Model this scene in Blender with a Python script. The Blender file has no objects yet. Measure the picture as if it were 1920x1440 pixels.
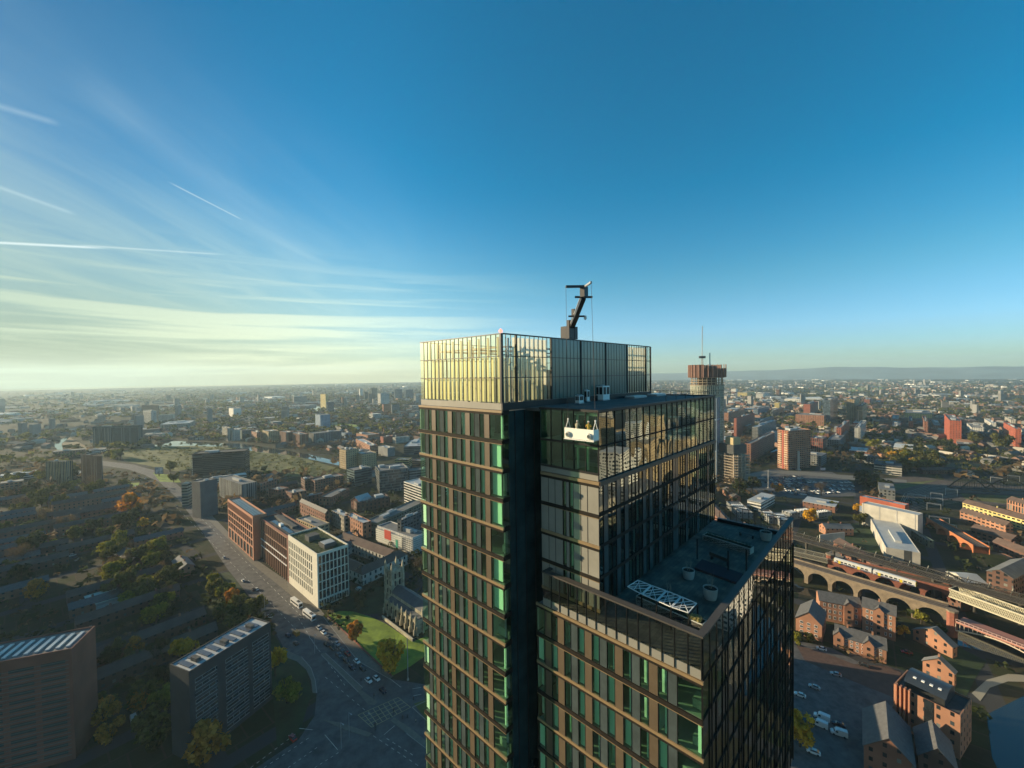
import bpy, math, random
from mathutils import Vector
random.seed(7)
R = math.radians
# ---------------------------------------------------------------- camera
H = 140.0
FPX, ROLL, PITCH = 775.13, 0.0134392, -0.0210862
sc = bpy.context.scene
col = sc.collection
cp, sp, cr, sr = math.cos(PITCH), math.sin(PITCH), math.cos(ROLL), math.sin(ROLL)
FW = Vector((0, cp, sp)); U0 = Vector((0, -sp, cp)); X0 = Vector((1, 0, 0))
RT = cr * X0 - sr * U0
UP = sr * X0 + cr * U0
cam = bpy.data.cameras.new('camera'); camo = bpy.data.objects.new('camera', cam); col.objects.link(camo)
from mathutils import Matrix
m = Matrix((RT, UP, -FW)).transposed().to_4x4()
m.translation = Vector((0, 0, H))
camo.matrix_world = m
cam.sensor_width = 36; cam.lens = 36 * FPX / 1920; cam.clip_start = 0.1; cam.clip_end = 60000
sc.camera = camo
# ---------------------------------------------------------------- view, world, sun
sc.view_settings.view_transform = 'Standard'; sc.view_settings.look = 'None'
sc.view_settings.exposure = EXPO = 0.86; sc.view_settings.gamma = 1
sc.render.film_transparent = False
SUN_AZ, SUN_EL = -73.0, 14.0
sdir = Vector((math.sin(R(SUN_AZ)) * math.cos(R(SUN_EL)), math.cos(R(SUN_AZ)) * math.cos(R(SUN_EL)), math.sin(R(SUN_EL))))
sun = bpy.data.lights.new('sun', 'SUN'); suno = bpy.data.objects.new('sun', sun); col.objects.link(suno)
sun.energy = 5.0; sun.angle = R(0.5); sun.color = (1.0, 0.80, 0.52)
suno.rotation_euler = sdir.to_track_quat('Z', 'Y').to_euler(); suno.location = (0, 0, 400)

def nd(nt, kind, **kw):
    n = nt.nodes.new(kind)
    for k, v in kw.items(): setattr(n, k, v)
    return n
def mathn(nt, op, a, b=None, c=None, clamp=False):
    n = nt.nodes.new('ShaderNodeMath'); n.operation = op; n.use_clamp = clamp
    for i, x in enumerate((a, b, c)):
        if x is None: continue
        if isinstance(x, (int, float)): n.inputs[i].default_value = x
        else: nt.links.new(x, n.inputs[i])
    return n.outputs[0]
def ramp(nt, fac, stops):
    n = nt.nodes.new('ShaderNodeValToRGB'); e = n.color_ramp.elements
    while len(e) > len(stops): e.remove(e[-1])
    while len(e) < len(stops): e.new(0.5)
    for i, (p, c) in enumerate(stops):
        e[i].position = p; e[i].color = (*c, 1) if len(c) == 3 else c
    nt.links.new(fac, n.inputs[0]); return n.outputs[0]
def mixc(nt, fac, a, b, mode='MIX'):
    n = nt.nodes.new('ShaderNodeMix'); n.data_type = 'RGBA'; n.blend_type = mode
    for s, x in ((n.inputs[0], fac), (n.inputs[6], a), (n.inputs[7], b)):
        if isinstance(x, (int, float)): s.default_value = x
        elif isinstance(x, tuple): s.default_value = (*x[:3], 1)
        else: nt.links.new(x, s)
    return n.outputs[2]

W = bpy.data.worlds.new('World'); sc.world = W; W.use_nodes = True
nt = W.node_tree; nt.nodes.clear()
tc = nd(nt, 'ShaderNodeTexCoord')
sep = nd(nt, 'ShaderNodeSeparateXYZ'); nt.links.new(tc.outputs['Generated'], sep.inputs[0])
zc = mathn(nt, 'MAXIMUM', sep.outputs[2], 0.004)
cmb = nd(nt, 'ShaderNodeCombineXYZ')
nt.links.new(sep.outputs[0], cmb.inputs[0]); nt.links.new(sep.outputs[1], cmb.inputs[1]); nt.links.new(zc, cmb.inputs[2])
sky = nd(nt, 'ShaderNodeTexSky', sky_type='NISHITA')
sky.sun_disc = False; sky.sun_elevation = R(SUN_EL); sky.sun_rotation = R(SUN_AZ)
sky.altitude = 100; sky.air_density = 1.0; sky.dust_density = 0.35; sky.ozone_density = 2.2
nt.links.new(cmb.outputs[0], sky.inputs[0])
# deeper, slightly greener blue as the phone's camera gave it
hs = nd(nt, 'ShaderNodeHueSaturation'); hs.inputs['Saturation'].default_value = 1.52; hs.inputs['Hue'].default_value = 0.487; hs.inputs['Value'].default_value = 1.36
nt.links.new(sky.outputs[0], hs.inputs['Color'])
# cirrus: thin streaks on a high flat layer, running away from the viewer
zz = mathn(nt, 'MAXIMUM', sep.outputs[2], 0.02)
px_ = mathn(nt, 'DIVIDE', sep.outputs[0], mathn(nt, 'ADD', zz, 0.06)); py_ = mathn(nt, 'DIVIDE', sep.outputs[1], mathn(nt, 'ADD', zz, 0.06))
cm2 = nd(nt, 'ShaderNodeCombineXYZ'); nt.links.new(px_, cm2.inputs[0]); nt.links.new(py_, cm2.inputs[1])
mp = nd(nt, 'ShaderNodeMapping'); mp.inputs['Rotation'].default_value = (0, 0, R(-2)); mp.inputs['Scale'].default_value = (1.5, 0.30, 1)
nt.links.new(cm2.outputs[0], mp.inputs[0])
nz = nd(nt, 'ShaderNodeTexNoise'); nz.inputs['Scale'].default_value = 1.5; nz.inputs['Detail'].default_value = 8; nz.inputs['Roughness'].default_value = 0.6; nz.inputs['Distortion'].default_value = 1.2
nt.links.new(mp.outputs[0], nz.inputs[0])
streak = ramp(nt, nz.outputs[0], [(0.44, (0, 0, 0)), (0.66, (1, 1, 1))])
az = mathn(nt, 'ARCTAN2', sep.outputs[0], sep.outputs[1])
left = nd(nt, 'ShaderNodeMapRange', interpolation_type='SMOOTHSTEP'); nt.links.new(az, left.inputs[0])
left.inputs[1].default_value = R(-6); left.inputs[2].default_value = R(-62); left.inputs[3].default_value = 0; left.inputs[4].default_value = 1
lowm = nd(nt, 'ShaderNodeMapRange', interpolation_type='SMOOTHSTEP'); nt.links.new(sep.outputs[2], lowm.inputs[0])
lowm.inputs[1].default_value = 0.62; lowm.inputs[2].default_value = 0.08; lowm.inputs[3].default_value = 0; lowm.inputs[4].default_value = 1
mask = mathn(nt, 'MULTIPLY', mathn(nt, 'MULTIPLY', streak, left.outputs[0]), lowm.outputs[0])
# a low veil of cloud over the horizon towards the sun
veil = nd(nt, 'ShaderNodeMapRange', interpolation_type='SMOOTHSTEP'); nt.links.new(sep.outputs[2], veil.inputs[0])
veil.inputs[1].default_value = 0.42; veil.inputs[2].default_value = 0.0; veil.inputs[3].default_value = 0; veil.inputs[4].default_value = 0.94
lf2 = nd(nt, 'ShaderNodeMapRange', interpolation_type='SMOOTHSTEP'); nt.links.new(az, lf2.inputs[0])
lf2.inputs[1].default_value = R(12); lf2.inputs[2].default_value = R(-50); lf2.inputs[3].default_value = 0; lf2.inputs[4].default_value = 1
vm = mathn(nt, 'MULTIPLY', veil.outputs[0], lf2.outputs[0])
mp3 = nd(nt, 'ShaderNodeMapping'); mp3.inputs['Scale'].default_value = (1.1, 1.1, 26); mp3.inputs['Rotation'].default_value = (0, R(2.5), 0)
nt.links.new(tc.outputs['Generated'], mp3.inputs[0])
nz3 = nd(nt, 'ShaderNodeTexNoise'); nz3.inputs['Scale'].default_value = 1.6; nz3.inputs['Detail'].default_value = 6; nz3.inputs['Roughness'].default_value = 0.55; nz3.inputs['Distortion'].default_value = 0.4
nt.links.new(mp3.outputs[0], nz3.inputs[0])
bandn = ramp(nt, nz3.outputs[0], [(0.46, (0, 0, 0)), (0.60, (1, 1, 1))])
bz = nd(nt, 'ShaderNodeMapRange', interpolation_type='SMOOTHSTEP'); nt.links.new(sep.outputs[2], bz.inputs[0]); bz.inputs[1].default_value = 0.30; bz.inputs[2].default_value = 0.09; bz.inputs[3].default_value = 0; bz.inputs[4].default_value = 0.85
lowb = mathn(nt, 'MULTIPLY', mathn(nt, 'MULTIPLY', bandn, bz.outputs[0]), lf2.outputs[0])
cloudm = vm
whm = mathn(nt, 'MAXIMUM', lowb, mathn(nt, 'MULTIPLY', mask, 0.36))
cloudc = ramp(nt, sep.outputs[2], [(0.0, (4.9, 5.4, 3.4)), (0.16, (4.4, 5.7, 4.6)), (0.5, (3.4, 5.3, 6.2))])
whisp = ramp(nt, sep.outputs[2], [(0.0, (11.5, 11.6, 7.2)), (0.16, (10.0, 10.8, 8.0)), (0.5, (7.6, 9.8, 10.6))])
# two thin condensation trails, great-circle arcs far up
trails = None
def trail(p1, p2, wdt, amt):
    global trails
    def rayd(px, py): return (FW * FPX + (px - 960) * RT - (py - 720) * UP).normalized()
    a, b = rayd(*p1), rayd(*p2); n = a.cross(b).normalized(); mid = (a + b).normalized(); half = a.dot(mid)
    d = nd(nt, 'ShaderNodeVectorMath', operation='DOT_PRODUCT'); nt.links.new(tc.outputs['Generated'], d.inputs[0]); d.inputs[1].default_value = n
    ln = mathn(nt, 'SUBTRACT', 1, mathn(nt, 'DIVIDE', mathn(nt, 'ABSOLUTE', d.outputs['Value']), wdt), clamp=True)
    e = nd(nt, 'ShaderNodeVectorMath', operation='DOT_PRODUCT'); nt.links.new(tc.outputs['Generated'], e.inputs[0]); e.inputs[1].default_value = mid
    inn = nd(nt, 'ShaderNodeMapRange', interpolation_type='SMOOTHSTEP'); nt.links.new(e.outputs['Value'], inn.inputs[0])
    inn.inputs[1].default_value = half; inn.inputs[2].default_value = half + (1 - half) * 0.6
    inn.inputs[3].default_value = 0; inn.inputs[4].default_value = amt
    v = mathn(nt, 'MULTIPLY', ln, inn.outputs[0])
    trails = v if trails is None else mathn(nt, 'MAXIMUM', trails, v)
trail((-260, 442), (215, 466), 0.0028, 0.75)
trail((120, 458), (430, 478), 0.0022, 0.35)
trail((310, 338), (462, 416), 0.0018, 0.35)
trail((-60, 330), (150, 405), 0.004, 0.2)
trail((100, 110), (620, 515), 0.035, 0.07)
trail((330, 300), (560, 470), 0.012, 0.06)
trail((-100, 170), (120, 235), 0.006, 0.15)
lf4 = nd(nt, 'ShaderNodeMapRange', interpolation_type='SMOOTHSTEP'); nt.links.new(az, lf4.inputs[0]); lf4.inputs[1].default_value = R(-12); lf4.inputs[2].default_value = R(-56); lf4.inputs[3].default_value = 0; lf4.inputs[4].default_value = 1
# horizon air away from the sun is a cool cyan, and a warm aureole surrounds the sun behind thin cloud
rz_ = nd(nt, 'ShaderNodeMapRange', interpolation_type='SMOOTHSTEP'); nt.links.new(sep.outputs[2], rz_.inputs[0]); rz_.inputs[1].default_value = 0.22; rz_.inputs[2].default_value = 0.0; rz_.inputs[3].default_value = 0; rz_.inputs[4].default_value = 1
rgt = mathn(nt, 'MULTIPLY', rz_.outputs[0], mathn(nt, 'SUBTRACT', 1, lf2.outputs[0]))
cool = mixc(nt, rgt, hs.outputs[0], mixc(nt, 1.0, hs.outputs[0], (0.56, 0.88, 1.42), 'MULTIPLY'))
dsn = nd(nt, 'ShaderNodeVectorMath', operation='DOT_PRODUCT'); nt.links.new(tc.outputs['Generated'], dsn.inputs[0]); dsn.inputs[1].default_value = sdir
aur = mathn(nt, 'POWER', mathn(nt, 'MAXIMUM', dsn.outputs['Value'], 0), 50.0)
cool = mixc(nt, aur, cool, (13.0, 12.0, 7.0))
cloudc = mixc(nt, aur, cloudc, (15.0, 13.5, 7.0))
base = mixc(nt, whm, mixc(nt, cloudm, cool, cloudc), whisp)
base = mixc(nt, lf4.outputs[0], base, mixc(nt, 1.0, base, (0.46, 0.54, 0.58), 'MULTIPLY'))
skyc = mixc(nt, trails, base, (8.0, 9.2, 9.0))
bg = nd(nt, 'ShaderNodeBackground'); bg.inputs[1].default_value = 0.069
nt.links.new(skyc, bg.inputs[0])
wo = nd(nt, 'ShaderNodeOutputWorld'); nt.links.new(bg.outputs[0], wo.inputs[0])
sc.cycles.volume_bounces = 1; sc.cycles.max_bounces = 8; sc.cycles.transparent_max_bounces = 24
sc.cycles.use_denoising = True
# ---------------------------------------------------------------- helpers
def ray(px, py): return FW * FPX + (px - 960) * RT - (py - 720) * UP
def G(px, py, h=0.0):
    d = ray(px, py); t = (h - H) / d.z
    return Vector((d.x * t, d.y * t))
def PX(x, y, z):
    d = Vector((x, y, z - H)); k = d.dot(FW)
    return 960 + FPX * d.dot(RT) / k, 720 - FPX * d.dot(UP) / k
def height_at(px, py, x, y):
    lo, hi = -50.0, 600.0
    for _ in range(50):
        mid = (lo + hi) / 2
        if PX(x, y, mid)[1] > py: lo = mid
        else: hi = mid
    return lo

def tag(o, label=None, cat=None, group=None, kind=None):
    if label: o['label'] = label
    if cat: o['category'] = cat
    if group: o['group'] = group
    if kind: o['kind'] = kind
    return o
def empty(name, loc, rz=0.0, label=None, cat=None, group=None):
    o = bpy.data.objects.new(name, None); col.objects.link(o)
    o.location = loc; o.rotation_euler = (0, 0, rz); o.empty_display_size = 0.5
    return tag(o, label, cat, group)

class MB:
    """collects boxes, prisms, tubes in one frame, links them as one mesh object"""
    def __init__(s): s.v = []; s.f = []; s.uv = []; s.hasuv = False; s.smooth = []
    def face(s, pts, uv=None, smooth=False):
        n = len(s.v); s.v.extend([tuple(p) for p in pts]); s.f.append(tuple(range(n, n + len(pts))))
        s.uv.append(uv if uv else [(0, 0)] * len(pts)); s.hasuv |= bool(uv); s.smooth.append(smooth); return s
    def box(s, x0, x1, y0, y1, z0, z1, bottom=True, uv=False, top=True):
        if x0 > x1: x0, x1 = x1, x0
        if y0 > y1: y0, y1 = y1, y0
        P = lambda x, y, z: (x, y, z)
        a, b, h = x1 - x0, y1 - y0, z1 - z0
        U = (lambda w, o=0: [(o, z0), (o + w, z0), (o + w, z1), (o, z1)]) if uv else (lambda w, o=0: None)
        s.face([P(x0, y0, z0), P(x1, y0, z0), P(x1, y0, z1), P(x0, y0, z1)], U(a))
        s.face([P(x1, y0, z0), P(x1, y1, z0), P(x1, y1, z1), P(x1, y0, z1)], U(b, 0))
        s.face([P(x1, y1, z0), P(x0, y1, z0), P(x0, y1, z1), P(x1, y1, z1)], U(a))
        s.face([P(x0, y1, z0), P(x0, y0, z0), P(x0, y0, z1), P(x0, y1, z1)], U(b, 0))
        if top: s.face([P(x0, y0, z1), P(x1, y0, z1), P(x1, y1, z1), P(x0, y1, z1)])
        if bottom: s.face([P(x0, y1, z0), P(x1, y1, z0), P(x1, y0, z0), P(x0, y0, z0)])
        return s
    def prism(s, poly, z0, z1, uv=False, top=True, bottom=False):
        n = len(poly)
        for i in range(n):
            a, b = poly[i], poly[(i + 1) % n]; L = math.hypot(b[0] - a[0], b[1] - a[1])
            s.face([(a[0], a[1], z0), (b[0], b[1], z0), (b[0], b[1], z1), (a[0], a[1], z1)], [(0, z0), (L, z0), (L, z1), (0, z1)] if uv else None)
        if top: s.face([(p[0], p[1], z1) for p in poly])
        if bottom: s.face([(p[0], p[1], z0) for p in reversed(poly)])
        return s
    def tube(s, p, q, r, n=6, r2=None, cap=True):
        p, q = Vector(p), Vector(q); r2 = r if r2 is None else r2
        d = (q - p).normalized(); a = d.orthogonal().normalized(); b = d.cross(a)
        c1 = [p + (a * math.cos(2 * math.pi * i / n) + b * math.sin(2 * math.pi * i / n)) * r for i in range(n)]
        c2 = [q + (a * math.cos(2 * math.pi * i / n) + b * math.sin(2 * math.pi * i / n)) * r2 for i in range(n)]
        for i in range(n):
            j = (i + 1) % n; s.face([c1[i], c1[j], c2[j], c2[i]], smooth=n > 6)
        if cap: s.face(c2); s.face(list(reversed(c1)))
        return s
    def beam(s, p, q, w, h=None):
        """square bar"""
        p, q = Vector(p), Vector(q); h = h or w; d = (q - p).normalized()
        a = d.cross(Vector((0, 0, 1)))
        a = Vector((1, 0, 0)) if a.length < 1e-4 else a.normalized()
        b = a.cross(d)
        c = lambda o: [o + a * (i * w / 2) + b * (j * h / 2) for i, j in ((-1, -1), (1, -1), (1, 1), (-1, 1))]
        c1, c2 = c(p), c(q)
        for i in range(4):
            j = (i + 1) % 4; s.face([c1[i], c1[j], c2[j], c2[i]])
        s.face(c2); s.face(list(reversed(c1))); return s
    def lathe(s, c, prof, n=16, cap=True):
        rings = [[(c[0] + r * math.cos(2 * math.pi * i / n), c[1] + r * math.sin(2 * math.pi * i / n), c[2] + z) for i in range(n)] for r, z in prof]
        for a, b in zip(rings, rings[1:]):
            for i in range(n):
                j = (i + 1) % n; s.face([a[i], a[j], b[j], b[i]], smooth=True)
        if cap: s.face(rings[-1]); s.face(list(reversed(rings[0])))
        return s
    def mesh(s, name, mat, weld=False):
        me = bpy.data.meshes.new(name); me.from_pydata(s.v, [], s.f)
        if s.hasuv:
            ul = me.uv_layers.new(name='UVMap'); flat = [c for f in s.uv for p in f for c in p]
            ul.data.foreach_set('uv', flat)
        if any(s.smooth): me.polygons.foreach_set('use_smooth', s.smooth)
        if mat: me.materials.append(mat)
        if weld:
            import bmesh
            bm = bmesh.new(); bm.from_mesh(me); bmesh.ops.remove_doubles(bm, verts=bm.verts, dist=1e-4); bm.to_mesh(me); bm.free()
        return me
    def build(s, name, mat, parent=None, loc=None, weld=False):
        o = bpy.data.objects.new(name, s.mesh(name, mat, weld)); col.objects.link(o)
        if parent: o.parent = parent
        if loc: o.location = loc
        return o
def inst(name, me, parent, loc=(0, 0, 0), rz=0.0, sc_=None):
    o = bpy.data.objects.new(name, me); col.objects.link(o); o.parent = parent; o.location = loc
    if rz: o.rotation_euler = (0, 0, rz)
    if sc_: o.scale = sc_
    return o
def copy_tree(o, parent=None):
    c = o.copy(); col.objects.link(c); c.parent = parent
    for ch in list(o.children):
        copy_tree(ch, c)
    return c

# ---------------------------------------------------------------- materials
def mat(name, base, rough=0.8, metal=0.0, noise=0.0, nscale=0.5, bump=0.0, spec=0.5, col2=None, coords='Object'):
    m = bpy.data.materials.new(name); m.use_nodes = True; t = m.node_tree; b = t.nodes['Principled BSDF']
    b.inputs['Roughness'].default_value = rough; b.inputs['Metallic'].default_value = metal
    b.inputs['Specular IOR Level'].default_value = spec
    b.inputs['Base Color'].default_value = (*base, 1)
    if noise or col2 or bump:
        c = nd(t, 'ShaderNodeTexCoord'); n = nd(t, 'ShaderNodeTexNoise'); n.inputs['Scale'].default_value = nscale; n.inputs['Detail'].default_value = 6; n.inputs['Roughness'].default_value = 0.65
        t.links.new(c.outputs[coords], n.inputs[0])
        lo = tuple(x * (1 - noise) for x in base); hi = tuple(min(1, x * (1 + noise)) for x in (col2 or base))
        t.links.new(ramp(t, n.outputs[0], [(0.3, lo), (0.7, hi)]), b.inputs['Base Color'])
        if bump:
            bp = nd(t, 'ShaderNodeBump'); bp.inputs['Strength'].default_value = bump; bp.inputs['Distance'].default_value = 0.05
            t.links.new(n.outputs[0], bp.inputs['Height']); t.links.new(bp.outputs[0], b.inputs['Normal'])
    return m
def facade(name, wall, glass=(0.02, 0.03, 0.035), bay=3.0, floor=3.0, wf=0.5, hf=0.55, wall2=None, lit=0.0, grough=0.15, off=0.0, zoff=0.0):
    """wall with a regular grid of window openings, from UVs in metres"""
    m = bpy.data.materials.new(name); m.use_nodes = True; t = m.node_tree; b = t.nodes['Principled BSDF']
    uv = nd(t, 'ShaderNodeUVMap'); s = nd(t, 'ShaderNodeSeparateXYZ'); t.links.new(uv.outputs[0], s.inputs[0])
    u = mathn(t, 'DIVIDE', mathn(t, 'ADD', s.outputs[0], off), bay); v = mathn(t, 'DIVIDE', mathn(t, 'ADD', s.outputs[1], zoff), floor)
    fu = mathn(t, 'FRACT', u); fv = mathn(t, 'FRACT', v)
    a = mathn(t, 'LESS_THAN', mathn(t, 'ABSOLUTE', mathn(t, 'SUBTRACT', fu, 0.5)), wf / 2)
    c = mathn(t, 'LESS_THAN', mathn(t, 'ABSOLUTE', mathn(t, 'SUBTRACT', fv, 0.5)), hf / 2)
    w = mathn(t, 'MULTIPLY', a, c)
    cell = nd(t, 'ShaderNodeCombineXYZ'); t.links.new(mathn(t, 'FLOOR', u), cell.inputs[0]); t.links.new(mathn(t, 'FLOOR', v), cell.inputs[1])
    wn = nd(t, 'ShaderNodeTexWhiteNoise'); wn.noise_dimensions = '2D'; t.links.new(cell.outputs[0], wn.inputs['Vector'])
    g = ramp(t, wn.outputs['Value'], [(0.0, tuple(x * 0.5 for x in glass)), (0.75, glass), (0.9, tuple(min(1, x * 2.5 + 0.05) for x in glass)), (1.0, (0.22, 0.22, 0.19))])
    tc_ = nd(t, 'ShaderNodeTexCoord'); n = nd(t, 'ShaderNodeTexNoise'); n.inputs['Scale'].default_value = 0.12; n.inputs['Detail'].default_value = 5
    t.links.new(tc_.outputs['Object'], n.inputs[0])
    wl = ramp(t, n.outputs[0], [(0.35, tuple(x * 0.8 for x in wall)), (0.65, wall2 or tuple(min(1, x * 1.12) for x in wall))])
    t.links.new(mixc(t, w, wl, g), b.inputs['Base Color'])
    t.links.new(mathn(t, 'SUBTRACT', 0.85, mathn(t, 'MULTIPLY', w, 0.85 - grough)), b.inputs['Roughness'])
    bp = nd(t, 'ShaderNodeBump'); bp.inputs['Strength'].default_value = 1; bp.inputs['Distance'].default_value = 0.25; bp.invert = True
    t.links.new(w, bp.inputs['Height']); t.links.new(bp.outputs[0], b.inputs['Normal'])
    return m
def glassmat(name, tint=(0.55, 0.75, 0.66), refl=0.12, wav=0.0, ws=(1, 1, 1), rough=0.0, gcol=(1, 1, 1)):
    m = bpy.data.materials.new(name); m.use_nodes = True; t = m.node_tree; t.nodes.clear()
    o = nd(t, 'ShaderNodeOutputMaterial'); tr = nd(t, 'ShaderNodeBsdfTransparent'); tr.inputs[0].default_value = (*tint, 1)
    gl = nd(t, 'ShaderNodeBsdfGlossy'); gl.inputs['Roughness'].default_value = rough; gl.inputs[0].default_value = (*gcol, 1)
    ge = nd(t, 'ShaderNodeNewGeometry'); dp = nd(t, 'ShaderNodeVectorMath', operation='DOT_PRODUCT')
    t.links.new(ge.outputs['Incoming'], dp.inputs[0]); t.links.new(ge.outputs['Normal'], dp.inputs[1])
    k = mathn(t, 'POWER', mathn(t, 'SUBTRACT', 1, mathn(t, 'ABSOLUTE', dp.outputs['Value'])), 4.0)
    f = mathn(t, 'ADD', mathn(t, 'MULTIPLY', k, 1 - refl), refl, clamp=True)
    mx = nd(t, 'ShaderNodeMixShader'); t.links.new(f, mx.inputs[0]); t.links.new(tr.outputs[0], mx.inputs[1]); t.links.new(gl.outputs[0], mx.inputs[2])
    if wav:
        c = nd(t, 'ShaderNodeTexCoord'); mpn = nd(t, 'ShaderNodeMapping'); mpn.inputs['Scale'].default_value = ws
        n = nd(t, 'ShaderNodeTexNoise'); n.inputs['Scale'].default_value = 1; n.inputs['Detail'].default_value = 1
        t.links.new(c.outputs['Object'], mpn.inputs[0]); t.links.new(mpn.outputs[0], n.inputs[0])
        bp = nd(t, 'ShaderNodeBump'); bp.inputs['Strength'].default_value = 1; bp.inputs['Distance'].default_value = wav
        t.links.new(n.outputs[0], bp.inputs['Height']); t.links.new(bp.outputs[0], gl.inputs['Normal'])
    t.links.new(mx.outputs[0], o.inputs[0]); return m
# ---------------------------------------------------------------- ground, hills, haze
def poly_sheet(name, pts, m, z=0.03, kind='structure', px=True, label=None):
    q = [G(*p) if px else Vector(p) for p in pts]
    import mathutils
    tris = mathutils.geometry.tessellate_polygon([[Vector((p.x, p.y, 0)) for p in q]])
    me = bpy.data.meshes.new(name); me.from_pydata([(p.x, p.y, z) for p in q], [], [tuple(t) for t in tris])
    import bmesh
    bm = bmesh.new(); bm.from_mesh(me)
    for f in bm.faces:
        f.normal_update()
        if f.normal.z < 0: f.normal_flip()
    bm.to_mesh(me); bm.free()
    me.materials.append(m); o = bpy.data.objects.new(name, me); col.objects.link(o)
    return tag(o, label=label, kind=kind)

def ground_mat():
    m = bpy.data.materials.new('suburban ground'); m.use_nodes = True; t = m.node_tree; b = t.nodes['Principled BSDF']
    c = nd(t, 'ShaderNodeTexCoord')
    def noise(scale, det=5, rough=0.6, vec=None):
        n = nd(t, 'ShaderNodeTexNoise'); n.inputs['Scale'].default_value = scale; n.inputs['Detail'].default_value = det; n.inputs['Roughness'].default_value = rough
        t.links.new(vec or c.outputs['Object'], n.inputs[0]); return n.outputs[0]
    v = nd(t, 'ShaderNodeTexVoronoi'); v.inputs['Scale'].default_value = 0.0042; v.inputs['Randomness'].default_value = 0.9
    t.links.new(c.outputs['Object'], v.inputs[0])
    field = ramp(t, v.outputs['Color'], [(0.0, (0.030, 0.042, 0.018)), (0.35, (0.052, 0.056, 0.034)), (0.6, (0.045, 0.075, 0.022)), (0.85, (0.085, 0.082, 0.06))])
    woods = ramp(t, noise(0.0016, 6), [(0.42, (0, 0, 0)), (0.56, (1, 1, 1))])
    c1 = mixc(t, woods, field, (0.028, 0.036, 0.018))
    # speckle of roofs, hedges and gardens
    v2 = nd(t, 'ShaderNodeTexVoronoi'); v2.inputs['Scale'].default_value = 0.055; t.links.new(c.outputs['Object'], v2.inputs[0])
    sp_ = ramp(t, v2.outputs['Color'], [(0.0, (0.02, 0.026, 0.016)), (0.45, (0.05, 0.05, 0.04)), (0.7, (0.10, 0.065, 0.045)), (0.93, (0.06, 0.062, 0.065)), (1.0, (0.30, 0.29, 0.26))])
    town = ramp(t, noise(0.0011, 5), [(0.44, (0, 0, 0)), (0.60, (1, 1, 1))])
    c2 = mixc(t, mathn(t, 'MULTIPLY', town, 0.8), c1, sp_)
    c3 = mixc(t, 0.5, c2, ramp(t, noise(0.09, 8, 0.7), [(0.3, (0.015, 0.018, 0.012)), (0.7, (0.085, 0.085, 0.06))]))
    # streets, yards and gardens of the nearer town, laid out along the street grid
    mp_ = nd(t, 'ShaderNodeMapping'); mp_.inputs['Rotation'].default_value = (0, 0, R(-50)); t.links.new(c.outputs['Object'], mp_.inputs[0])
    def brick(w, h, mort, c1_, c2_, cm):
        bt = nd(t, 'ShaderNodeTexBrick'); bt.inputs['Scale'].default_value = 1; bt.inputs['Brick Width'].default_value = w; bt.inputs['Row Height'].default_value = h; bt.inputs['Mortar Size'].default_value = mort; bt.inputs['Mortar Smooth'].default_value = .1
        t.links.new(mp_.outputs[0], bt.inputs[0])
        for n_, v_ in (('Color1', c1_), ('Color2', c2_), ('Mortar', cm)): bt.inputs[n_].default_value = (*v_, 1)
        return bt
    gard = brick(9, 14, .35, (0.025, 0.045, 0.012), (0.06, 0.05, 0.035), (0.085, 0.06, 0.045))
    strt = brick(86, 44, 3.6, (0, 0, 0), (0, 0, 0), (1, 1, 1))
    near = mixc(t, 0.45, gard.outputs['Color'], ramp(t, noise(0.05, 8, 0.7), [(0.35, (0.018, 0.026, 0.010)), (0.65, (0.07, 0.065, 0.04))]))
    near = mixc(t, strt.outputs['Fac'], near, (0.055, 0.057, 0.058))
    ln_ = nd(t, 'ShaderNodeVectorMath', operation='LENGTH'); t.links.new(c.outputs['Object'], ln_.inputs[0])
    fade = nd(t, 'ShaderNodeMapRange'); t.links.new(ln_.outputs['Value'], fade.inputs[0]); fade.inputs[1].default_value = 700; fade.inputs[2].default_value = 1500; fade.inputs[3].default_value = 1; fade.inputs[4].default_value = 0
    c3 = mixc(t, fade.outputs[0], mixc(t, 0.3, c3, (0.02, 0.025, 0.015)), near)
    t.links.new(c3, b.inputs['Base Color']); b.inputs['Roughness'].default_value = 0.95; b.inputs['Specular IOR Level'].default_value = 0.1
    return m
FAR = 10500.0
gm = MB(); N = 96
rings = [0, 300, 900, 2200, 5000, FAR]
for a, b in zip(rings, rings[1:]):
    for i in range(N):
        t0, t1 = 2 * math.pi * i / N, 2 * math.pi * (i + 1) / N
        P = lambda r, t: (r * math.cos(t), r * math.sin(t), 0)
        gm.face([P(a, t0), P(b, t0), P(b, t1), P(a, t1)] if a else [P(0, 0), P(b, t0), P(b, t1)])
tag(gm.build('ground', ground_mat(), weld=True), kind='structure')

hm = mat('hazed moorland', (0.16, 0.23, 0.235), 0.95, noise=0.3, nscale=0.002)  # distance haze is put into this pale blue-grey colour
hb = MB(); NX, NY = 120, 10
def hillz(az, k):
    a = math.degrees(az)
    env = max(0, min(1, (a - 8) / 30))
    h = 128 + 84 * env * (0.72 + 0.28 * math.sin(a * 0.19 + 0.8) + 0.12 * math.sin(a * 0.53) + 0.05 * math.sin(a * 1.7))
    return h * math.sin(math.pi / 2 * min(1, k)) ** 1.2 * min(1, max(0, (a - 6) / 10))
grid = []
for i in range(NX + 1):
    az = R(6 + 74 * i / NX); grid.append([])
    for j in range(NY + 1):
        k = j / NY; r = 8600 + 2300 * k
        grid[-1].append((r * math.sin(az), r * math.cos(az), -2 + hillz(az, k * 1.2)))
for i in range(NX):
    for j in range(NY):
        hb.face([grid[i][j], grid[i + 1][j], grid[i + 1][j + 1], grid[i][j + 1]], smooth=True)
tag(hb.build('hills', hm, weld=True), kind='structure')

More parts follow.
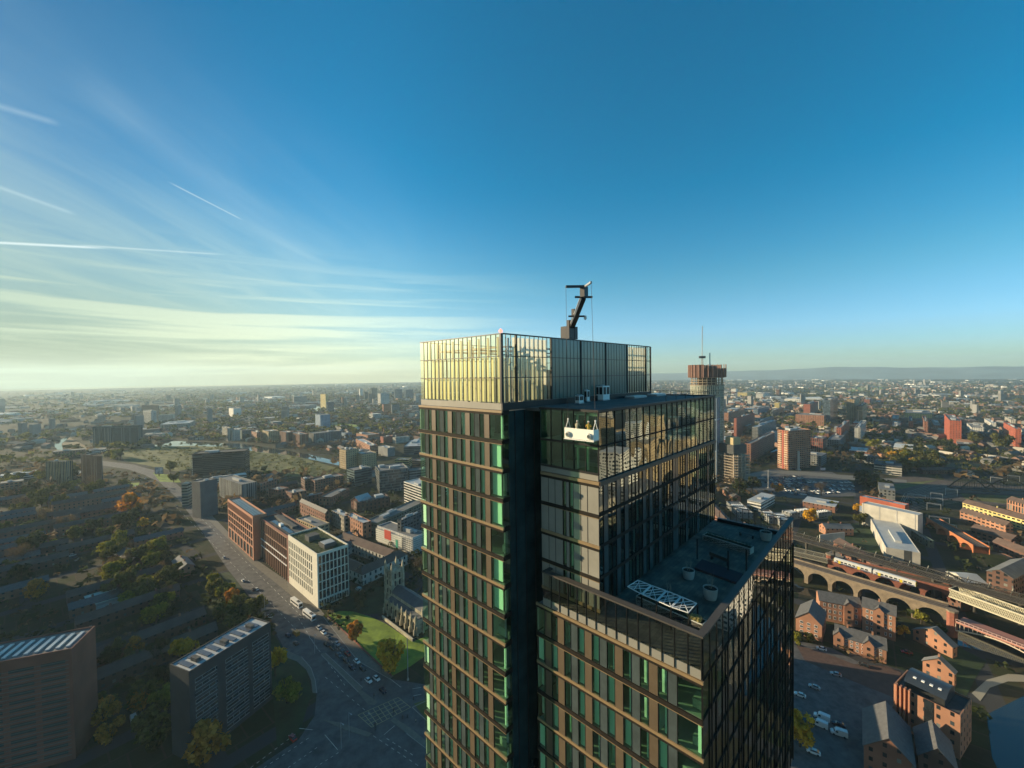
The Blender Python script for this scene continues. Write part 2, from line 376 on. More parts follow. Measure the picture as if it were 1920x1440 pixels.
hz = bpy.data.materials.new('haze air'); hz.use_nodes = True; t = hz.node_tree; t.nodes.clear()
o_ = nd(t, 'ShaderNodeOutputMaterial'); pv = nd(t, 'ShaderNodeVolumePrincipled')
pv.inputs['Color'].default_value = (0.70, 0.92, 1.0, 1); pv.inputs['Density'].default_value = 0.00008; pv.inputs['Anisotropy'].default_value = 0.2
t.links.new(pv.outputs[0], o_.inputs['Volume'])
hx = MB().box(-11500, 11500, -11500, 11500, -4, 420).build('haze', hz, weld=True)
tag(hx, kind='stuff'); hx.display_type = 'WIRE'
# ---------------------------------------------------------------- the near glass tower
A46 = R(46.34); UD = Vector((math.cos(A46), math.sin(A46))); VD = Vector((-math.sin(A46), math.cos(A46)))
U_, V_ = 31.05, 31.2
def W2(u, v): p = UD * u + VD * v; return (p.x, p.y)
def on_u(px, py, U):
    d = ray(px, py); t = U / (d.x * UD.x + d.y * UD.y); p = d * t
    return Vector((p.x * UD.x + p.y * UD.y, p.x * VD.x + p.y * VD.y, p.z + H))
def on_v(px, py, V):
    d = ray(px, py); t = V / (d.x * VD.x + d.y * VD.y); p = d * t
    return Vector((p.x * UD.x + p.y * UD.y, p.x * VD.x + p.y * VD.y, p.z + H))
def on_z(px, py, z):
    p = G(px, py, z); return (p.x * UD.x + p.y * UD.y, p.x * VD.x + p.y * VD.y)
M_tan = mat('tan metal', (0.115, 0.086, 0.054), 0.5, noise=0.12, nscale=0.8)
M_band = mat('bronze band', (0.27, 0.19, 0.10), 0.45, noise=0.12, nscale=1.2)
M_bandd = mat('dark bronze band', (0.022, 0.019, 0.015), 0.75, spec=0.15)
M_dark = mat('dark spandrel glass', (0.065, 0.085, 0.085), 0.12, noise=0.3, nscale=0.3)
M_black = mat('black anodised metal', (0.008, 0.009, 0.010), 0.45)
M_grey = mat('grey cladding panel', (0.26, 0.25, 0.21), 0.6, noise=0.12, nscale=0.4)
M_conc = mat('pale concrete', (0.45, 0.44, 0.40), 0.85, noise=0.12, nscale=1.5)
M_slab = mat('interior slab', (0.30, 0.29, 0.26), 0.9)
M_white = mat('white paint', (0.80, 0.80, 0.76), 0.5)
M_curt = mat('white curtain', (0.88, 0.90, 0.86), 0.9)
M_room = mat('room wall', (0.42, 0.40, 0.36), 0.9, noise=0.3, nscale=0.35)
M_roomd = mat('dark room', (0.06, 0.06, 0.055), 0.9, noise=0.6, nscale=0.5)
M_sunfin = mat('sun-glow metal fin', (0.92, 0.86, 0.60), 0.5)  # the sun's yellow glow on the screen is put into this colour
G_L = glassmat('green window glass', (0.60, 0.95, 0.70), 0.18, wav=0.012, ws=(0.5, 0.5, 0.25), gcol=(0.62, 0.92, 0.80))
G_R = glassmat('reflective curtain wall glass', (0.20, 0.33, 0.28), 0.30, wav=0.035, ws=(0.3, 0.3, 0.2), gcol=(0.92, 0.97, 0.94))
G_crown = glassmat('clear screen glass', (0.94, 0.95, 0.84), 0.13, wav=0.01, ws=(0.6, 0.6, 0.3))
G_par = glassmat('smoked parapet glass', (0.60, 0.66, 0.60), 0.08, wav=0.01, ws=(0.5, 0.5, 0.3))
M_op = mat('opaque screen glass', (0.14, 0.18, 0.15), 0.10, noise=0.12, nscale=0.2, spec=0.8)

x0, y0 = W2(U_, V_)
tower = empty('glass_tower', (x0, y0, 0), A46, 'dark glass residential tower with bronze floor bands and an open glazed crown', 'tower')
class TB(MB):
    def gl(s, k, pl, a, b, z0, z1):
        if k == 'L': u = pl - U_; s.face([(u, b - V_, z0 + H), (u, a - V_, z0 + H), (u, a - V_, z1 + H), (u, b - V_, z1 + H)])
        else: v = pl - V_; s.face([(a - U_, v, z0 + H), (b - U_, v, z0 + H), (b - U_, v, z1 + H), (a - U_, v, z1 + H)])
        return s
    def bx(s, u0, u1, v0, v1, z0, z1): return s.box(u0 - U_, u1 - U_, v0 - V_, v1 - V_, z0 + H, z1 + H)
FL = 3.15
# cores of the three volumes (well behind the glass) and lower shafts
ZB = -57.0
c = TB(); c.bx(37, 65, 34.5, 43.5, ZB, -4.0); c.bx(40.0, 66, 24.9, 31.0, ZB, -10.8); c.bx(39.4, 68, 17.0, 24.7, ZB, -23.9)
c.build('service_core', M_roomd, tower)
lowm_ = facade('lower tower facade', (0.05, 0.05, 0.045), (0.03, 0.05, 0.045), 1.64, 3.15, 0.62, 0.8)
c = TB(); c.hasuv = True
c.box(0.25, 35, 0.25, 14.8, 0, H + ZB, uv=True); c.box(2.8, 38.7, -19.4, -3.4, 0, H + ZB, uv=True); c.box(8, 36, -3.2, 0.1, 0, H + ZB, uv=True)
c.build('lower_shaft', lowm_, tower)
slabs = TB()
win_cells = []     # (kind, plane, a0, a1, z0, z1) for glass
class Many:
    """one part per key"""
    def __init__(s): s.d = {}
    def __getitem__(s, k): return s.d.setdefault(k, TB())
    def build(s, name, m, parent):
        ks = list(s.d)
        for k in ks[:100]: s.d[k].build(name, m, parent)
        if len(ks) > 100:
            r = TB()
            for k in ks[100:]:
                for f in s.d[k].f: r.face([s.d[k].v[i] for i in f])
            tag(r.build(name + 's', m, parent), kind='stuff')
    def bx(s, *a): s[len(s.d)].bx(*a)
tanb, darkb, curtg, greyp = (Many() for _ in range(4)); mull, bands, bandd, rooms = (TB() for _ in range(4)); curt, net = Many(), Many()
rnd = random.Random(11)
def facade_L(U, v0, pat, ztop, nfl, first_thick=True, thick=0.42, inner=4.0, solid=None):
    vN = v0; vF = v0 + sum(w for _, w in pat)
    for k in range(nfl + 1):
        z = ztop - FL * k
        if (k % 2 == 0) == first_thick:
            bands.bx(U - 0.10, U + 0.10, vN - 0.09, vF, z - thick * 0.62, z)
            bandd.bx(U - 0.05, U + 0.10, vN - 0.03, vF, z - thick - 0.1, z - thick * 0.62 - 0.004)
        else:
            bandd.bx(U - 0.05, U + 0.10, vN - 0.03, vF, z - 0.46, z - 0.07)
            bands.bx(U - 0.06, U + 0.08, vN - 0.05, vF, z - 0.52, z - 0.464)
        if k == nfl: break
        zt, zb = z - 0.5, z - FL
        slabs.bx(U + 0.12, U + inner, vN + 0.15, vF - 0.15, z - 0.42, z - 0.12)
        v = v0; j = 0
        for kind, w in pat:
            a, b = v, v + w; v = b; j += 1
            if kind == 'T': tanb[U, j].bx(U - 0.02, U + 0.12, a + 0.03, b - 0.03, zb, zt)
            elif kind == 'D': darkb[U, j].bx(U, U + 0.10, a + 0.03, b - 0.03, zb, zt)
            elif kind == 'P': greyp[U, j].bx(U - 0.01, U + 0.10, a + 0.02, b - 0.02, zb - 0.46, zt)
            else:
                win_cells.append(('L', U, a + 0.03, b - 0.03, zb, zt))
                r = rnd.random(); wide = w > 1.2
                if wide:
                    if r < 0.42: curtg[U, k, j].bx(U + 0.35, U + 0.42, a + 0.1 + (0.45 if r < 0.3 else 0), b - 0.05, zb + 0.1, zt)
                    elif r < 0.75: curt.bx(U + 0.30, U + 0.36, a + 0.1, a + 0.45, zb + 0.1, zt)
                    if r > 0.3: rooms.bx(U + 0.9, U + 1.9, a + 0.3, a + 1.1, zb, zb + 0.75)
                elif r < 0.54: curt.bx(U + 0.30, U + 0.36, a + 0.04, b - 0.04, zb + 0.05, zt)
                elif r < 0.62: curt.bx(U + 0.30, U + 0.36, a + 0.05, a + w * 0.42, zb + 0.05, zt)
                else: net.bx(U + 0.7, U + 0.74, a + 0.05, b - 0.05, zb + 0.05, zt - rnd.choice((0, 0, .8)))
                if r > .9: rooms.bx(U + 0.8, U + 1.6, a + 0.1, b - 0.1, zb, zb + 0.9)
                # a party wall running back from the facade
                if rnd.random() < 0.35: rooms.bx(U + 0.2, U + inner, b - 0.05, b + 0.05, zb, zt)
        vv = v0
        for kind, w in pat[:-1]:
            vv += w; mull.bx(U - 0.03, U + 0.12, vv - 0.025, vv + 0.025, zb, zt)
    return vF
m4 = [('T', .85), ('G', .8), ('D', .85), ('G', .8)]
patA = [('G', 1.95)] + m4 * 3 + [('T', .85), ('G', .75), ('D', .75), ('G', 1.30)]
patP = [('G', 2.0), ('D', .85), ('G', .8)] + m4[:1] + [('G', .8), ('D', .85), ('G', .8)] + m4 * 2 + [('T', .85), ('G', 0.8), ('T', .85), ('G', 1.17)]
vA = facade_L(31.05, 31.2, patA, -3.75, 17)
vP = facade_L(33.58, 11.6, patP, -24.5, 10)
patU = [('P', 1.3), ('P', 0.82), ('P', 0.9), ('G', 0.5), ('P', .42), ('G', .42), ('P', 1.0), ('P', 0.9), ('P', 1.04)]
vU = facade_L(34.8, 21.7, patU, -10.55, 4, thick=0.5)
for a in (1,): pass
# the tall two-storey top of the upper block
for k, (zt, zb) in enumerate(((-3.75, -6.9), (-7.15, -9.7))):
    n = 5; w = 7.3 / n
    for j in range(n):
        win_cells.append(('L', 34.8, 21.7 + j * w + 0.03, 21.7 + (j + 1) * w - 0.03, zb, zt))
        mull.bx(34.76, 34.92, 21.7 + j * w - 0.03, 21.7 + j * w + 0.03, zb, zt)
    mull.bx(34.76, 34.95, 21.7, 29.0, zb - 0.22, zb)
    for v in (23.2, 24.4, 26.3): rooms.bx(35.3, 35.5, v, v + 0.18, zb, zt)
greyp['a'].bx(34.78, 34.92, 21.72, 29.0, -10.5, -9.94)
slabs.bx(35.0, 40, 21.9, 28.9, -7.15, -6.95); slabs.bx(35.0, 40, 21.9, 28.9, -10.3, -10.0)
turf = TB(); turf.bx(35.2, 38.0, 21.9, 25.0, -9.99, -9.94)
# the dark recess between the volumes
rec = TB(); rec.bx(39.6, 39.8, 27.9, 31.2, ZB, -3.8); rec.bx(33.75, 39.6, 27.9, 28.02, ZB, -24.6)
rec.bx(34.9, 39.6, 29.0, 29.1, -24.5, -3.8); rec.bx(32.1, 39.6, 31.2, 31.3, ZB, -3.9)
for k in range(14):
    z = -3.9 - FL * k
    mull.bx(39.45, 39.6, 28.0, 31.2, z - 0.3, z)
for v in (28.7, 29.6, 30.4): mull.bx(39.5, 39.62, v, v + 0.08, ZB, -4)
for u in (33.0, 34.6, 36.2, 37.8): mull.bx(u, u + 0.06, 31.1, 31.2, ZB, -3.9)
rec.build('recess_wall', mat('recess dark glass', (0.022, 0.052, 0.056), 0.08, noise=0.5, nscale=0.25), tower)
# glass recessed bay at the top of the recess
b = TB(); b.bx(37.2, 37.35, 29.1, 31.1, -10.4, -3.8); b.build('side_bay', G_R, tower)
# returns at corner B : one glass bay per floor round the corner
for k in range(17):
    z = -3.75 - FL * k
    win_cells.append(('R', 31.2, 31.12, 32.05, z - FL, z - 0.5))
    bandd.bx(31.16, 32.15, 31.16, 31.3, z - 0.5, z)
    if rnd.random() < .45: curt.bx(31.5, 32.0, 31.5, 31.56, z - FL + 0.1, z - 0.5)
# ---- R faces (turned away from the sun, mirror-like)
def facade_R(V, u0, u1, ztop, nfl, step=0.82, z_step=FL, piers=(), curts=0.25, thickb=0.28):
    n = int(round((u1 - u0) / step)); w = (u1 - u0) / n
    for k in range(nfl):
        zt, zb = ztop - z_step * k, ztop - z_step * (k + 1)
        bandd.bx(u0, u1, V - 0.05, V + 0.10, zt - thickb, zt)
        slabs.bx(u0 + 0.2, u1 - 0.3, V + 0.14, V + 3.0, zt - 0.4, zt - 0.1)
        for j in range(n):
            a = u0 + j * w
            if any(j % p == q for p, q in piers): darkb['R', V, j].bx(a + 0.02, a + w - 0.02, V + 0.0, V + 0.1, zb, zt - thickb)
            else:
                win_cells.append(('R', V, a + 0.02, a + w - 0.02, zb, zt - thickb))
                if rnd.random() < curts: curt.bx(a + 0.05, a + w * 0.6, V + 0.35, V + 0.4, zb + 0.1, zt - thickb)
        for j in range(n + 1):
            mull.bx(u0 + j * w - 0.022, u0 + j * w + 0.022, V - 0.03, V + 0.1, zb, zt - thickb)
facade_R(21.7, 34.86, 68.5, -3.75, 1, 1.6, 3.3, curts=0, thickb=0.06)
facade_R(21.7, 34.86, 68.5, -7.05, 1, 1.6, 3.45, curts=0, thickb=0.12)
facade_R(21.7, 34.86, 68.5, -10.5, 4, 0.84, FL, piers=((5, 1), (9, 4)), curts=0.16, thickb=0.34)
facade_R(11.6, 33.64, 70.0, -24.5, 10, 1.65, FL, piers=(), curts=0.06, thickb=0.09)
for k in range(0, 5):       # proud vertical ribs on the low facade
    for u in (35.6, 39.8, 44.2, 49.0, 54.2, 59.6, 65.0, 69.8): mull.bx(u, u + 0.12, 11.5, 11.6, -24.5 - 6.3 * (k + 1), -24.5 - 6.3 * k)
b_ = TB(); b_.bx(34.75, 68.6, 21.48, 21.7, -10.95, -10.5); b_.build('floor_band', mat('brown band', (0.11, 0.075, 0.055), 0.5), tower)
# ---- podium glass parapet round the terrace
pp = TB(); railb = TB()
n = 15; w = 16.2 / n
for j in range(n):
    pp.gl('L', 33.6, 11.65 + j * w + 0.02, 11.65 + (j + 1) * w - 0.02, -24.1, -21.0)
    mull.bx(33.5, 33.66, 11.65 + j * w - 0.03, 11.65 + j * w + 0.03, -24.4, -21.0)
n = 22; w = 36.2 / n
for j in range(n):
    pp.gl('R', 11.6, 33.7 + j * w + 0.02, 33.7 + (j + 1) * w - 0.02, -24.4, -21.0)
    mull.bx(33.7 + j * w - 0.03, 33.7 + j * w + 0.03, 11.55, 11.66, -24.4, -21.0)
pp.build('parapet_glass', G_par, tower)
greyp['b'].bx(33.57, 33.70, 11.62, 27.9, -24.44, -23.7)
railb.bx(33.45, 34.15, 11.5, 27.95, -21.0, -20.85); railb.bx(34.15, 69.9, 11.45, 12.05, -21.004, -20.854)
railb.bx(33.5, 35.0, 27.5, 27.92, -20.998, -20.848)
railb.build('coping', mat('dark coping', (0.07, 0.062, 0.052), 0.6, noise=0.15), tower)
M_terr = mat('terrace paving', (0.15, 0.125, 0.095), 0.85)
_t = M_terr.node_tree; _c = nd(_t, 'ShaderNodeTexCoord'); _b = nd(_t, 'ShaderNodeTexBrick'); _b.inputs['Scale'].default_value = 1; _b.inputs['Brick Width'].default_value = .9; _b.inputs['Row Height'].default_value = .45; _b.inputs['Mortar Size'].default_value = .012
_b.inputs['Color1'].default_value = (.17, .145, .11, 1); _b.inputs['Color2'].default_value = (.11, .095, .075, 1); _b.inputs['Mortar'].default_value = (.05, .045, .04, 1)
_t.links.new(_c.outputs['Object'], _b.inputs[0]); _n = nd(_t, 'ShaderNodeTexNoise'); _n.inputs['Scale'].default_value = .5; _n.inputs['Detail'].default_value = 6; _t.links.new(_c.outputs['Object'], _n.inputs[0])
_t.links.new(mixc(_t, .8, _b.outputs['Color'], ramp(_t, _n.outputs[0], [(.35, (.55, .55, .55)), (.65, (1.3, 1.3, 1.3))]), 'MULTIPLY'), _t.nodes['Principled BSDF'].inputs['Base Color'])
tf = TB(); tf.bx(33.75, 69.9, 11.75, 28.0, -23.9, -23.62)
tf.build('terrace_floor', M_terr, tower)
br = TB(); br.bx(69.6, 69.7, 11.7, 22.0, -20.95, -20.85); br.bx(69.62, 69.68, 11.7, 22.0, -23.3, -23.22)
for j in range(12): br.bx(69.62, 69.68, 12.2 + j * 0.83, 12.26 + j * 0.83, -23.6, -20.9)
br.bx(69.3, 69.9, 11.7, 21.6, -23.62, -23.1)
br.build('end_railing', M_black, tower)
# ---- roof of the upper block
rf = TB(); rf.bx(34.95, 68.4, 21.85, 31.15, -4.0, -3.66); rf.build('roof_deck', mat('roof deck', (0.10, 0.10, 0.09), 0.85, noise=0.3, nscale=0.5), tower)
cp_ = TB(); cp_.bx(34.72, 35.0, 21.62, 29.1, -3.75, -3.5); cp_.bx(35.0, 68.5, 21.62, 21.9, -3.75, -3.5); cp_.bx(68.2, 68.5, 21.9, 31.1, -3.75, -3.5)
cp_.build('roof_coping', M_black, tower)
rr = TB()
rr.bx(52, 68.3, 22.3, 22.36, -2.98, -2.92); rr.bx(68.0, 68.06, 22.3, 31, -2.98, -2.92)
for j in range(6): rr.bx(52 + j * 3.2, 52.06 + j * 3.2, 22.3, 22.36, -3.66, -2.95)
for j in range(5): rr.bx(68.0, 68.06, 23 + j * 1.8, 23.06 + j * 1.8, -3.66, -2.95)
rr.build('roof_railing', M_black, tower)
# ---- crown
CT = 4.5
cg = TB(); cgR = Many(); fins = TB(); finsR = Many(); blk = TB(); opq = TB()
rowsz = [(4.4, 2.12), (2.04, -0.22), (-0.30, -2.95)]
n = 19; w = 15.0 / n
for j in range(n):
    a = 31.2 + j * w
    for zt, zb in rowsz: cg.gl('L', 31.07, a + 0.015, a + w - 0.015, zb, zt)
    blk.bx(31.02, 31.12, a - 0.018, a + 0.018, -2.95, CT)
    fins.bx(31.5, 31.55, a + 0.06, a + 0.06 + rnd.uniform(.22, .5), -2.9, 2.0 if rnd.random() < .7 else -.3)
    if rnd.random() < .5: fins.bx(31.6, 31.64, a + 0.5, a + 0.78, rnd.choice((-2.9, -.3)), 2.0)
    if j % 2: fins.bx(31.6, 31.9, a + 0.3, a + 0.4, 2.0, 4.2)
greyp['c'].bx(31.04, 31.12, 31.2, 46.2, -3.7, -3.0)
edges = [31.05, 32.85, 39.0, 46.2, 52.0, 58.6, 65.0, 66.4]
def uR(zx): return on_v(760 + zx * .25, 700, 31.2)[0]
edges = [uR(z) for z in (716, 832, 1095, 1317, 1503, 1663, 1803, 1838)]
for i, (a, b) in enumerate(zip(edges, edges[1:])):
    n = max(1, round((b - a) / 0.82)); w = (b - a) / n
    for j in range(n):
        q = a + j * w
        for zt, zb in rowsz:
            if i in (2, 3, 4): opq.bx(q + 0.015, q + w - 0.015, 31.2, 31.24, zb, zt)
            else: cgR[i].gl('R', 31.22, q + 0.015, q + w - 0.015, zb, zt)
        blk.bx(q - 0.018, q + 0.018, 31.17, 31.27, -2.95, CT)
        if i not in (2, 3, 4):
            finsR[i].bx(q + 0.12, q + 0.22, 31.5, 31.9, -2.9, 4.2 if i > 0 else 1.9)
            if i == 1 and rnd.random() < 0.75: finsR[i].bx(q + 0.2, q + w - 0.05, 31.95, 32.0, rnd.choice((-2.9, -0.2, 0.6)), rnd.choice((3.3, 2.0, 2.6)))
    blk.bx(b - 0.11, b + 0.11, 31.08, 31.3, -2.95, CT - 0.02)
blk.bx(30.98, 31.3, 31.10, 31.34, -3.0, CT - 0.01)
for z in (4.4, 2.04, -0.30):
    d = 0.02 if z > 4 else 0
    blk.bx(31.0, 31.14, 31.22, 46.2, z, z + (0.10 if z > 4 else 0.08)); blk.bx(31.3, 66.4, 31.14, 31.28, z + 0.001, z + (0.14 if z > 4 else 0.08))
    blk.bx(31.1, 66.4, 46.1, 46.22, z, z + 0.1); blk.bx(66.3, 66.42, 31.3, 46.1, z, z + 0.1)
blk.bx(31.0, 66.4, 31.0, 31.2, -3.75, -2.96)
for u in (34, 40, 47, 54, 60, 66.2):
    for v in (33.0, 40.0, 46.0): blk.bx(u, u + 0.2, v, v + 0.2, -3.5, 4.3)
for v in (33.0, 40.0, 46.0): blk.bx(34, 66.4, v, v + 0.2, 3.2, 3.4)
for u in (34, 40): blk.bx(u, u + 0.2, 33.2, 46, 3.2, 3.4)
cg.build('crown_glass', glassmat('sun-tinted screen glass', (0.86, 0.88, 0.66), 0.10, rough=0.30, gcol=(0.95, 0.94, 0.66)), tower); cgR.build('crown_glass', G_crown, tower); finsR.build('crown_fins', mat('grey fin', (0.58, 0.56, 0.46), .5), tower); fins.build('crown_fins', M_sunfin, tower); blk.build('crown_frame', M_black, tower)  # warm sun glow is put into the left screen's glass tint
opq.build('opaque_screen', M_op, tower)
inn = TB(); inn.bx(35, 65.8, 34.0, 45.5, -3.6, -3.3); inn.build('crown_floor', M_conc, tower)
cab = TB()
for (u, v, a, b_, h) in ((43, 36, 9, 6, 4.0), (55, 35, 8, 7, 4.6), (36, 38, 3, 5, 3.0), (37.5, 33.5, 3.5, 2, 2.6)): cab.bx(u, u + a, v, v + b_, -3.3, -3.3 + h)
cab.build('plant_housing', mat('plant housing', (0.32, 0.32, 0.28), 0.7, noise=0.25, nscale=0.5), tower)
# ---- link the collected facade parts
tanb.build('tan_pilaster', M_tan, tower); darkb.build('spandrel_panel', M_dark, tower); mull.build('mullions', M_black, tower)
bands.build('bronze_bands', M_band, tower); bandd.build('dark_bands', M_bandd, tower); slabs.build('floor_slabs', M_slab, tower)
curt.build('curtain', M_curt, tower); net.build('net_curtain', mat('net curtain', (0.74, 0.77, 0.70), .9, noise=.4, nscale=.6), tower); curtg.build('blind', mat('pale blind', (0.98, 0.99, 0.93), 0.9), tower); rooms.build('room_walls', M_room, tower)
greyp.build('grey_panel', M_grey, tower); turf.build('terrace_turf', mat('turf', (0.06, 0.13, 0.03), 0.95), tower)
# windows: the hundred that show largest one by one, the rest as one part
def wkey(c):
    k, pl, a, b, z0, z1 = c
    if k == 'L': x, y = W2(pl, (a + b) / 2)
    else: x, y = W2((a + b) / 2, pl)
    p = PX(x, y, H + (z0 + z1) / 2)
    vis = 0 <= p[1] <= 1450 and 0 < p[0] < 1920
    if k == 'L': inc = abs((x * UD.x + y * UD.y)) / math.hypot(x, y, (z0 + z1) / 2)
    else: inc = abs((x * VD.x + y * VD.y)) / math.hypot(x, y, (z0 + z1) / 2)
    return -(b - a) * (z1 - z0) * inc / (x * x + y * y + z0 * z0) * vis
win_cells.sort(key=wkey)
rest = {'L': TB(), 'R': TB()}
for i, cc in enumerate(win_cells):
    k, pl, a, b, z0, z1 = cc
    q = TB() if i < 98 else rest[k]
    q.gl(k, pl + 0.05, a, b, z0, z1)
    if i < 98: q.build('window', G_L if k == 'L' else G_R, tower)
tag(rest['L'].build('windows', G_L, tower), kind='stuff'); tag(rest['R'].build('windows', G_R, tower), kind='stuff')
# obstruction light
lm = bpy.data.materials.new('red lamp'); lm.use_nodes = True; bb = lm.node_tree.nodes['Principled BSDF']
bb.inputs['Base Color'].default_value = (0.8, 0.05, 0.03, 1); bb.inputs['Emission Color'].default_value = (1, 0.12, 0.08, 1); bb.inputs['Emission Strength'].default_value = 3
MB().lathe((0.05, 0.05, H + CT + 0.05), [(0.10, 0), (0.16, 0.06), (0.17, 0.25), (0.1, 0.36), (0.02, 0.4)], 10).build('warning_light', lm, tower)
# ---------------------------------------------------------------- things on the tower
def ulocal(mb_origin_uv, z, name, label, cat, group=None, rz=0.0):
    x, y = W2(*mb_origin_uv); return empty(name, (x, y, H + z), A46 + rz, label, cat, group)
M_steel = mat('galvanised steel', (0.45, 0.46, 0.46), 0.4, 0.6)
M_dsteel = mat('dark painted steel', (0.02, 0.022, 0.03), 0.45)
# rooftop units
def unit(px, py, w, d, h, label, nf):
    u, v = on_z(px, py, H - 3.64)
    t = ulocal((u, v), -3.65, 'air_conditioning_unit', label, 'AC unit', 'units on the tower roof')
    MB().box(0, w, 0, d, 0.12, h).build('casing', M_white, t)
    MB().box(-0.05, w + 0.05, -0.05, d + 0.05, 0.0, 0.12).build('base_frame', M_steel, t)
    for k in range(nf):
        s_ = w / nf; MB().box(s_ * k + 0.12 * s_, s_ * (k + 1) - 0.12 * s_, -0.02, 0.0, h * 0.42, h * 0.92).build('grille', M_black, t)
    for k in range(2): MB().box(-0.02, 0.0, d * (0.1 + 0.45 * k), d * (0.45 + 0.45 * k), h * 0.42, h * 0.92).build('grille', M_black, t)
    MB().lathe((w / 2, d / 2, h), [(0.3, 0), (0.34, 0.12), (0.3, 0.14)], 16).build('fan', M_steel, t)
unit(1131, 751, 1.7, 1.3, 2.0, 'tallest white air conditioning unit with dark grilles on the tower roof', 2)
unit(1101, 753, 0.6, 0.9, 1.5, 'slim white air conditioning unit on the tower roof', 1)
unit(1086, 757, 1.0, 0.6, 1.0, 'low white air conditioning unit with one round fan on the tower roof', 1)
for px, py, w, d, h, lb in ((1190, 747, 4.0, 1.6, 0.35, 'low pale rooflight nearest the units on the tower roof'), (1232, 743, 3.4, 1.8, 0.35, 'low pale rooflight near the far edge of the tower roof')):
    u, v = on_z(px, py, H - 3.64); t = ulocal((u, v), -3.65, 'rooflight', lb, 'rooflight', 'rooflights on the tower roof')
    MB().box(0, w, 0, d, 0, h * 0.6).build('upstand', M_steel, t); MB().box(0.1, w - 0.1, 0.1, d - 0.1, h * 0.6, h).build('lid', mat('rooflight dome', (0.6, 0.62, 0.6), 0.25), t)
# cradle
cu = 33.6
pa, pb = on_u(1058.5, 822, cu), on_u(1113, 830, cu)
vL, vR = pa.y, pb.y; zc_ = (pa.z + pb.z) / 2 - H
Lc = vL - vR
cr_ = ulocal((cu, vR), zc_, 'window_cleaning_cradle', 'white cradle hanging on cables beside the glass at the top of the tower', 'cradle')
c = MB(); c.box(0.0, 0.04, 0, Lc, 0.12, 1.15); c.box(0.9, 0.94, 0, Lc, 0.12, 1.0); c.box(0.04, 0.9, 0, 0.04, 0.12, 1.15); c.box(0.04, 0.9, Lc - 0.04, Lc, 0.12, 1.15)
c.build('basket', mat('cradle white', (0.92, 0.90, 0.78), 0.5), cr_)
c = MB(); c.box(0.0, 0.94, 0.0, Lc, 0.04, 0.1); c.build('deck', M_steel, cr_)
c = MB(); c.box(-0.06, 0.0, -0.05, Lc + 0.05, 0.0, 0.09); c.build('bumper_rail', M_white, cr_)
for y in (0.45, Lc - 0.45):
    c = MB()
    prof = [(0.27, 0.0), (0.30, 0.05), (0.27, 0.16), (0.17, 0.2)]
    for (r0, h0), (r1, h1) in zip(prof, prof[1:]): c.tube((-h0, y, 0.52), (-h1, y, 0.52), r0, 18, r1, cap=False)
    c.build('buffer_wheel', mat('rubber buffer', (0.55, 0.55, 0.5), 0.6), cr_)
for y in (0.1, Lc - 0.1):
    c = MB(); c.beam((0.1, y, 1.1), (0.5, y, 1.9), 0.05); c.beam((0.9, y, 1.0), (0.5, y, 1.9), 0.05); c.beam((0.5, y, 1.85), (0.5, y, 2.05), 0.12); c.build('stirrup', M_white, cr_)
# crane on the roof
bu, bv = 50.0, 36.0
crane = ulocal((bu, bv), -3.3, 'roof_crane', 'dark roof crane with a raised boom holding the cradle cables above the tower', 'crane')
def LC(u, v, z): return (u - bu, v - bv, z + 3.3)
hd = (cu + 2.0, (vL + vR) / 2 + 1.0)
# the boom runs from the turret to the head, found from where they show in the picture
def at_dist(px, py, dist):
    d = ray(px, py); d = d * (dist / d.y); return (d.x * UD.x + d.y * UD.y, d.x * VD.x + d.y * VD.y, d.z)
def BP(px, py, dist): return LC(*at_dist(px, py, dist))
D0, D1 = 57.0, 43.5
MB().beam(BP(1070, 640, D0)[:2] + (0.0,), BP(1070, 612, D0), 1.0).build('mast', M_dsteel, crane)
c = MB(); x, y, z = BP(1071, 628, D0); c.box(x - 1.3, x + 0.7, y - 0.6, y + 0.8, z - 0.6, z + 1.1); c.build('turret', M_dsteel, crane)
c = MB(); x, y, z = BP(1063, 627, D0); c.box(x - 0.5, x + 0.5, y - 0.3, y + 0.7, z - 0.75, z + 0.75); c.build('counterweight', M_dsteel, crane)
c = MB(); c.beam(BP(1072, 612, D0), BP(1081, 589, 51.0), 0.62, 0.8); c.beam(BP(1080, 592, 51.2), BP(1094, 556, D1 + 1), 0.5, 0.66); c.build('boom', M_dsteel, crane)
c = MB(); c.beam(BP(1068, 612, D0), BP(1089, 556, D1 + 1.2), 0.12); c.build('boom_pipe', M_steel, crane)
c = MB(); x, y, z = BP(1095, 548, D1); c.box(x - 0.35, x + 0.35, y - 0.28, y + 0.28, z - 0.5, z + 0.55); c.build('head', M_dsteel, crane)
c = MB(); c.beam(BP(1096, 537, D1), BP(1061, 537.5, 43), 0.26, 0.24); c.build('jib_arm', M_dsteel, crane)
c = MB(); c.beam(BP(1096, 538, D1), BP(1108.5, 529, 40.5), 0.18, 0.2); c.build('jib_arm', M_steel, crane)
c = MB(); c.beam(BP(1078, 557, D1 + .8), BP(1111, 557, D1 + .4), 0.2); c.build('spreader_bar', M_dsteel, crane)
c = MB(); c.beam(BP(1066, 593, 51.5), BP(1096, 593, 50.8), 0.2); c.build('spreader_bar', M_dsteel, crane)
x, y, z = BP(1097.5, 596, 50.8); MB().lathe((x, y, z - 0.25), [(0.04, 0), (0.17, 0.1), (0.19, 0.4), (0.05, 0.55)], 10).build('hook_block', M_white, crane)
c = MB(); x, y, z = BP(1075.5, 584, 51.5); c.box(x - .2, x + .2, y - .2, y + .2, z - .55, z + .3); c.build('winch', M_dsteel, crane)
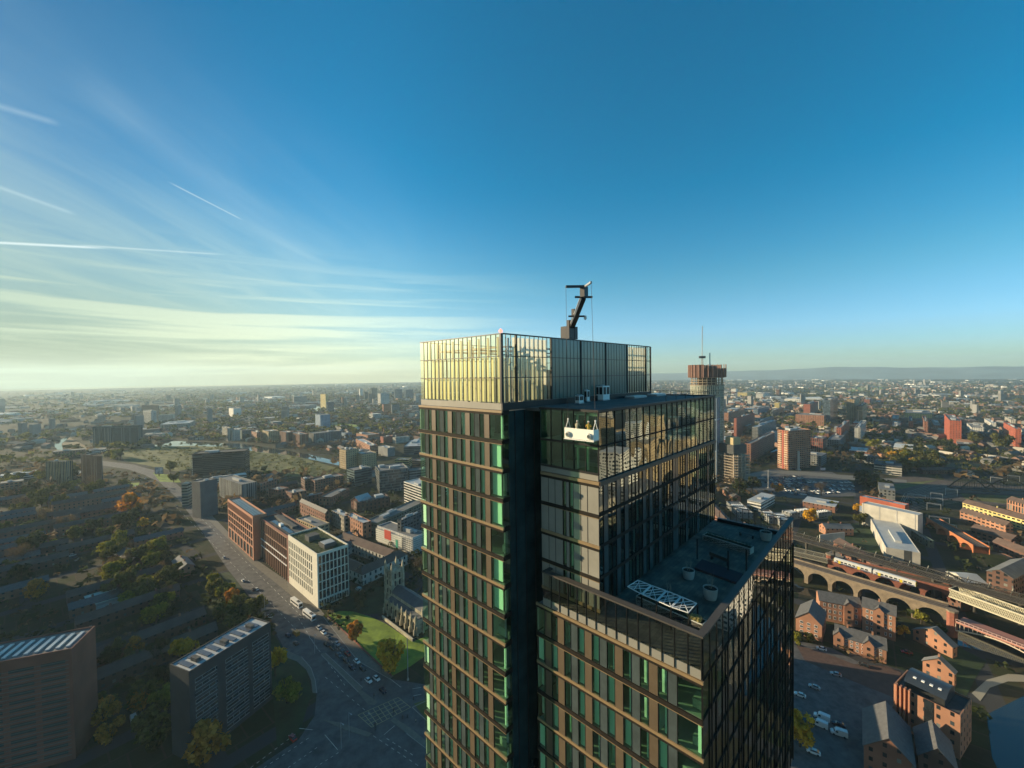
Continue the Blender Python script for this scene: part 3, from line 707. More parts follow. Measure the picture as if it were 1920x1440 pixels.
c = MB(); x, y, z = BP(1067.5, 606, 56); c.box(x - .3, x + .3, y - .2, y + .2, z - .45, z + .4); c.build('winch', M_dsteel, crane)
c = MB()
ztop = at_dist(1061, 538, 43)
c.tube(LC(cu + 0.5, vL - 0.1, zc_ + 2.0), BP(1061, 538, 43), 0.018, 4); c.tube(LC(cu + 0.5, vR + 0.1, zc_ + 2.0), BP(1108.5, 530, 40.5), 0.018, 4)
c.build('hoist_cable', M_dsteel, crane)
# ------- people
M_skin = mat('skin', (0.45, 0.27, 0.18), 0.6); M_hiv = mat('ochre work jacket', (0.50, 0.34, 0.06), 0.85, noise=0.2, nscale=6); M_hiv2 = mat('pale work jacket', (0.42, 0.40, 0.28), 0.85, noise=0.2, nscale=6)
M_trs = mat('dark trousers', (0.03, 0.035, 0.05), 0.9)
def body_mesh(name, J, mat_):
    """one continuous skinned figure: J = {joint: (pos, radius, parent)}"""
    names = list(J); me = bpy.data.meshes.new(name)
    me.from_pydata([J[n][0] for n in names], [(names.index(J[n][2]), names.index(n)) for n in names if J[n][2]], [])
    o = bpy.data.objects.new(name, me); col.objects.link(o)
    md = o.modifiers.new('skin', 'SKIN'); md.use_smooth_shade = True
    for i, n in enumerate(names):
        sv = me.skin_vertices[0].data[i]; r = J[n][1]; sv.radius = (r, r) if not isinstance(r, tuple) else r; sv.use_root = (n == 'pelvis')
    sd = o.modifiers.new('sub', 'SUBSURF'); sd.levels = 1; sd.render_levels = 2
    me.materials.append(mat_); return o
def person(name, loc, rz, label, jacket, trousers, lean=0.15, arm=0.5, s=1.0, group=None, stride=0.12, helmet=None, hair=(0.03, 0.02, 0.015)):
    root = empty(name, loc, rz, label, 'person', group)
    k = s
    J = {'pelvis': ((0, 0, .93 * k), (.15, .11), None), 'waist': ((lean * .3, 0, 1.08 * k), (.135, .10), 'pelvis'), 'chest': ((lean * .8, 0, 1.32 * k), (.17, .12), 'waist'),
         'neck': ((lean * 1.1, 0, 1.50 * k), .055, 'chest'), 'head0': ((lean * 1.25, 0, 1.60 * k), .085, 'neck'), 'head1': ((lean * 1.3, 0, 1.70 * k), .075, 'head0')}
    for sgn, n in ((1, 'l'), (-1, 'r')):
        ph = sgn * stride
        J['hip' + n] = ((0, sgn * .09, .88 * k), .10, 'pelvis'); J['knee' + n] = ((ph * .6 + .03, sgn * .10, .48 * k), .065, 'hip' + n)
        J['ankle' + n] = ((ph, sgn * .10, .08 * k), .045, 'knee' + n); J['toe' + n] = ((ph + .16, sgn * .11, .04 * k), .035, 'ankle' + n)
        J['sh' + n] = ((lean * .9, sgn * .19, 1.42 * k), .065, 'chest'); J['el' + n] = ((lean * .9 + arm * .18, sgn * .25, 1.16 * k), .045, 'sh' + n)
        J['wr' + n] = ((lean * .9 + .12 + arm * .38, sgn * .2, (1.0 + arm * .22) * k), .033, 'el' + n); J['ha' + n] = ((lean * .9 + .2 + arm * .45, sgn * .19, (.98 + arm * .24) * k), .035, 'wr' + n)
    b = body_mesh('body', J, jacket); b.parent = root
    h = MB(); h.lathe((lean * 1.3, 0, 1.62 * k), [(.07, -0.09), (.092, -.04), (.1, .02), (.095, .07), (.07, .12), (.02, .145)], 10)
    h.build('head', M_skin, root)
    h = MB(); h.lathe((lean * 1.3 - .012, 0, 1.67 * k), [(.104, -.01), (.108, .03), (.085, .085), (.03, .11)], 10)
    h.build('hat' if helmet else 'hair', helmet or mat('hair', hair, 0.8), root)
    t = MB()
    for sgn in (1, -1):
        ph = sgn * stride
        t.tube((0, sgn * .09, .95 * k), (ph * .6 + .03, sgn * .10, .48 * k), .125, 8, .085); t.tube((ph * .6 + .03, sgn * .10, .5 * k), (ph, sgn * .10, .08 * k), .085, 8, .065)
    t.build('trousers', trousers, root)
    return root
M_helm = mat('white helmet', (0.8, 0.78, 0.7), 0.4)
x, y = W2(cu + 0.45, on_u(1076.5, 800, cu).y); person('person', (x, y, H + zc_ + 0.12), A46 + R(10), 'worker in a pale jacket standing at the left in the hanging cradle', M_hiv2, M_trs, 0.12, 0.7, helmet=M_helm)
x, y = W2(cu + 0.45, on_u(1099, 800, cu).y); person('person', (x, y, H + zc_ + 0.12), A46 + R(35), 'worker in an ochre jacket leaning over at the right in the hanging cradle', M_hiv, M_trs, 0.28, 0.9, helmet=M_helm)
# ------- terrace furniture
ZF = -23.62
def tpos(px, py): return on_z(px, py, H + ZF)
M_pot = mat('pale grey pot', (0.42, 0.43, 0.40), 0.7, noise=0.08, nscale=2); M_soil = mat('soil', (0.03, 0.022, 0.015), 0.95); M_twig = mat('bare twigs', (0.30, 0.26, 0.2), 0.9)
def bare_twigs(h, n, seed, spread=0.5):
    r = random.Random(seed); b = MB()
    for i in range(n):
        a = r.uniform(0, 6.283); p = Vector((0.1 * math.cos(a), 0.1 * math.sin(a), 0)); q = p + Vector((math.cos(a) * spread * r.uniform(.2, .6), math.sin(a) * spread * r.uniform(.2, .6), h * r.uniform(.5, .8)))
        b.tube(p, q, 0.018, 4, 0.010)
        for k in range(3):
            s_ = p.lerp(q, r.uniform(.4, 1)); b.tube(s_, s_ + Vector((r.uniform(-.3, .3), r.uniform(-.3, .3), h * r.uniform(.2, .45))), 0.009, 3, 0.004)
    return b
pots = [((1332, 1122), 0.72, 1.15, 'largest round white pot with a bare shrub beside the pergola'), ((1291, 1084), 0.68, 1.0, 'round white pot with a bare shrub by the dark mat on the terrace'),
        ((1254, 1124), 0.55, 0.6, 'low dark-filled pot with thin twigs behind the pergola'), ((1436, 1012), 0.75, 1.15, 'round white pot in the far corner of the terrace')]
for i, (p, r_, h_, lb) in enumerate(pots):
    u, v = tpos(*p); t = ulocal((u, v), ZF, 'plant_pot', lb, 'plant pot', 'round pots on the terrace')
    MB().lathe((0, 0, 0), [(r_ * .78, 0), (r_ * .9, h_ * .3), (r_, h_), (r_ * .92, h_), (r_ * .9, h_ - .12)], 24, cap=False).build('pot', M_pot, t)
    MB().lathe((0, 0, h_ - .14), [(r_ * .91, 0), (r_ * .5, .03), (0.01, .05)], 24, cap=False).build('soil', M_soil, t)
    o = bare_twigs(1.6, 7, i).build('shrub', M_twig, t); o.location = (0, 0, h_ - .1)
M_plk = mat('white planter', (0.50, 0.52, 0.48), 0.6, noise=0.06)
def planter(p, q, w, h, label, veg=True, seed=1, vegm=None):
    a = tpos(*p); b = tpos(*q); L = math.hypot(b[0] - a[0], b[1] - a[1]); ang = math.atan2(b[1] - a[1], b[0] - a[0])
    t = ulocal(a, ZF, 'planter', label, 'planter', 'long planters on the terrace', ang)
    c = MB(); c.box(0, L, 0, 0.06, 0, h); c.box(0, L, w - .06, w, 0, h); c.box(0, .06, .06, w - .06, 0, h); c.box(L - .06, L, .06, w - .06, 0, h); c.build('box', M_plk, t)
    MB().box(.06, L - .06, .06, w - .06, 0.02, h - .1).build('soil', M_soil, t)
    if veg:
        r = random.Random(seed); g = MB()
        for i in range(int(L * 140)):
            x, y = r.uniform(.1, L - .1), r.uniform(.1, w - .1); s_ = r.uniform(.05, .14); z = h - .08 + r.uniform(0, .32)
            a1 = r.uniform(0, 6.3); g.face([(x, y, z), (x + s_ * math.cos(a1), y + s_ * math.sin(a1), z + s_ * r.uniform(-.5, .8)), (x - s_ * math.sin(a1) * .6, y + s_ * math.cos(a1) * .6, z + s_ * .5)])
        g.build('foliage', vegm or mat('low evergreen', (0.03, 0.06, 0.02), 0.9, noise=.4, nscale=3), t)
    return t, L
pl1, L1 = planter((1318, 1188), (1193, 1132), -0.9, 0.85, 'long white planter under the pergola beside the near parapet', veg=True)
planter((1407, 1040), (1318, 1012), -1.0, 0.8, 'long white planter with a low hedge across the terrace', seed=4)
# ornamental grass clump
t = ulocal(tpos(1303, 1178), ZF + .6, 'grass_clump', 'straw-coloured grass clump in the near end of the planter', 'plant')
g = MB(); r = random.Random(3)
for i in range(420):
    a = r.uniform(0, 6.3); l = r.uniform(.35, .75); s_ = r.uniform(.2, .7); w_ = .012
    p = Vector((r.uniform(-.25, .25), r.uniform(-.5, .5), 0)); q = p + Vector((math.cos(a) * l * s_ * .6, math.sin(a) * l * s_ * .6, l * .8)); e = q + Vector((math.cos(a) * l * .3, math.sin(a) * l * .3, -l * .1 * s_))
    sd_ = Vector((-math.sin(a), math.cos(a), 0)) * w_; g.face([p - sd_, p + sd_, q + sd_, q - sd_]); g.face([q - sd_, q + sd_, e])
g.build('blades', mat('straw grass', (0.55, 0.48, 0.18), 0.8, noise=.25, nscale=5), t)
# pergola of four lattice frames
pg = ulocal(tpos(1312, 1176), ZF, 'pergola', 'row of four white lattice frames on dark posts over the planter', 'pergola')
a0, b0 = on_z(1300, 1166, H + ZF + 2.0), None
M_lat = mat('white lattice', (0.82, 0.82, 0.78), 0.4)
ou, ov = tpos(1312, 1176)
quads = [((1224, 1089), (1266, 1101)), ((1252, 1099), (1304, 1112)), ((1281, 1109), (1339, 1121)), ((1310, 1119), (1370, 1131))]
zt_ = ZF + 2.1
c_near = [on_z(*p, H + zt_) for p in ((1175, 1100), (1203, 1115), (1231, 1127), (1258, 1139), (1291, 1150))]
c_far = [on_z(*p, H + zt_) for p in ((1196, 1087), (1222, 1097), (1250, 1107), (1278, 1118), (1308, 1131))]
for k in range(4):
    f_ = MB(); P4 = [c_near[k], c_near[k + 1], c_far[k + 1], c_far[k]]
    cx = sum(p[0] for p in P4) / 4; cy = sum(p[1] for p in P4) / 4
    P4 = [(cx + (p[0] - cx) * .93 - ou, cy + (p[1] - cy) * .93 - ov, 2.1) for p in P4]
    for i in range(4): f_.beam(P4[i], P4[(i + 1) % 4], 0.07)
    L_ = lambda i, tt: tuple(Vector(P4[i]).lerp(Vector(P4[(i + 1) % 4]), tt))
    for (i, s1, j, s2) in ((0, 0.0, 2, 0.0), (0, 1.0, 2, 1.0), (0, 0.45, 2, 0.85), (0, .15, 1, .6), (3, .6, 2, .35)): f_.beam(L_(i, s1), L_(j, s2), 0.05, 0.045)
    f_.build('lattice_frame', M_lat, pg)
ps = MB()
for k in range(5):
    q1 = (c_near[k][0] - ou, c_near[k][1] - ov); q2 = (c_far[k][0] - ou, c_far[k][1] - ov)
    ps.beam((*q1, 2.0), (*q2, 2.0), 0.12)
    if k: ps.beam((*q1, 0), (*q1, 2.0), 0.12)
    ps.beam((*q2, 0), (*q2, 2.0), 0.12)
ps.build('posts', M_black, pg)
# lamp posts, benches, mat
for px, y0_, label in ((1307.5, 1048, 'dark post by the wall on the terrace'), (1365.5, 1073, 'thick dark post by the dark mat'), (1399.5, 1071, 'dark post beside the terrace bench')):
    t = ulocal(tpos(px, y0_), ZF, 'terrace_post', label, 'post', 'posts on the terrace')
    MB().box(-.07, .07, -.07, .07, 0, 2.6).build('post', M_black, t); MB().box(-.12, .12, -.12, .12, 0, .03).build('base_plate', M_dsteel, t)
M_seat = mat('dark slats', (0.05, 0.045, 0.04), 0.7)
def bench(px, py, label, rz=0, L=2.2, back=True, name='bench', cat='bench'):
    t = ulocal(tpos(px, py), ZF, name, label, cat, 'seats on the terrace' if cat == 'bench' else None, rz)
    s_ = MB()
    for k in range(4): s_.box(0, L, k * .12, k * .12 + .1, .42, .46)
    s_.build('seat', M_seat, t)
    for x in (0.1, L - .2): MB().box(x, x + .08, 0, .45, 0, .42).build('leg', M_black, t)
    if back: MB().box(0, L, .5, .54, .55, .95).build('backrest', M_seat, t)
bench(1369, 1060, 'dark slatted bench with a back near the edge of the terrace', R(75), 2.4)
bench(1415, 1010, 'dark table and bench set beside the far pot', R(80), 2.0, False)
t = ulocal(tpos(1386, 1094), ZF, 'floor_mat', 'dark purple rubber mat laid on the terrace', 'mat')
q = [on_z(*p, H + ZF) for p in ((1308, 1056), (1316, 1053), (1384, 1088), (1378, 1096))]; q = [on_z(*p, H + ZF) for p in ((1302, 1068), (1316, 1052), (1394, 1080), (1381, 1096))]
u0_, v0_ = tpos(1386, 1094)
MB().prism([(a - u0_, b - v0_) for a, b in reversed(q)], 0.004, .25).build('mat', mat('purple rubber', (0.035, 0.02, 0.03), 0.8), t)
t = ulocal(tpos(1275, 1170), ZF, 'metal_stool', 'small square steel stool beside the long planter', 'stool')
MB().box(-.3, .3, -.3, .3, .5, .54).build('top', M_dsteel, t)
for a, b in ((-.27, -.27), (.27, -.27), (.27, .27), (-.27, .27)): MB().box(a - .02, a + .02, b - .02, b + .02, 0, .5).build('leg', M_steel, t)
# ---------------------------------------------------------------- building helpers
DEFYAW = 46.34
def solve_px(n3, d, px):
    a = (px - 960)
    return (a * n3.dot(FW) - FPX * n3.dot(RT)) / (FPX * d.dot(RT) - a * d.dot(FW))
def site(L, N, R_, yb=None, h=None, yaw=None):
    """near corner and roof edges as seen -> ground corner, yaw, width, depth, height in metres"""
    if h is None:
        g = G(N[0], yb); h = height_at(N[0], N[1], g.x, g.y)
    else:
        g = G(N[0], N[1], h)
    n3 = Vector((g.x, g.y, h - H))
    if yaw is None:
        yaw = R(DEFYAW)
        if isinstance(R_, tuple): p = G(*R_, h); yaw = math.atan2(p.y - g.y, p.x - g.x)
        elif isinstance(L, tuple): p = G(*L, h); yaw = math.atan2(p.y - g.y, p.x - g.x) - math.pi / 2
    else: yaw = R(yaw)
    xr = R_[0] if isinstance(R_, tuple) else R_; xl = L[0] if isinstance(L, tuple) else L
    du = Vector((math.cos(yaw), math.sin(yaw), 0)); dv = Vector((-math.sin(yaw), math.cos(yaw), 0))
    a = abs(solve_px(n3, du, xr)); b = abs(solve_px(n3, dv, xl))
    return g, yaw, min(a, 260), min(b, 260), h
M_roofg = mat('grey roof felt', (0.16, 0.165, 0.16), 0.9, noise=0.25, nscale=0.15)
M_roofd = mat('dark roof felt', (0.06, 0.065, 0.065), 0.9, noise=0.3, nscale=0.15)
M_roofl = mat('pale roof sheet', (0.42, 0.44, 0.43), 0.6, noise=0.15, nscale=0.1)
M_roofb = mat('brown roof', (0.11, 0.075, 0.06), 0.9, noise=0.25, nscale=0.2)
M_slate = mat('slate tiles', (0.10, 0.10, 0.098), 0.75, noise=0.25, nscale=0.8)
M_solar = mat('solar panel', (0.015, 0.02, 0.035), 0.12, spec=0.8)
M_pipe = mat('roof plant grey', (0.35, 0.36, 0.35), 0.6, noise=0.2, nscale=0.6)
M_cwin = mat('dark window glass', (0.018, 0.024, 0.028), 0.07, spec=0.8, noise=0.4, nscale=0.2)
ROOF = dict(g=M_roofg, d=M_roofd, l=M_roofl, b=M_roofb, s=M_slate)
_fac = {}
WALLS = dict(brick=(0.24, 0.115, 0.075), redbrick=(0.30, 0.105, 0.07), dbrick=(0.13, 0.07, 0.05), orange=(0.37, 0.185, 0.11), stone=(0.36, 0.33, 0.26), white=(0.62, 0.61, 0.55),
             grey=(0.20, 0.21, 0.205), dgrey=(0.09, 0.10, 0.105), char=(0.035, 0.042, 0.045), rust=(0.20, 0.075, 0.05), teal=(0.06, 0.12, 0.13), yellow=(0.60, 0.50, 0.20), tan=(0.40, 0.31, 0.18), pale=(0.46, 0.44, 0.38), red=(0.37, 0.095, 0.05), blue=(0.20, 0.28, 0.36), green=(0.10, 0.14, 0.11))
def fac(wall, style='std', n=None):
    key = (wall, style, n)
    if key not in _fac:
        w = WALLS[wall]
        S = dict(std=(3.2, 3.1, .48, .50, {}), flats=(3.6, 2.9, .62, .46, {}), strip=(9.0, 3.2, .97, .45, {}), glass=(1.6, 3.3, .86, .80, dict(glass=(0.03, 0.05, 0.055))), vert=(2.2, 40, .5, .96, {}),
                 small=(3.6, 3.4, .30, .42, {}), none=(50, 50, 0, 0, {}), ware=(4.2, 3.9, .34, .55, {}), tall=(2.6, 6.2, .55, .84, {}), balc=(12, 2.9, .99, .55, dict(glass=(0.02, 0.025, 0.025))))[style]
        _fac[key] = facade('%s %s wall' % (wall, style), w, bay=S[0], floor=S[1], wf=S[2], hf=S[3], **S[4])
    return _fac[key]
br_ = random.Random(5)
def roof_kit(t, a, b, h, n, seedr, mats_=(M_pipe, M_roofl)):
    for i in range(n):
        w, d, k = seedr.uniform(.08, .28) * a, seedr.uniform(.12, .4) * b, seedr.uniform(1.0, 3.0)
        x, y = seedr.uniform(.1, .85) * (a - w), seedr.uniform(.1, .85) * (b - d)
        MB().box(x, x + w, y, y + d, h - 0.6, h - .6 + k).build('roof_plant', seedr.choice(mats_), t)
def bld(name, label, cat, L, N, R_, yb=None, h=None, yaw=None, wall='brick', style='std', roof='g', kit=None, parapet=0.8, group=None, wallR=None, styleR=None, shape='flat', ridge='x', rh=None, gwin=None, maxd=None, minb=0, maxa=None):
    g, yw, a, b, h = site(L, N, R_, yb, h, yaw)
    if maxd: a = min(a, maxd); b = min(b, maxd)
    if maxa: a = min(a, maxa)
    a = max(a, min(minb, 12)); b = max(b, minb)
    t = empty(name, (g.x, g.y, 0), yw, label, cat, group)
    r = random.Random(int(N[0] * 7 + N[1]))
    wm = fac(wall, style)
    if shape == 'flat':
        c = MB(); c.box(0, a, 0, b, 0, h, uv=True, top=False, bottom=False); c.hasuv = True
        th = 0.35
        c.box(th, a - th, th, b - th, h - parapet, h - parapet + .001, top=False, bottom=False)
        for (x0, x1, y0, y1) in ((0, a, 0, th), (0, a, b - th, b), (0, th, th, b - th), (a - th, a, th, b - th)):
            c.face([(x0, y0, h), (x1, y0, h), (x1, y1, h), (x0, y1, h)])
        c.face([(th, th, h), (th, b - th, h), (th, b - th, h - parapet), (th, th, h - parapet)]); c.face([(th, th, h - parapet), (a - th, th, h - parapet), (a - th, th, h), (th, th, h)])
        c.face([(a - th, th, h - parapet), (a - th, b - th, h - parapet), (a - th, b - th, h), (a - th, th, h)]); c.face([(a - th, b - th, h - parapet), (th, b - th, h - parapet), (th, b - th, h), (a - th, b - th, h)])
        c.build('wall', wm, t)
        c = MB(); c.face([(th, th, h - parapet + .01), (a - th, th, h - parapet + .01), (a - th, b - th, h - parapet + .01), (th, b - th, h - parapet + .01)]); c.build('roof', ROOF[roof], t)
        roof_kit(t, a, b, h, kit if kit is not None else (2 if a * b > 350 else 1), r)
    else:
        rh = rh or min(a, b) * 0.32
        c = MB(); c.box(0, a, 0, b, 0, h, uv=True, top=False, bottom=False)
        e = 0.4
        rf_ = MB()
        if ridge == 'x':
            c.face([(0, b, h), (0, 0, h), (0, b / 2, h + rh)], [(0, h), (b, h), (b / 2, h + rh)]); c.face([(a, 0, h), (a, b, h), (a, b / 2, h + rh)], [(0, h), (b, h), (b / 2, h + rh)])
            s_ = e * rh / (b / 2)
            A = (-e, -e, h - s_); B = (a + e, -e, h - s_); C = (a + e, b / 2, h + rh); D = (-e, b / 2, h + rh); E_ = (a + e, b + e, h - s_); F = (-e, b + e, h - s_)
            up = lambda p: (p[0], p[1], p[2] + .18)
            for q in ((A, B, C, D), (D, C, E_, F)): rf_.face([up(p) for p in q]); rf_.face(list(reversed(q)))
            for q in ((B, A), (C, B), (E_, C), (F, E_), (D, F), (A, D)): rf_.face([q[1], q[0], up(q[0]), up(q[1])])
        else:
            c.face([(0, 0, h), (a, 0, h), (a / 2, 0, h + rh)], [(0, h), (a, h), (a / 2, h + rh)]); c.face([(a, b, h), (0, b, h), (a / 2, b, h + rh)], [(0, h), (a, h), (a / 2, h + rh)])
            s_ = e * rh / (a / 2)
            A = (-e, -e, h - s_); B = (-e, b + e, h - s_); C = (a / 2, b + e, h + rh); D = (a / 2, -e, h + rh); E_ = (a + e, b + e, h - s_); F = (a + e, -e, h - s_)
            up = lambda p: (p[0], p[1], p[2] + .18)
            for q in ((D, C, B, A), (F, E_, C, D)): rf_.face([up(p) for p in q]); rf_.face(list(reversed(q)))
            for q in ((A, B), (B, C), (C, E_), (E_, F), (F, D), (D, A)): rf_.face([q[1], q[0], up(q[0]), up(q[1])])
        c.build('wall', wm, t); rf_.build('roof', ROOF[roof], t)
        if kit:
            for i in range(kit):
                k = (i + .5) / kit
                x, y = (a * k, b / 2) if ridge == 'x' else (a / 2, b * k)
                MB().box(x - .5, x + .5, y - .35, y + .35, h + rh - .6, h + rh + 1.3).build('chimney', fac(wall, 'none'), t)
    if gwin: gwin(t, a, b, h)
    t['dims'] = (a, b, h)
    return t
def windows_on(t, face, a, b, x0, x1, z0, z1, nx, nz, fw, fh, m=None, off=-0.06, frame=None, depth=.05, skip=None, name='window', deco=None):
    """individual panes (shared mesh) on a face: 'R' is local y=0, 'L' local x=0"""
    cx, cz = (x1 - x0) / nx, (z1 - z0) / nz; w, hh = cx * fw, cz * fh
    me = MB().box(-w / 2, w / 2, 0, depth, -hh / 2, hh / 2).mesh(name, m or M_cwin)
    fr = None
    if frame:
        q = MB(); f = .12
        q.box(-w / 2 - f, w / 2 + f, -.06, 0, -hh / 2 - f, -hh / 2); q.box(-w / 2 - f, w / 2 + f, -.06, 0, hh / 2, hh / 2 + f); q.box(-w / 2 - f, -w / 2, -.06, 0, -hh / 2, hh / 2); q.box(w / 2, w / 2 + f, -.06, 0, -hh / 2, hh / 2)
        q.box(-.03, .03, -.05, 0, -hh / 2, hh / 2); fr = q.mesh('frame', frame)
    for j in range(nz):
        for i in range(nx):
            if skip and skip(i, j): continue
            X, Z = x0 + (i + .5) * cx, z0 + (j + .5) * cz
            if face == 'R': o = inst(name, me, t, (X, off, Z))
            else: o = inst(name, me, t, (off, X, Z), -math.pi / 2)
            if fr: f_ = inst('frame', fr, o)
# ---------------------------------------------------------------- three street blocks by the church, modelled in full
M_wstone = mat('white stone cladding', (0.66, 0.63, 0.52), 0.75, noise=0.08, nscale=0.5)
M_obrick = mat('orange brick', (0.42, 0.185, 0.105), 0.85, noise=0.15, nscale=1.2)
M_rbrick = mat('dark red brick', (0.20, 0.075, 0.05), 0.85, noise=0.15, nscale=1.2)
M_cream = mat('cream render', (0.58, 0.50, 0.36), 0.8)
M_green = mat('roof garden', (0.05, 0.075, 0.02), 0.95, noise=0.6, nscale=0.4)
def shell(t, a, b, h, m, roofm, parapet=1.0, d=0.5):
    c = MB(); c.box(d, a - d, d, b - d, 0, h - parapet)
    c.box(0, a, 0, .5, h - parapet - .6, h); c.box(0, a, b - .5, b, h - parapet - .6, h); c.box(0, .5, .5, b - .5, h - parapet - .6, h); c.box(a - .5, a, .5, b - .5, h - parapet - .6, h)
    return c
def grid_face(c, t, face, a, b, x0, x1, z0, z1, nx, nz, pier, band, d=.5, m=None, proud=0.0):
    """piers and bands on the face, a separate pane in every cell"""
    cx, cz = (x1 - x0) / nx, (z1 - z0) / nz
    def bx(p, q, r0, r1, e=0.0):
        if face == 'R': c.box(p, q, -proud - e, d, r0, r1)
        else: c.box(-proud - e, d, p, q, r0, r1)
    for i in range(nx + 1):
        x = x0 + i * cx; bx(max(x0, x - pier / 2), min(x1, x + pier / 2), z0, z1)
    for j in range(nz + 1):
        z = z0 + j * cz; bx(x0, x1, z - band / 2, z + band / 2, 0.003 - .006)
    me = MB().box(-(cx - pier) / 2, (cx - pier) / 2, 0, .06, -(cz - band) / 2, (cz - band) / 2).mesh('window', m or M_cwin)
    for j in range(nz):
        for i in range(nx):
            X, Z = x0 + (i + .5) * cx, z0 + (j + .5) * cz
            if face == 'R': inst('window', me, t, (X, d - .1, Z))
            else: inst('window', me, t, (d - .1, X, Z), -math.pi / 2)
# white one
g, yw, a, b, h = site((540, 1006), (596.7, 1039), 653, 1141, yaw=47.5)
t = empty('office_block', (g.x, g.y, 0), yw, 'white stone block with a deep window grid on the corner by the lawn', 'office block')
c = shell(t, a, b, h, None, None)
grid_face(c, t, 'R', a, b, .4, a - .1, 4.8, h - 1.6, 8, 5, .55, .5)
grid_face(c, t, 'R', a, b, .4, a - .1, 0.3, 4.3, 12, 1, .5, .5)
c.box(0, .9, -0.004, 7.2, 0, h - 1.6)          # blank bay
grid_face(c, t, 'L', a, b, 7.2, b - .2, 4.8, h - 3.2, 13, 5, 1.35, .9)
c.box(0, .5, 7.2, b - .2, h - 3.2, h - 1.6); c.box(0, .5, 7.2, b - .2, 0, 4.4)
c.box(0.0, a, b - .5, b - .004, 0, h - 1); c.box(a - .5, a - .004, 0, b, 0, h - 1)
c.build('wall', M_wstone, t)
MB().box(.6, a - .6, .6, b - .6, h - 1.0, h - .95).build('roof', M_green, t)
MB().box(a * .35, a * .75, b * .12, b * .3, h - .9, h + 1.6).build('roof_plant', M_roofd, t); MB().box(a * .38, a * .72, b * .14, b * .28, h + 1.6, h + 1.9).build('plant_lid', M_pipe, t)
MB().box(a * .25, a * .6, b * .52, b * .66, h - .9, h + 2.6).build('roof_plant', M_roofd, t)
r = random.Random(8)
sh = MB()
for i in range(1500):
    x, y, z = r.uniform(1, a - 1), r.uniform(1, b - 1), h - .9 + r.uniform(0, .9); s_ = r.uniform(.2, .6)
    sh.face([(x, y, z), (x + s_, y + r.uniform(-.3, .3), z + r.uniform(-.2, .4)), (x + r.uniform(-.2, .3), y + s_, z + r.uniform(0, .4))])
sh.build('roof_shrubs', mat('roof shrubs', (0.05, 0.06, 0.02), 0.95, noise=.6, nscale=.6), t)
GW, YW, HW = g, yw, h
# dark red finned one in the same row
vdir = Vector((-math.sin(yw), math.cos(yw)))
g2 = Vector((g.x, g.y)) + vdir * (b + .02)
n3 = Vector((g2.x, g2.y, h - H)); b2 = abs(solve_px(n3, Vector((*vdir, 0)), 488)); h2 = h - 1.2
t = empty('brick_block', (g2.x, g2.y, 0), yw, 'dark red brick block with pale upright fins between the white and the orange blocks', 'office block')
c = shell(t, a * .8, b2, h2, None, None)
c.box(0, .5, 0, 2.6, 0, h2 - 1.6); c.box(0, .5, b2 - .8, b2, 0, h2 - 1.6)
c.box(0.01, a * .8, b2 - .5, b2 - .01, 0, h2 - 1)
c.build('wall', M_rbrick, t)
c = MB(); z1 = h2 - 1.7
for i in range(15):
    y = 2.7 + i * (b2 - 3.6) / 14; c.box(-.22, .35, y - .14, y + .14, 0, z1)
for z in (z1 - .35, z1 * .72, z1 * .50, z1 * .34): c.box(-.1, .35, 2.7, b2 - .8, z, z + .35)
c.build('fins', mat('warm fin', (0.50, 0.30, 0.19), .8), t)
w_ = (b2 - 3.6) / 14
for z0, z1_ , mm in ((.4, h2 * .32, M_cwin), (h2 * .35, h2 * .47, M_cwin), (h2 * .50, h2 * .67, M_cwin), (h2 * .71, h2 - 2.2, M_cwin)):
    me = MB().box(-w_ / 2 + .3, w_ / 2 - .3, 0, .06, z0, z1_).mesh('window', mm)
    for i in range(14): inst('window', me, t, (.38, 2.7 + (i + .5) * w_, 0), -math.pi / 2)
mk = MB().box(-w_ / 2 + .2, w_ / 2 - .4, -.55, 0, 0, .5).mesh('window_box', M_white)
for i in range(14):
    for z in (h2 * .33, h2 * .49): inst('window_box', mk, t, (.1, 2.7 + (i + .5) * w_, z), -math.pi / 2)
MB().box(.6, a * .8 - .6, .6, b2 - .6, h2 - 1, h2 - .95).build('roof', M_roofd, t)
MB().box(3, 6, b2 * .1, b2 * .75, h2 - .9, h2 - .3).build('solar_array', M_solar, t); MB().box(8, 11.5, b2 * .25, b2 * .9, h2 - .9, h2 + .8).build('roof_plant', M_roofd, t)
MB().box(4, 6, b2 * .45, b2 * .52, h2 - .3, h2 + 1).build('roof_plant', M_white, t)
# orange one
g, yw, a, b, h = site((426.7, 939), (475.8, 968.3), 500, 1051.7, yaw=47.5)
t = empty('brick_block', (g.x, g.y, 0), yw, 'tall orange brick block with long roof solar array at the far end of the row', 'office block')
c = shell(t, a, b, h, None, None)
c.box(.5, a, 0, .5, 0, h - 1.6); c.box(0, .5, 0, 1.2, 0, h - 1.6); c.box(0, .5, b - 1, b, 0, h - 1.6); c.box(.01, a, b - .5, b - .01, 0, h - 1); c.box(a - .5, a - .01, 0, b, 0, h - 1)
grid_face(c, t, 'L', a, b, 1.2, b - 1, h * .30, h * .76, 13, 3, .95, .9)
grid_face(c, t, 'L', a, b, 1.2, b - 1, h * .02, h * .28, 8, 1, 1.9, .6)
grid_face(c, t, 'L', a, b, 1.2, b - 1, h * .78, h - 1.9, 22, 1, .55, .5, m=M_rbrick)
c.build('wall', M_obrick, t)
MB().box(.6, a - .6, .6, b - .6, h - 1, h - .95).build('roof', M_roofg, t)
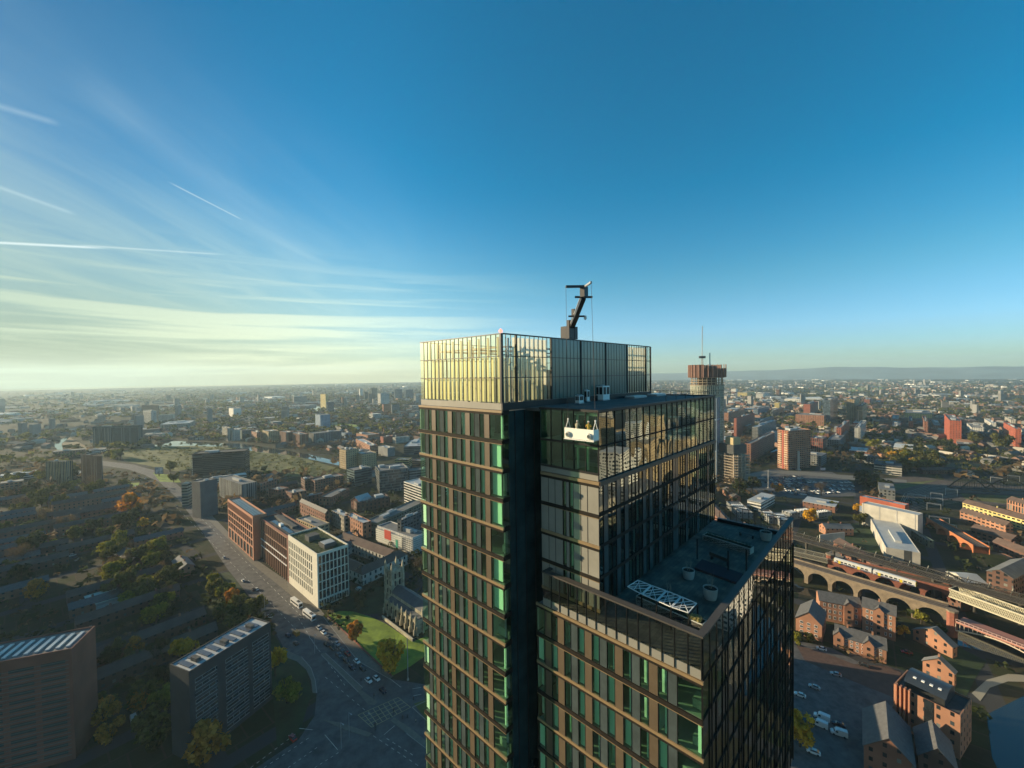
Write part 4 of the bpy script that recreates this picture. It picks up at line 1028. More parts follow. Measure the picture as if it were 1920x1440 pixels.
for k in range(3): MB().box(a * (.2 + .2 * k), a * (.34 + .2 * k), b * .06, b * .9, h - .9, h - .55).build('solar_array', mat('blue solar', (0.10, 0.16, 0.20), .3), t)
# ---------------------------------------------------------------- buildings placed from the photograph
B_ = bld
AB = 'apartment_block'
# --- left foreground slabs
hs_ = height_at(507, 1166, *G(510, 1310)); 
t = B_('tower_block', 'dark slab block with white window frames and skylights along its roof beside the junction', 'tower block', (317.7, 1249), (354, 1259.7), (507, 1166), h=hs_, wall='char', style='none', roof='l', kit=0, parapet=.5)
a, b, h = t['dims']
M_wf = mat('white window frame', (0.27, 0.31, 0.31), 0.5)
def bars(t, a, z0, z1, n, secs):
    q = MB()
    for (x0, x1) in secs:
        for k in range(n):
            z = z0 + (z1 - z0) * k / n; hgt = (z1 - z0) / n
            q.box(x0 * a, x1 * a, -.12, 0, z, z + .22); q.box(x0 * a, x1 * a, -.1, 0, z + hgt * .52, z + hgt * .52 + .14)
            m_ = int((x1 - x0) * a / 2.4)
            for i in range(m_ + 1):
                if (i * 7 + k * 3) % 4: q.box(x0 * a + i * 2.4, x0 * a + i * 2.4 + .1, -.11, 0, z + .2, z + hgt * .52)
    return q
bars(t, a, 2, h - 3, 11, ((.06, .30), (.40, .68), (.74, .97))).build('window_frames', M_wf, t)
for s0, s1 in ((.06, .30), (.40, .68), (.74, .97)):
    for k in range(11):
        z = 2 + (h - 5) * k / 11; MB().box(s0 * a, s1 * a, -.05, -.01, z + .25, z + (h - 5) / 11 * .5).build('window', M_cwin, t)
for k in range(9): MB().box(b * 0 + a * (.05 + .1 * k), a * (.05 + .1 * k) + 1.9, b * .25, b * .85, h - .45, h - .1).build('skylight', mat('skylight bars', (0.10, 0.11, 0.13), .3), t)
for k in range(3): MB().box(a * (.14 + .33 * k), a * (.19 + .33 * k), b * .3, b * .6, h - .45, h + .9).build('roof_plant', M_roofd, t)
hs2 = height_at(178.7, 1172.6, *G(183, 1363))
t = B_('tower_block', 'large brown brick slab block with rows of skylights at the left edge of the photo', 'tower block', (0, 1240), (134.5, 1215.4), 178.7, h=hs2, wall='rust', style='none', roof='g', kit=0, parapet=.6, minb=62, yaw=111)
a, b, h = t['dims']; b = min(b, 90)
q = MB()
for k in range(13):
    z = 2 + (h - 5) * k / 13; q.box(-.1, 0, 1, b - 1, z, z + .16); q.box(-.1, 0, 1, b - 1, z + 1.5, z + 1.62)
q.build('window_frames', mat('dull frame', (0.16, 0.19, 0.19), .6), t)
windows_on(t, 'L', a, b, 1, b - 1, 2, h - 3, 7, 13, .78, .40, mat('teal window glass', (0.035, 0.06, 0.06), .12), off=-.07)
for k in range(16): MB().box(a * .18, a * .82, 2 + 2.9 * k, 3.1 + 2.9 * k, h - .55, h - .1).build('skylight', mat('pale skylight', (0.55, 0.58, 0.55), .3), t) if 2 + 2.9 * k < b - 3 else None
# --- west side blocks
B_(AB, 'tall grey slab with a blank blue-grey end and banded lit side beside the curving road', 'office block', (359, 893), (377, 904), (407, 897), yb=973, wall='dgrey', style='none', roof='g', kit=1)
t = B_(AB, 'lower banded grey wing in front of the tall grey slab', 'office block', (340, 898.7), (352.7, 906), (360, 902), yb=951, wall='stone', style='strip', roof='l', kit=0)
B_(AB, 'grey office with upright pale ribs right of the tall grey slab', 'office block', (410, 901), (454, 908.6), (481, 903), yb=947, wall='grey', style='vert', roof='g', kit=2)
t = B_(AB, 'long dark apartment slab with stacked balconies in front of the green wasteland', 'apartment block', 347, (362, 851), (459, 845), yb=897, wall='char', style='balc', roof='d', kit=2)
a, b, h = t['dims']
for k in range(12):
    MB().box(-1.3, 0, 1, b - 1, 3 + (h - 4) * k / 12, 4.0 + (h - 4) * k / 12).build('balcony', M_pipe, t)
    MB().box(1, a - 1, -1.1, 0, 3 + (h - 4) * k / 12, 3.9 + (h - 4) * k / 12).build('balcony', mat('dark balcony', (0.05, 0.065, 0.06), .5) if k == 0 else bpy.data.materials['dark balcony'], t)
B_(AB, 'wide teal glass block behind the bend of the river', 'apartment block', 165, (175, 800), (260, 798), yb=838, wall='teal', style='vert', roof='d', kit=1)
B_('tower_block', 'left of two square towers standing near the left edge with a lit ribbed side', 'tower block', 71, (87, 865), (123, 865), yb=913, wall='tan', style='vert', roof='g')
B_('tower_block', 'darker square tower right of its twin near the left edge', 'tower block', 148, (152.6, 852), (189, 855), yb=905, wall='dbrick', style='vert', roof='d')
B_('tower_block', 'white and pale blue tower far off above the teal block', 'tower block', 258, (269, 769), (283, 770), yb=795, wall='white', style='vert', roof='g')
B_(AB, 'broad dark block far off behind the white and blue tower', 'apartment block', 264, (266, 759.5), (297, 760), yb=786, wall='dgrey', style='std', roof='d')
B_(AB, 'low pale block left of the white and blue tower', 'apartment block', 239, (247, 776), (257, 776), yb=792, wall='grey', style='vert', roof='g')
B_('warehouse', 'long low grey depot beyond the river bend', 'warehouse', 282, (300, 796), (355, 793), yb=808, wall='pale', style='strip', roof='l')
B_('warehouse', 'low pale offices behind the long grey depot', 'warehouse', 292, (297, 778), (324, 777), yb=790, wall='pale', style='std', roof='l')
# --- mills and flats in the middle distance
B_('brick_mill', 'narrow brick block with lit end beside the ribbed grey office', 'brick building', (481, 906), (488, 908), (519.6, 897.6), yb=938, wall='brick', style='ware', roof='g')
B_('brick_mill', 'brick flats with pale window columns, left of its twin', 'brick building', 504, (522, 919), (541, 914), yb=945, wall='brick', style='ware', roof='g')
B_('brick_mill', 'brick flats with pale window columns, right of its twin', 'brick building', 535, (547, 925), (575, 919), yb=951, wall='brick', style='ware', roof='g')
B_('brick_mill', 'large flat-roofed brick block in the middle of the old mills', 'brick building', 580, (591, 901), (644, 891), yb=923, wall='brick', style='std', roof='g', kit=3)
B_('brick_mill', 'brick wing left of the large flat-roofed brick block', 'brick building', 564, (572, 899), (590, 896), yb=921, wall='dbrick', style='std', roof='d')
B_(AB, 'blue glazed block with two yellow end panels', 'apartment block', 650, (665, 882), (697, 876), yb=913, wall='teal', style='strip', roof='g')
B_('tower_block', 'cream tower with grey side, left of a pair by the canal', 'tower block', 636, (649, 844), (673, 840), yb=880, wall='tan', style='small', roof='g')
B_('tower_block', 'cream tower with grey side, right of a pair by the canal', 'tower block', 665, (679, 852), (706, 848), yb=879, wall='tan', style='small', roof='g')
B_(AB, 'brick and cream flats behind the pair of cream towers', 'apartment block', 667, (694, 835.5), (708, 834), yb=851, wall='orange', style='flats', roof='l')
B_(AB, 'big dark office with a pale ribbed corner behind the mills', 'office block', 703, (712, 883), (765, 877), yb=925, wall='grey', style='glass', roof='g', kit=3)
B_(AB, 'striped grey office half hidden by the glass tower', 'office block', 764, (768, 882), (802, 878), yb=916, wall='grey', style='strip', roof='g')
B_(AB, 'white balconied flats beside the glass tower', 'apartment block', 757, (812, 921), (840, 912), yb=965, wall='white', style='balc', roof='l', yaw=44)
B_(AB, 'yellow curved balcony flats beyond the canal', 'apartment block', 740, (766, 862), (772, 858), yb=876, wall='yellow', style='balc', roof='g')
B_(AB, 'pinkish balcony flats beside the yellow ones', 'apartment block', 773, (792, 864), (800, 860), yb=879, wall='orange', style='balc', roof='g')
B_(AB, 'dark glazed studios with thin white frames beyond the canal', 'office block', 739, (757, 837), (796, 836), yb=853, wall='dgrey', style='strip', roof='l')
B_(AB, 'grey sheds left of the dark glazed studios', 'office block', 709, (727, 840), (740, 838), yb=857, wall='grey', style='none', roof='l')
B_('warehouse', 'low shed with a barrel roof among the brick mills', 'warehouse', 658, (673, 940), (696, 932), yb=957, wall='brick', style='small', roof='l', shape='gable', ridge='x', rh=4)
B_('brick_mill', 'red brick warehouse with solar panels on its roof', 'brick building', 661, (669, 943), (731, 932), yb=961, wall='dbrick', style='ware', roof='d', kit=3)
B_('brick_mill', 'brick block with a pale blue rooflight between the mills', 'brick building', 598, (621, 932), (655, 915), yb=948, wall='brick', style='ware', roof='g')
B_('brick_mill', 'dark brick block with white roof plant behind the terraces', 'brick building', 566, (570, 932), (607, 924), yb=945, wall='dbrick', style='ware', roof='l')
B_('row_terrace', 'old brick terrace with a grey roof running down toward the white one', 'terrace', (562, 940), (610, 962), 618, h=14, wall='brick', style='ware', roof='s', shape='gable', ridge='y', rh=2.4)
B_('row_terrace', 'brick terrace with a bright white roof edge, left of its twin', 'terrace', (622, 957), (645, 968), 658, h=14, wall='stone', style='ware', roof='l')
B_('row_terrace', 'brick terrace with a bright white roof edge, right of its twin', 'terrace', (646, 964), (680, 981), 696, h=14, wall='orange', style='ware', roof='l')
B_(AB, 'mossy green-grey block between the terrace and the white scaffolding', 'apartment block', (683, 973), (707, 981), (796, 940), yb=1008, wall='green', style='flats', roof='g', kit=3)
B_(AB, 'long dark-roofed block behind the white scaffolding', 'apartment block', 745, (752, 976), (800, 955), h=22, wall='dgrey', style='flats', roof='d', kit=4)
B_(AB, 'low block with lit yellow windows behind the white corner block', 'office block', 556, (593, 987.5), (618, 980), h=15, wall='tan', style='flats', roof='g', kit=1)
# scaffolded building
t = B_('scaffolded_building', 'white sheeted scaffolding round a building with a red banner', 'scaffolded building', (707, 980), (774, 1008), (798, 998), yb=1040, wall='white', style='none', roof='g', kit=2)
a, b, h = t['dims']
q = MB()
for k in range(7): q.box(-1.25, 0, 0, b, h * (k + .9) / 8, h * (k + .9) / 8 + .18); q.box(0, a, -1.2, 0, h * (k + .9) / 8, h * (k + .9) / 8 + .18)
for i in range(int(b / 2.4)): q.box(-1.3, -1.22, i * 2.4, i * 2.4 + .08, 0, h + 1)
q.build('scaffold', M_pipe, t)
MB().box(-1.5, -1.4, b * .55, b * .74, h * .42, h * .98).build('banner', mat('red banner', (0.55, 0.06, 0.03), .7, noise=.2, nscale=.3), t)
for k in range(6): MB().box(-1.36, -1.31, b * .25, b, h * (k + .98) / 8 + .1, h * (k + 1.75) / 8).build('sheeting', mat('white sheeting', (0.72, 0.72, 0.62), .6, noise=.1, nscale=.5) if k == 0 else bpy.data.materials['white sheeting'], t)
MB().box(-1.55, -1.42, b * .36, b * .42, 0, h * .6).build('netting', mat('green net', (0.05, 0.35, 0.22), .8), t)
# brown courtyard building
g, yw, a, b, h = site(575, (680, 1079), (764, 1040), 1099)
t = empty('courtyard_building', (g.x, g.y, 0), yw, 'old brown-roofed building round a dark courtyard behind the church tower', 'courtyard building')
w = 11
for (x0, x1, y0, y1) in ((0, a, 0, w), (0, w, w, b), (a - w, a, w, b), (w, a - w, b - w, b)):
    c = MB(); c.box(x0, x1, y0, y1, 0, h, uv=True, top=False, bottom=False); c.build('wall', fac('pale', 'ware'), t)
    c = MB()
    if x1 - x0 > y1 - y0: m_ = (y0 + y1) / 2; c.face([(x0, y0, h), (x1, y0, h), (x1 - 3, m_, h + 3.4), (x0 + 3, m_, h + 3.4)]); c.face([(x0 + 3, m_, h + 3.4), (x1 - 3, m_, h + 3.4), (x1, y1, h), (x0, y1, h)]); c.face([(x0, y1, h), (x0, y0, h), (x0 + 3, m_, h + 3.4)]); c.face([(x1, y0, h), (x1, y1, h), (x1 - 3, m_, h + 3.4)])
    else: m_ = (x0 + x1) / 2; c.face([(x0, y1, h), (x0, y0, h), (m_, y0 - 3, h + 3.4), (m_, y1 + 3, h + 3.4)]); c.face([(m_, y0 - 3, h + 3.4), (x1, y0, h), (x1, y1, h), (m_, y1 + 3, h + 3.4)])
    c.build('roof', M_roofb, t)
# canal row
for (xl, xn, yt, yb, xr, w, s_, lb) in ((471, 482, 811, 830, 492, 'orange', 'flats', 'leftmost small brick block of the canal row'), (492, 504, 809, 831, 523, 'tan', 'flats', 'cream and brick block, second of the canal row'),
    (524, 537, 811, 835, 549, 'brick', 'vert', 'brick block, third of the canal row'), (542, 562, 815, 838, 578, 'brick', 'vert', 'large brick block with a ribbed end in the canal row'),
    (579, 589, 813, 832, 640, 'grey', 'vert', 'long grey block at the right end of the canal row'), (416, 427, 803, 827, 433, 'pale', 'vert', 'pale narrow block left of the canal row'), (430, 437, 806, 827, 450, 'white', 'vert', 'white block left of the canal row'),
    (450, 455, 807, 824, 472, 'teal', 'std', 'low teal block left of the canal row'), (640, 648, 812, 822, 660, 'blue', 'std', 'pale blue low block beyond the canal row'), (668, 690, 816, 827, 712, 'orange', 'small', 'long low orange brick hall beyond the canal'),
    (713, 719, 819, 831, 735, 'redbrick', 'none', 'small red block beyond the canal'), (736, 742, 821, 832, 768, 'pale', 'std', 'pale flat block beyond the canal')):
    B_(AB, lb, 'apartment block', xl, (xn, yt), xr, yb=yb, wall=w, style=s_, roof='g', kit=1)
# distant cluster left of the tower
for i, (xl, xn, yt, yb, xr, w, s_, lb) in enumerate(((600.6, 611, 739.5, 765, 615, 'yellow', 'flats', 'brightest cream tower standing alone on the horizon left of the glass tower'), (612, 614, 754, 777, 626, 'blue', 'glass', 'blue tower just right of the bright cream tower'),
    (591, 601, 778, 806, 619, 'blue', 'none', 'wide blue and maroon slab in front of the bright cream tower'), (673, 675, 729, 744, 680, 'white', 'none', 'slim white-edged far tower, leftmost of the far cluster'), (690, 692, 739, 759, 703, 'grey', 'glass', 'grey far tower in the cluster'),
    (694, 697, 728, 745, 707, 'green', 'glass', 'dark far tower behind the grey one'), (708, 714, 738, 762, 730, 'white', 'flats', 'white-sided tall tower in the far cluster'), (739, 741, 730, 749, 754, 'blue', 'glass', 'pale blue far tower with a white edge'),
    (758, 761, 731, 748, 775, 'blue', 'glass', 'wide pale blue far tower near the glass tower'), (775.6, 780, 742, 756, 786, 'white', 'vert', 'white ribbed far block beside the glass tower'), (717, 719, 758, 774, 733, 'orange', 'none', 'far orange-edged block under the cluster'),
    (733, 735, 759, 775, 749, 'grey', 'std', 'far grey flats under the cluster'), (682, 684, 735, 750, 690, 'teal', 'glass', 'thin teal far tower between two grey ones'), (640, 641, 745, 756, 645, 'orange', 'none', 'tiny far orange tower'), (698, 700, 748, 760, 704, 'pale', 'std', 'pale small far block in the cluster'),
    (429, 438, 766, 782, 452, 'white', 'none', 'white far stadium stand with an arch'), (548, 551, 744, 757, 575, 'grey', 'std', 'row of dim far towers left of the cream tower'))):
    B_('tower_block', lb, 'tower block', xl, (xn, yt), xr, yb=yb, wall=w, style=s_, roof='g', kit=0)
# --- right side
RB = 'tower_block'
t = B_(RB, 'tall brick tower with an orange lit end above the slip road', 'tower block', 1458, (1478, 808), (1520, 805), yb=881, wall='orange', style='flats', roof='g', kit=3)
a, b, h = t['dims']; MB().box(-.4, 0, b * .42, b * .56, 0, h).build('red_strip', mat('deep red panel', (0.30, 0.04, 0.02), .6), t)
for k in range(14):
    for y0, y1 in ((b * .06, b * .36), (b * .62, b * .94)): MB().box(-1.0, 0, y0, y1, 8 + (h - 11) * k / 14, 8.9 + (h - 11) * k / 14).build('balcony', M_cream, t)
for (xl, xn, yt, yb, xr, w, s_, rf, lb) in ((1396.6, 1408, 832, 866, 1457, 'brick', 'small', 'g', 'long brown brick block left of the tall brick tower'), (1410, 1421, 800.6, 830, 1477, 'grey', 'flats', 'l', 'grey gridded flats behind the long brick block'),
    (1394, 1400, 799, 817, 1412, 'orange', 'std', 'l', 'small orange-sided block left of the grey gridded flats'), (1356, 1366, 774, 798, 1396, 'orange', 'flats', 'd', 'dark block with a ribbed orange end beside the round tower'),
    (1376, 1381, 784, 822, 1415, 'redbrick', 'none', 'd', 'dark block with a plain red end'), (1415, 1424, 790.5, 801, 1490, 'grey', 'std', 'g', 'long low block with a green roof'),
    (1436, 1449, 813, 836, 1460, 'pale', 'flats', 'g', 'pale balconied block tucked left of the tall brick tower'), (1506.5, 1519, 758, 782, 1541, 'redbrick', 'none', 'd', 'plain orange-red slab end left of the glass towers'),
    (1542.5, 1556.6, 750, 800, 1586, 'blue', 'glass', 'd', 'tallest blue glass tower of the right-hand group'), (1587, 1602, 749, 796, 1619, 'tan', 'flats', 'd', 'tan gridded tower right of the blue glass tower'),
    (1606.6, 1617, 762, 799, 1646, 'tan', 'vert', 'd', 'ribbed grey tower with a tan end in the right-hand group'), (1568.4, 1577, 802, 833, 1602, 'redbrick', 'std', 'g', 'red-ended brick flats joined to a white ribbed block'),
    (1602, 1613, 802.5, 835, 1651, 'white', 'vert', 'g', 'white ribbed block joined to red-ended flats'), (1520.5, 1543, 823, 850, 1550, 'redbrick', 'tall', 'g', 'pale framed block with red window bays by the slip road'),
    (1551, 1574, 825.6, 845, 1596, 'grey', 'std', 'g', 'grey flat-roofed flats right of the red window bays'), (1697, 1748, 776, 790, 1806, 'yellow', 'std', 'g', 'long yellow apartment building'),
    (1780.6, 1802.5, 789, 832, 1820, 'red', 'small', 'g', 'bright red tower with a dark seam on the right'), (1889.5, 1904, 800.6, 826, 1912, 'tan', 'flats', 'g', 'cream tower at the right edge of the photo'),
    (1903.6, 1914.5, 804, 844, 1945, 'red', 'small', 'g', 'bright red tower at the right edge of the photo'), (1671.5, 1685, 786, 796, 1702, 'orange', 'flats', 'g', 'small orange flats in front of the long yellow building'),
    (1704, 1712, 790, 802, 1733, 'orange', 'flats', 'd', 'orange-ended brick block in front of the long yellow building'), (1733, 1740, 790.5, 812, 1772, 'brick', 'small', 'd', 'brick block with a small tower right of the orange-ended one'),
    (1671, 1688, 801, 812, 1697, 'brick', 'flats', 'g', 'low brick school with a stair tower'), (1821.6, 1845, 802, 812, 1858, 'white', 'std', 'g', 'white framed low block right of the bright red tower'),
    (1751, 1765, 798, 808, 1780, 'orange', 'std', 'g', 'low orange brick block left of the bright red tower'), (1598, 1611, 793, 802, 1660, 'red', 'flats', 'l', 'red and white low flats behind the white ribbed block'),
    (1383, 1401, 736, 744, 1418, 'yellow', 'std', 'g', 'far cream hall right of the round tower'), (1417, 1431, 738, 747, 1454, 'white', 'std', 'g', 'far white campus block'), (1455, 1461, 730, 745, 1464.5, 'dbrick', 'none', 'g', 'slim far brown tower'),
    (1471, 1499, 748, 756, 1511, 'white', 'none', 'l', 'wide bright white far shed'), (1371, 1380, 729, 735, 1384, 'white', 'none', 'g', 'small far white block'), (1412, 1421, 767, 778, 1444, 'blue', 'strip', 'g', 'pale blue glazed block with white ends'),
    (1444, 1449, 770, 784, 1470, 'grey', 'glass', 'g', 'grey-blue glass block beside the pale blue glazed one'), (1452, 1461, 755.6, 770, 1464, 'yellow', 'flats', 'g', 'slim cream tower in the far campus'), (1419, 1430, 752, 756, 1462, 'white', 'std', 'l', 'long low white campus building'),
    (1369, 1376, 749, 754, 1410, 'pale', 'strip', 'l', 'low curved pale hall near the round tower'), (1387, 1394, 756, 762, 1399, 'redbrick', 'none', 'b', 'small far red brick college'), (1640, 1650, 754, 760, 1700, 'orange', 'std', 'g', 'far long brick school'),
    (1620, 1631, 749, 760, 1640, 'redbrick', 'std', 'g', 'far red block behind the ribbed grey tower'), (1468, 1478, 779, 784, 1492, 'white', 'std', 'g', 'low cream terrace left of the wide orange block'), (1862, 1872, 723.5, 727, 1878, 'white', 'none', 'g', 'left of two tiny far white blocks'), (1881, 1888, 724.5, 728, 1893, 'white', 'none', 'g', 'right of two tiny far white blocks'),
    (1858, 1868, 793, 800, 1884, 'white', 'std', 'l', 'white flats in the far right suburb'), (1895, 1905, 787, 794, 1919, 'pale', 'std', 'g', 'pale hall in the far right suburb')):
    B_(RB if yb - yt > 20 else AB, lb, 'tower block' if yb - yt > 20 else 'apartment block', xl, (xn, yt), xr, yb=yb, wall=w, style=s_, roof=rf, maxd=160)
B_(AB, 'wide orange brick block with regular windows', 'apartment block', 1491.6, (1545, 779.5), 1552, yb=802, wall='orange', style='flats', roof='g', maxd=200)
# ---------------------------------------------------------------- roads, lawns, water
M_road = mat('asphalt', (0.082, 0.081, 0.078), 0.85, noise=0.45, nscale=0.22, col2=(0.10, 0.098, 0.094))
M_pave = mat('paving', (0.17, 0.155, 0.125), 0.9, noise=0.2, nscale=0.5)
M_kerb = mat('kerb stone', (0.30, 0.29, 0.25), 0.85)
M_lawn = mat('lawn grass', (0.125, 0.21, 0.018), 0.95, noise=0.4, nscale=0.12, col2=(0.18, 0.25, 0.026))
M_rough = mat('rough grass', (0.075, 0.095, 0.02), 0.95, noise=0.5, nscale=0.05, col2=(0.11, 0.115, 0.026))
M_dgrass = mat('dark grass', (0.022, 0.045, 0.012), 0.95, noise=0.5, nscale=0.12)  # darker grass for the verges
M_tan_g = mat('dry grass', (0.15, 0.105, 0.045), 0.95, noise=0.4, nscale=0.06)
M_bal = mat('railway ballast', (0.085, 0.065, 0.05), 0.95, noise=0.4, nscale=0.2)
M_paint = mat('road paint', (0.55, 0.54, 0.48), 0.8, noise=0.3, nscale=1.0)
M_yel = mat('yellow paint', (0.42, 0.36, 0.20), 0.8)
M_brickp = mat('brick paving', (0.10, 0.06, 0.045), 0.9, noise=0.25, nscale=0.4)
wm = bpy.data.materials.new('water'); wm.use_nodes = True; b_n = wm.node_tree.nodes['Principled BSDF']
b_n.inputs['Base Color'].default_value = (0.015, 0.02, 0.02, 1); b_n.inputs['Roughness'].default_value = 0.06; b_n.inputs['Specular IOR Level'].default_value = 0.9
nn = nd(wm.node_tree, 'ShaderNodeTexNoise'); nn.inputs['Scale'].default_value = 0.4; bpn = nd(wm.node_tree, 'ShaderNodeBump'); bpn.inputs['Distance'].default_value = 0.02
wm.node_tree.links.new(nn.outputs[0], bpn.inputs['Height']); wm.node_tree.links.new(bpn.outputs[0], b_n.inputs['Normal'])
ROADS = []
def lerp2_(p, q, t): return (p[0] + (q[0] - p[0]) * t, p[1] + (q[1] - p[1]) * t)
def sheet(name, pts, m, z, kind='structure'):
    if name in ('road', 'water', 'car_park', 'lawn', 'meadow', 'railway_land', 'courtyard', 'path'): ROADS.append([G(*p) for p in pts])
    return poly_sheet(name, pts, m, z, kind)
sheet('road', [(150, 868), (200, 874), (240, 880), (270, 890), (300, 905), (330, 932), (350, 957), (390, 1012), (425, 1065), (470, 1122), (505, 1165), (534, 1218), (565, 1232), (583.7, 1253), (590.8, 1275), (594, 1300), (590, 1342), (560, 1387), (470, 1447), (420, 1560),
               (1100, 1560), (1100, 1340), (1000, 1300), (800, 1284), (731, 1273), (671, 1239), (607, 1157), (575, 1142), (528, 1102), (470, 1056), (428, 1012), (398, 982), (362, 945), (345, 920), (320, 897), (290, 882), (250, 871), (200, 865), (150, 860)], M_road, 0.06)
sheet('pavement', [(575, 1142), (528, 1102), (470, 1056), (428, 1012), (398, 982), (362, 945), (370, 938), (430, 1000), (478, 1048), (545, 1094), (600, 1142), (612, 1156), (607, 1158)], M_pave, 0.12)
sheet('pavement', [(607, 1157), (671, 1239), (731, 1273), (738, 1268), (706, 1240), (668, 1203), (633, 1170), (614, 1155)], M_pave, 0.12)
sheet('pavement', [(534, 1218), (565, 1232), (583.7, 1253), (590.8, 1275), (594, 1300), (586, 1300), (583, 1276), (574, 1256), (556, 1240), (522, 1228)], M_pave, 0.12)
sheet('lawn', [(614, 1154), (636, 1146), (662, 1147), (695, 1157), (725, 1171), (773, 1204), (798, 1194), (830, 1200), (830, 1240), (801, 1228), (768, 1251), (735, 1268), (704, 1241), (666, 1203), (631, 1171)], M_lawn, 0.16)
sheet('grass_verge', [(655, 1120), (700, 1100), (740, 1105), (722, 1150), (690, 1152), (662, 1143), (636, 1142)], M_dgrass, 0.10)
sheet('grass_verge', [(776, 1320), (800, 1312), (860, 1320), (860, 1370), (801, 1352)], M_rough, 0.14)
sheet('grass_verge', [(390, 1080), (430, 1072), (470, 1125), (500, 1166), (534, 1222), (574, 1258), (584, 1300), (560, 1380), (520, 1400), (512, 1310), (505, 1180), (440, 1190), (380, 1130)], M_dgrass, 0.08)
sheet('meadow', [(225, 846), (330, 834), (417, 838), (470, 842), (560, 856), (640, 880), (625, 897), (540, 893), (470, 880), (400, 872), (330, 884), (232, 864)], M_rough, 0.05)
sheet('water', [(290, 830), (330, 827), (417, 831), (455, 832), (520, 842), (575, 851), (636, 866), (636, 873), (590, 863), (540, 853), (470, 846), (417, 838), (360, 836), (318, 837), (290, 837)], wm, 0.09)
sheet('water', [(97.5, 834), (126, 818), (143, 810), (148, 811), (130, 819.5), (115.6, 832), (118, 844), (110, 848), (106, 841)], wm, 0.09)
sheet('water', [(520, 768), (590, 762), (660, 766), (600, 770)], wm, 0.09)
sheet('path', [(116, 832), (131, 820), (140, 826), (165, 838), (172, 843), (120, 842)], M_tan_g, 0.08)
sheet('lawn', [(286, 886), (330, 892), (340, 905), (300, 903)], M_lawn, 0.09)
sheet('lawn', [(236, 906), (262, 905), (258, 913), (238, 912)], M_lawn, 0.09)
sheet('lawn', [(620, 798), (640, 794), (676, 797), (672, 803), (622, 803)], M_lawn, 0.09)
sheet('lawn', [(1585, 727), (1650, 725), (1660, 732), (1590, 734)], M_lawn, 0.09)
sheet('meadow', [(1765, 872), (1800, 866), (1885, 873), (1890, 880), (1790, 886)], M_tan_g, 0.07)
sheet('path', [(1823, 850), (1960, 861), (1960, 867), (1830, 856)], M_tan_g, 0.08)
sheet('railway_land', [(1640, 898), (1720, 893), (1800, 905), (1960, 915), (1960, 960), (1880, 950), (1800, 940), (1700, 930), (1650, 915)], M_bal, 0.05)
sheet('car_park', [(1395, 890), (1450, 882), (1560, 885), (1600, 905), (1605, 930), (1500, 935), (1400, 925)], M_road, 0.05)
sheet('road', [(1395, 890), (1445, 880), (1500, 884), (1560, 889), (1700, 900), (1700, 905), (1600, 900), (1540, 893), (1450, 888), (1400, 897)], mat('slip road', (0.17, 0.165, 0.14), 0.9), 0.10)
sheet('car_park', [(1440, 1190), (1560, 1215), (1700, 1290), (1660, 1345), (1640, 1400), (1560, 1560), (1300, 1560), (1300, 1350)], M_road, 0.05)
sheet('courtyard', [(1493, 1210), (1540, 1222), (1600, 1245), (1665, 1250), (1690, 1262), (1680, 1310), (1600, 1278), (1510, 1240)], M_brickp, 0.10)
sheet('water', [(1795, 1180), (1930, 1222), (2100, 1260), (2100, 1320), (1930, 1248), (1850, 1222), (1795, 1210)], wm, 0.08)
sheet('car_park', [(1850, 1340), (1930, 1300), (2080, 1330), (2080, 1560), (1930, 1560), (1860, 1420)], wm, 0.08)
sheet('water', [(1470, 1080), (1500, 1100), (1600, 1128), (1600, 1138), (1500, 1114), (1470, 1100)], wm, 0.08)
sheet('path', [(1822, 1300), (1850, 1275), (1890, 1264), (1960, 1268), (1960, 1280), (1890, 1278), (1856, 1290), (1838, 1315)], mat('pale path', (0.30, 0.28, 0.22), 0.9), 0.12)
for k in range(7):
    pts = [lerp2_((1985, 908 + 7 * k), (1800, 902 + 7.5 * k), 0), (1880, 905 + 6.5 * k), (1800, 904 + 6 * k), (1740, 912 + 6.2 * k), (1700, 925 + 6 * k), (1690 + 3 * k, 945 + 5 * k)]
    c = MB()
    for p, q in zip(pts, pts[1:]):
        a, b = G(*p), G(*q); n_ = (b - a).normalized(); n_ = Vector((-n_.y, n_.x))
        for o1, o2 in ((-1.6, -1.3), (1.3, 1.6)): c.face([(a.x + n_.x * o1, a.y + n_.y * o1, .2), (b.x + n_.x * o1, b.y + n_.y * o1, .2), (b.x + n_.x * o2, b.y + n_.y * o2, .2), (a.x + n_.x * o2, a.y + n_.y * o2, .2)])
    tag(c.build('railway_track', mat('track rail', (0.30, 0.26, 0.20), .5) if k == 0 else bpy.data.materials['track rail']), kind='structure')
sheet('grass_verge', [(1640, 912), (1700, 905), (1760, 900), (1700, 915), (1660, 925)], M_rough, 0.11)
sheet('grass_verge', [(1800, 925), (1900, 930), (1985, 940), (1985, 950), (1880, 944), (1810, 936)], M_rough, 0.11)
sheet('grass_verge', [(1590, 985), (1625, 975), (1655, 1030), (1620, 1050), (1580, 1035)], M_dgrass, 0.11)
sheet('grass_verge', [(1720, 1240), (1800, 1215), (1850, 1240), (1830, 1270), (1810, 1310), (1800, 1340)], M_dgrass, 0.11)
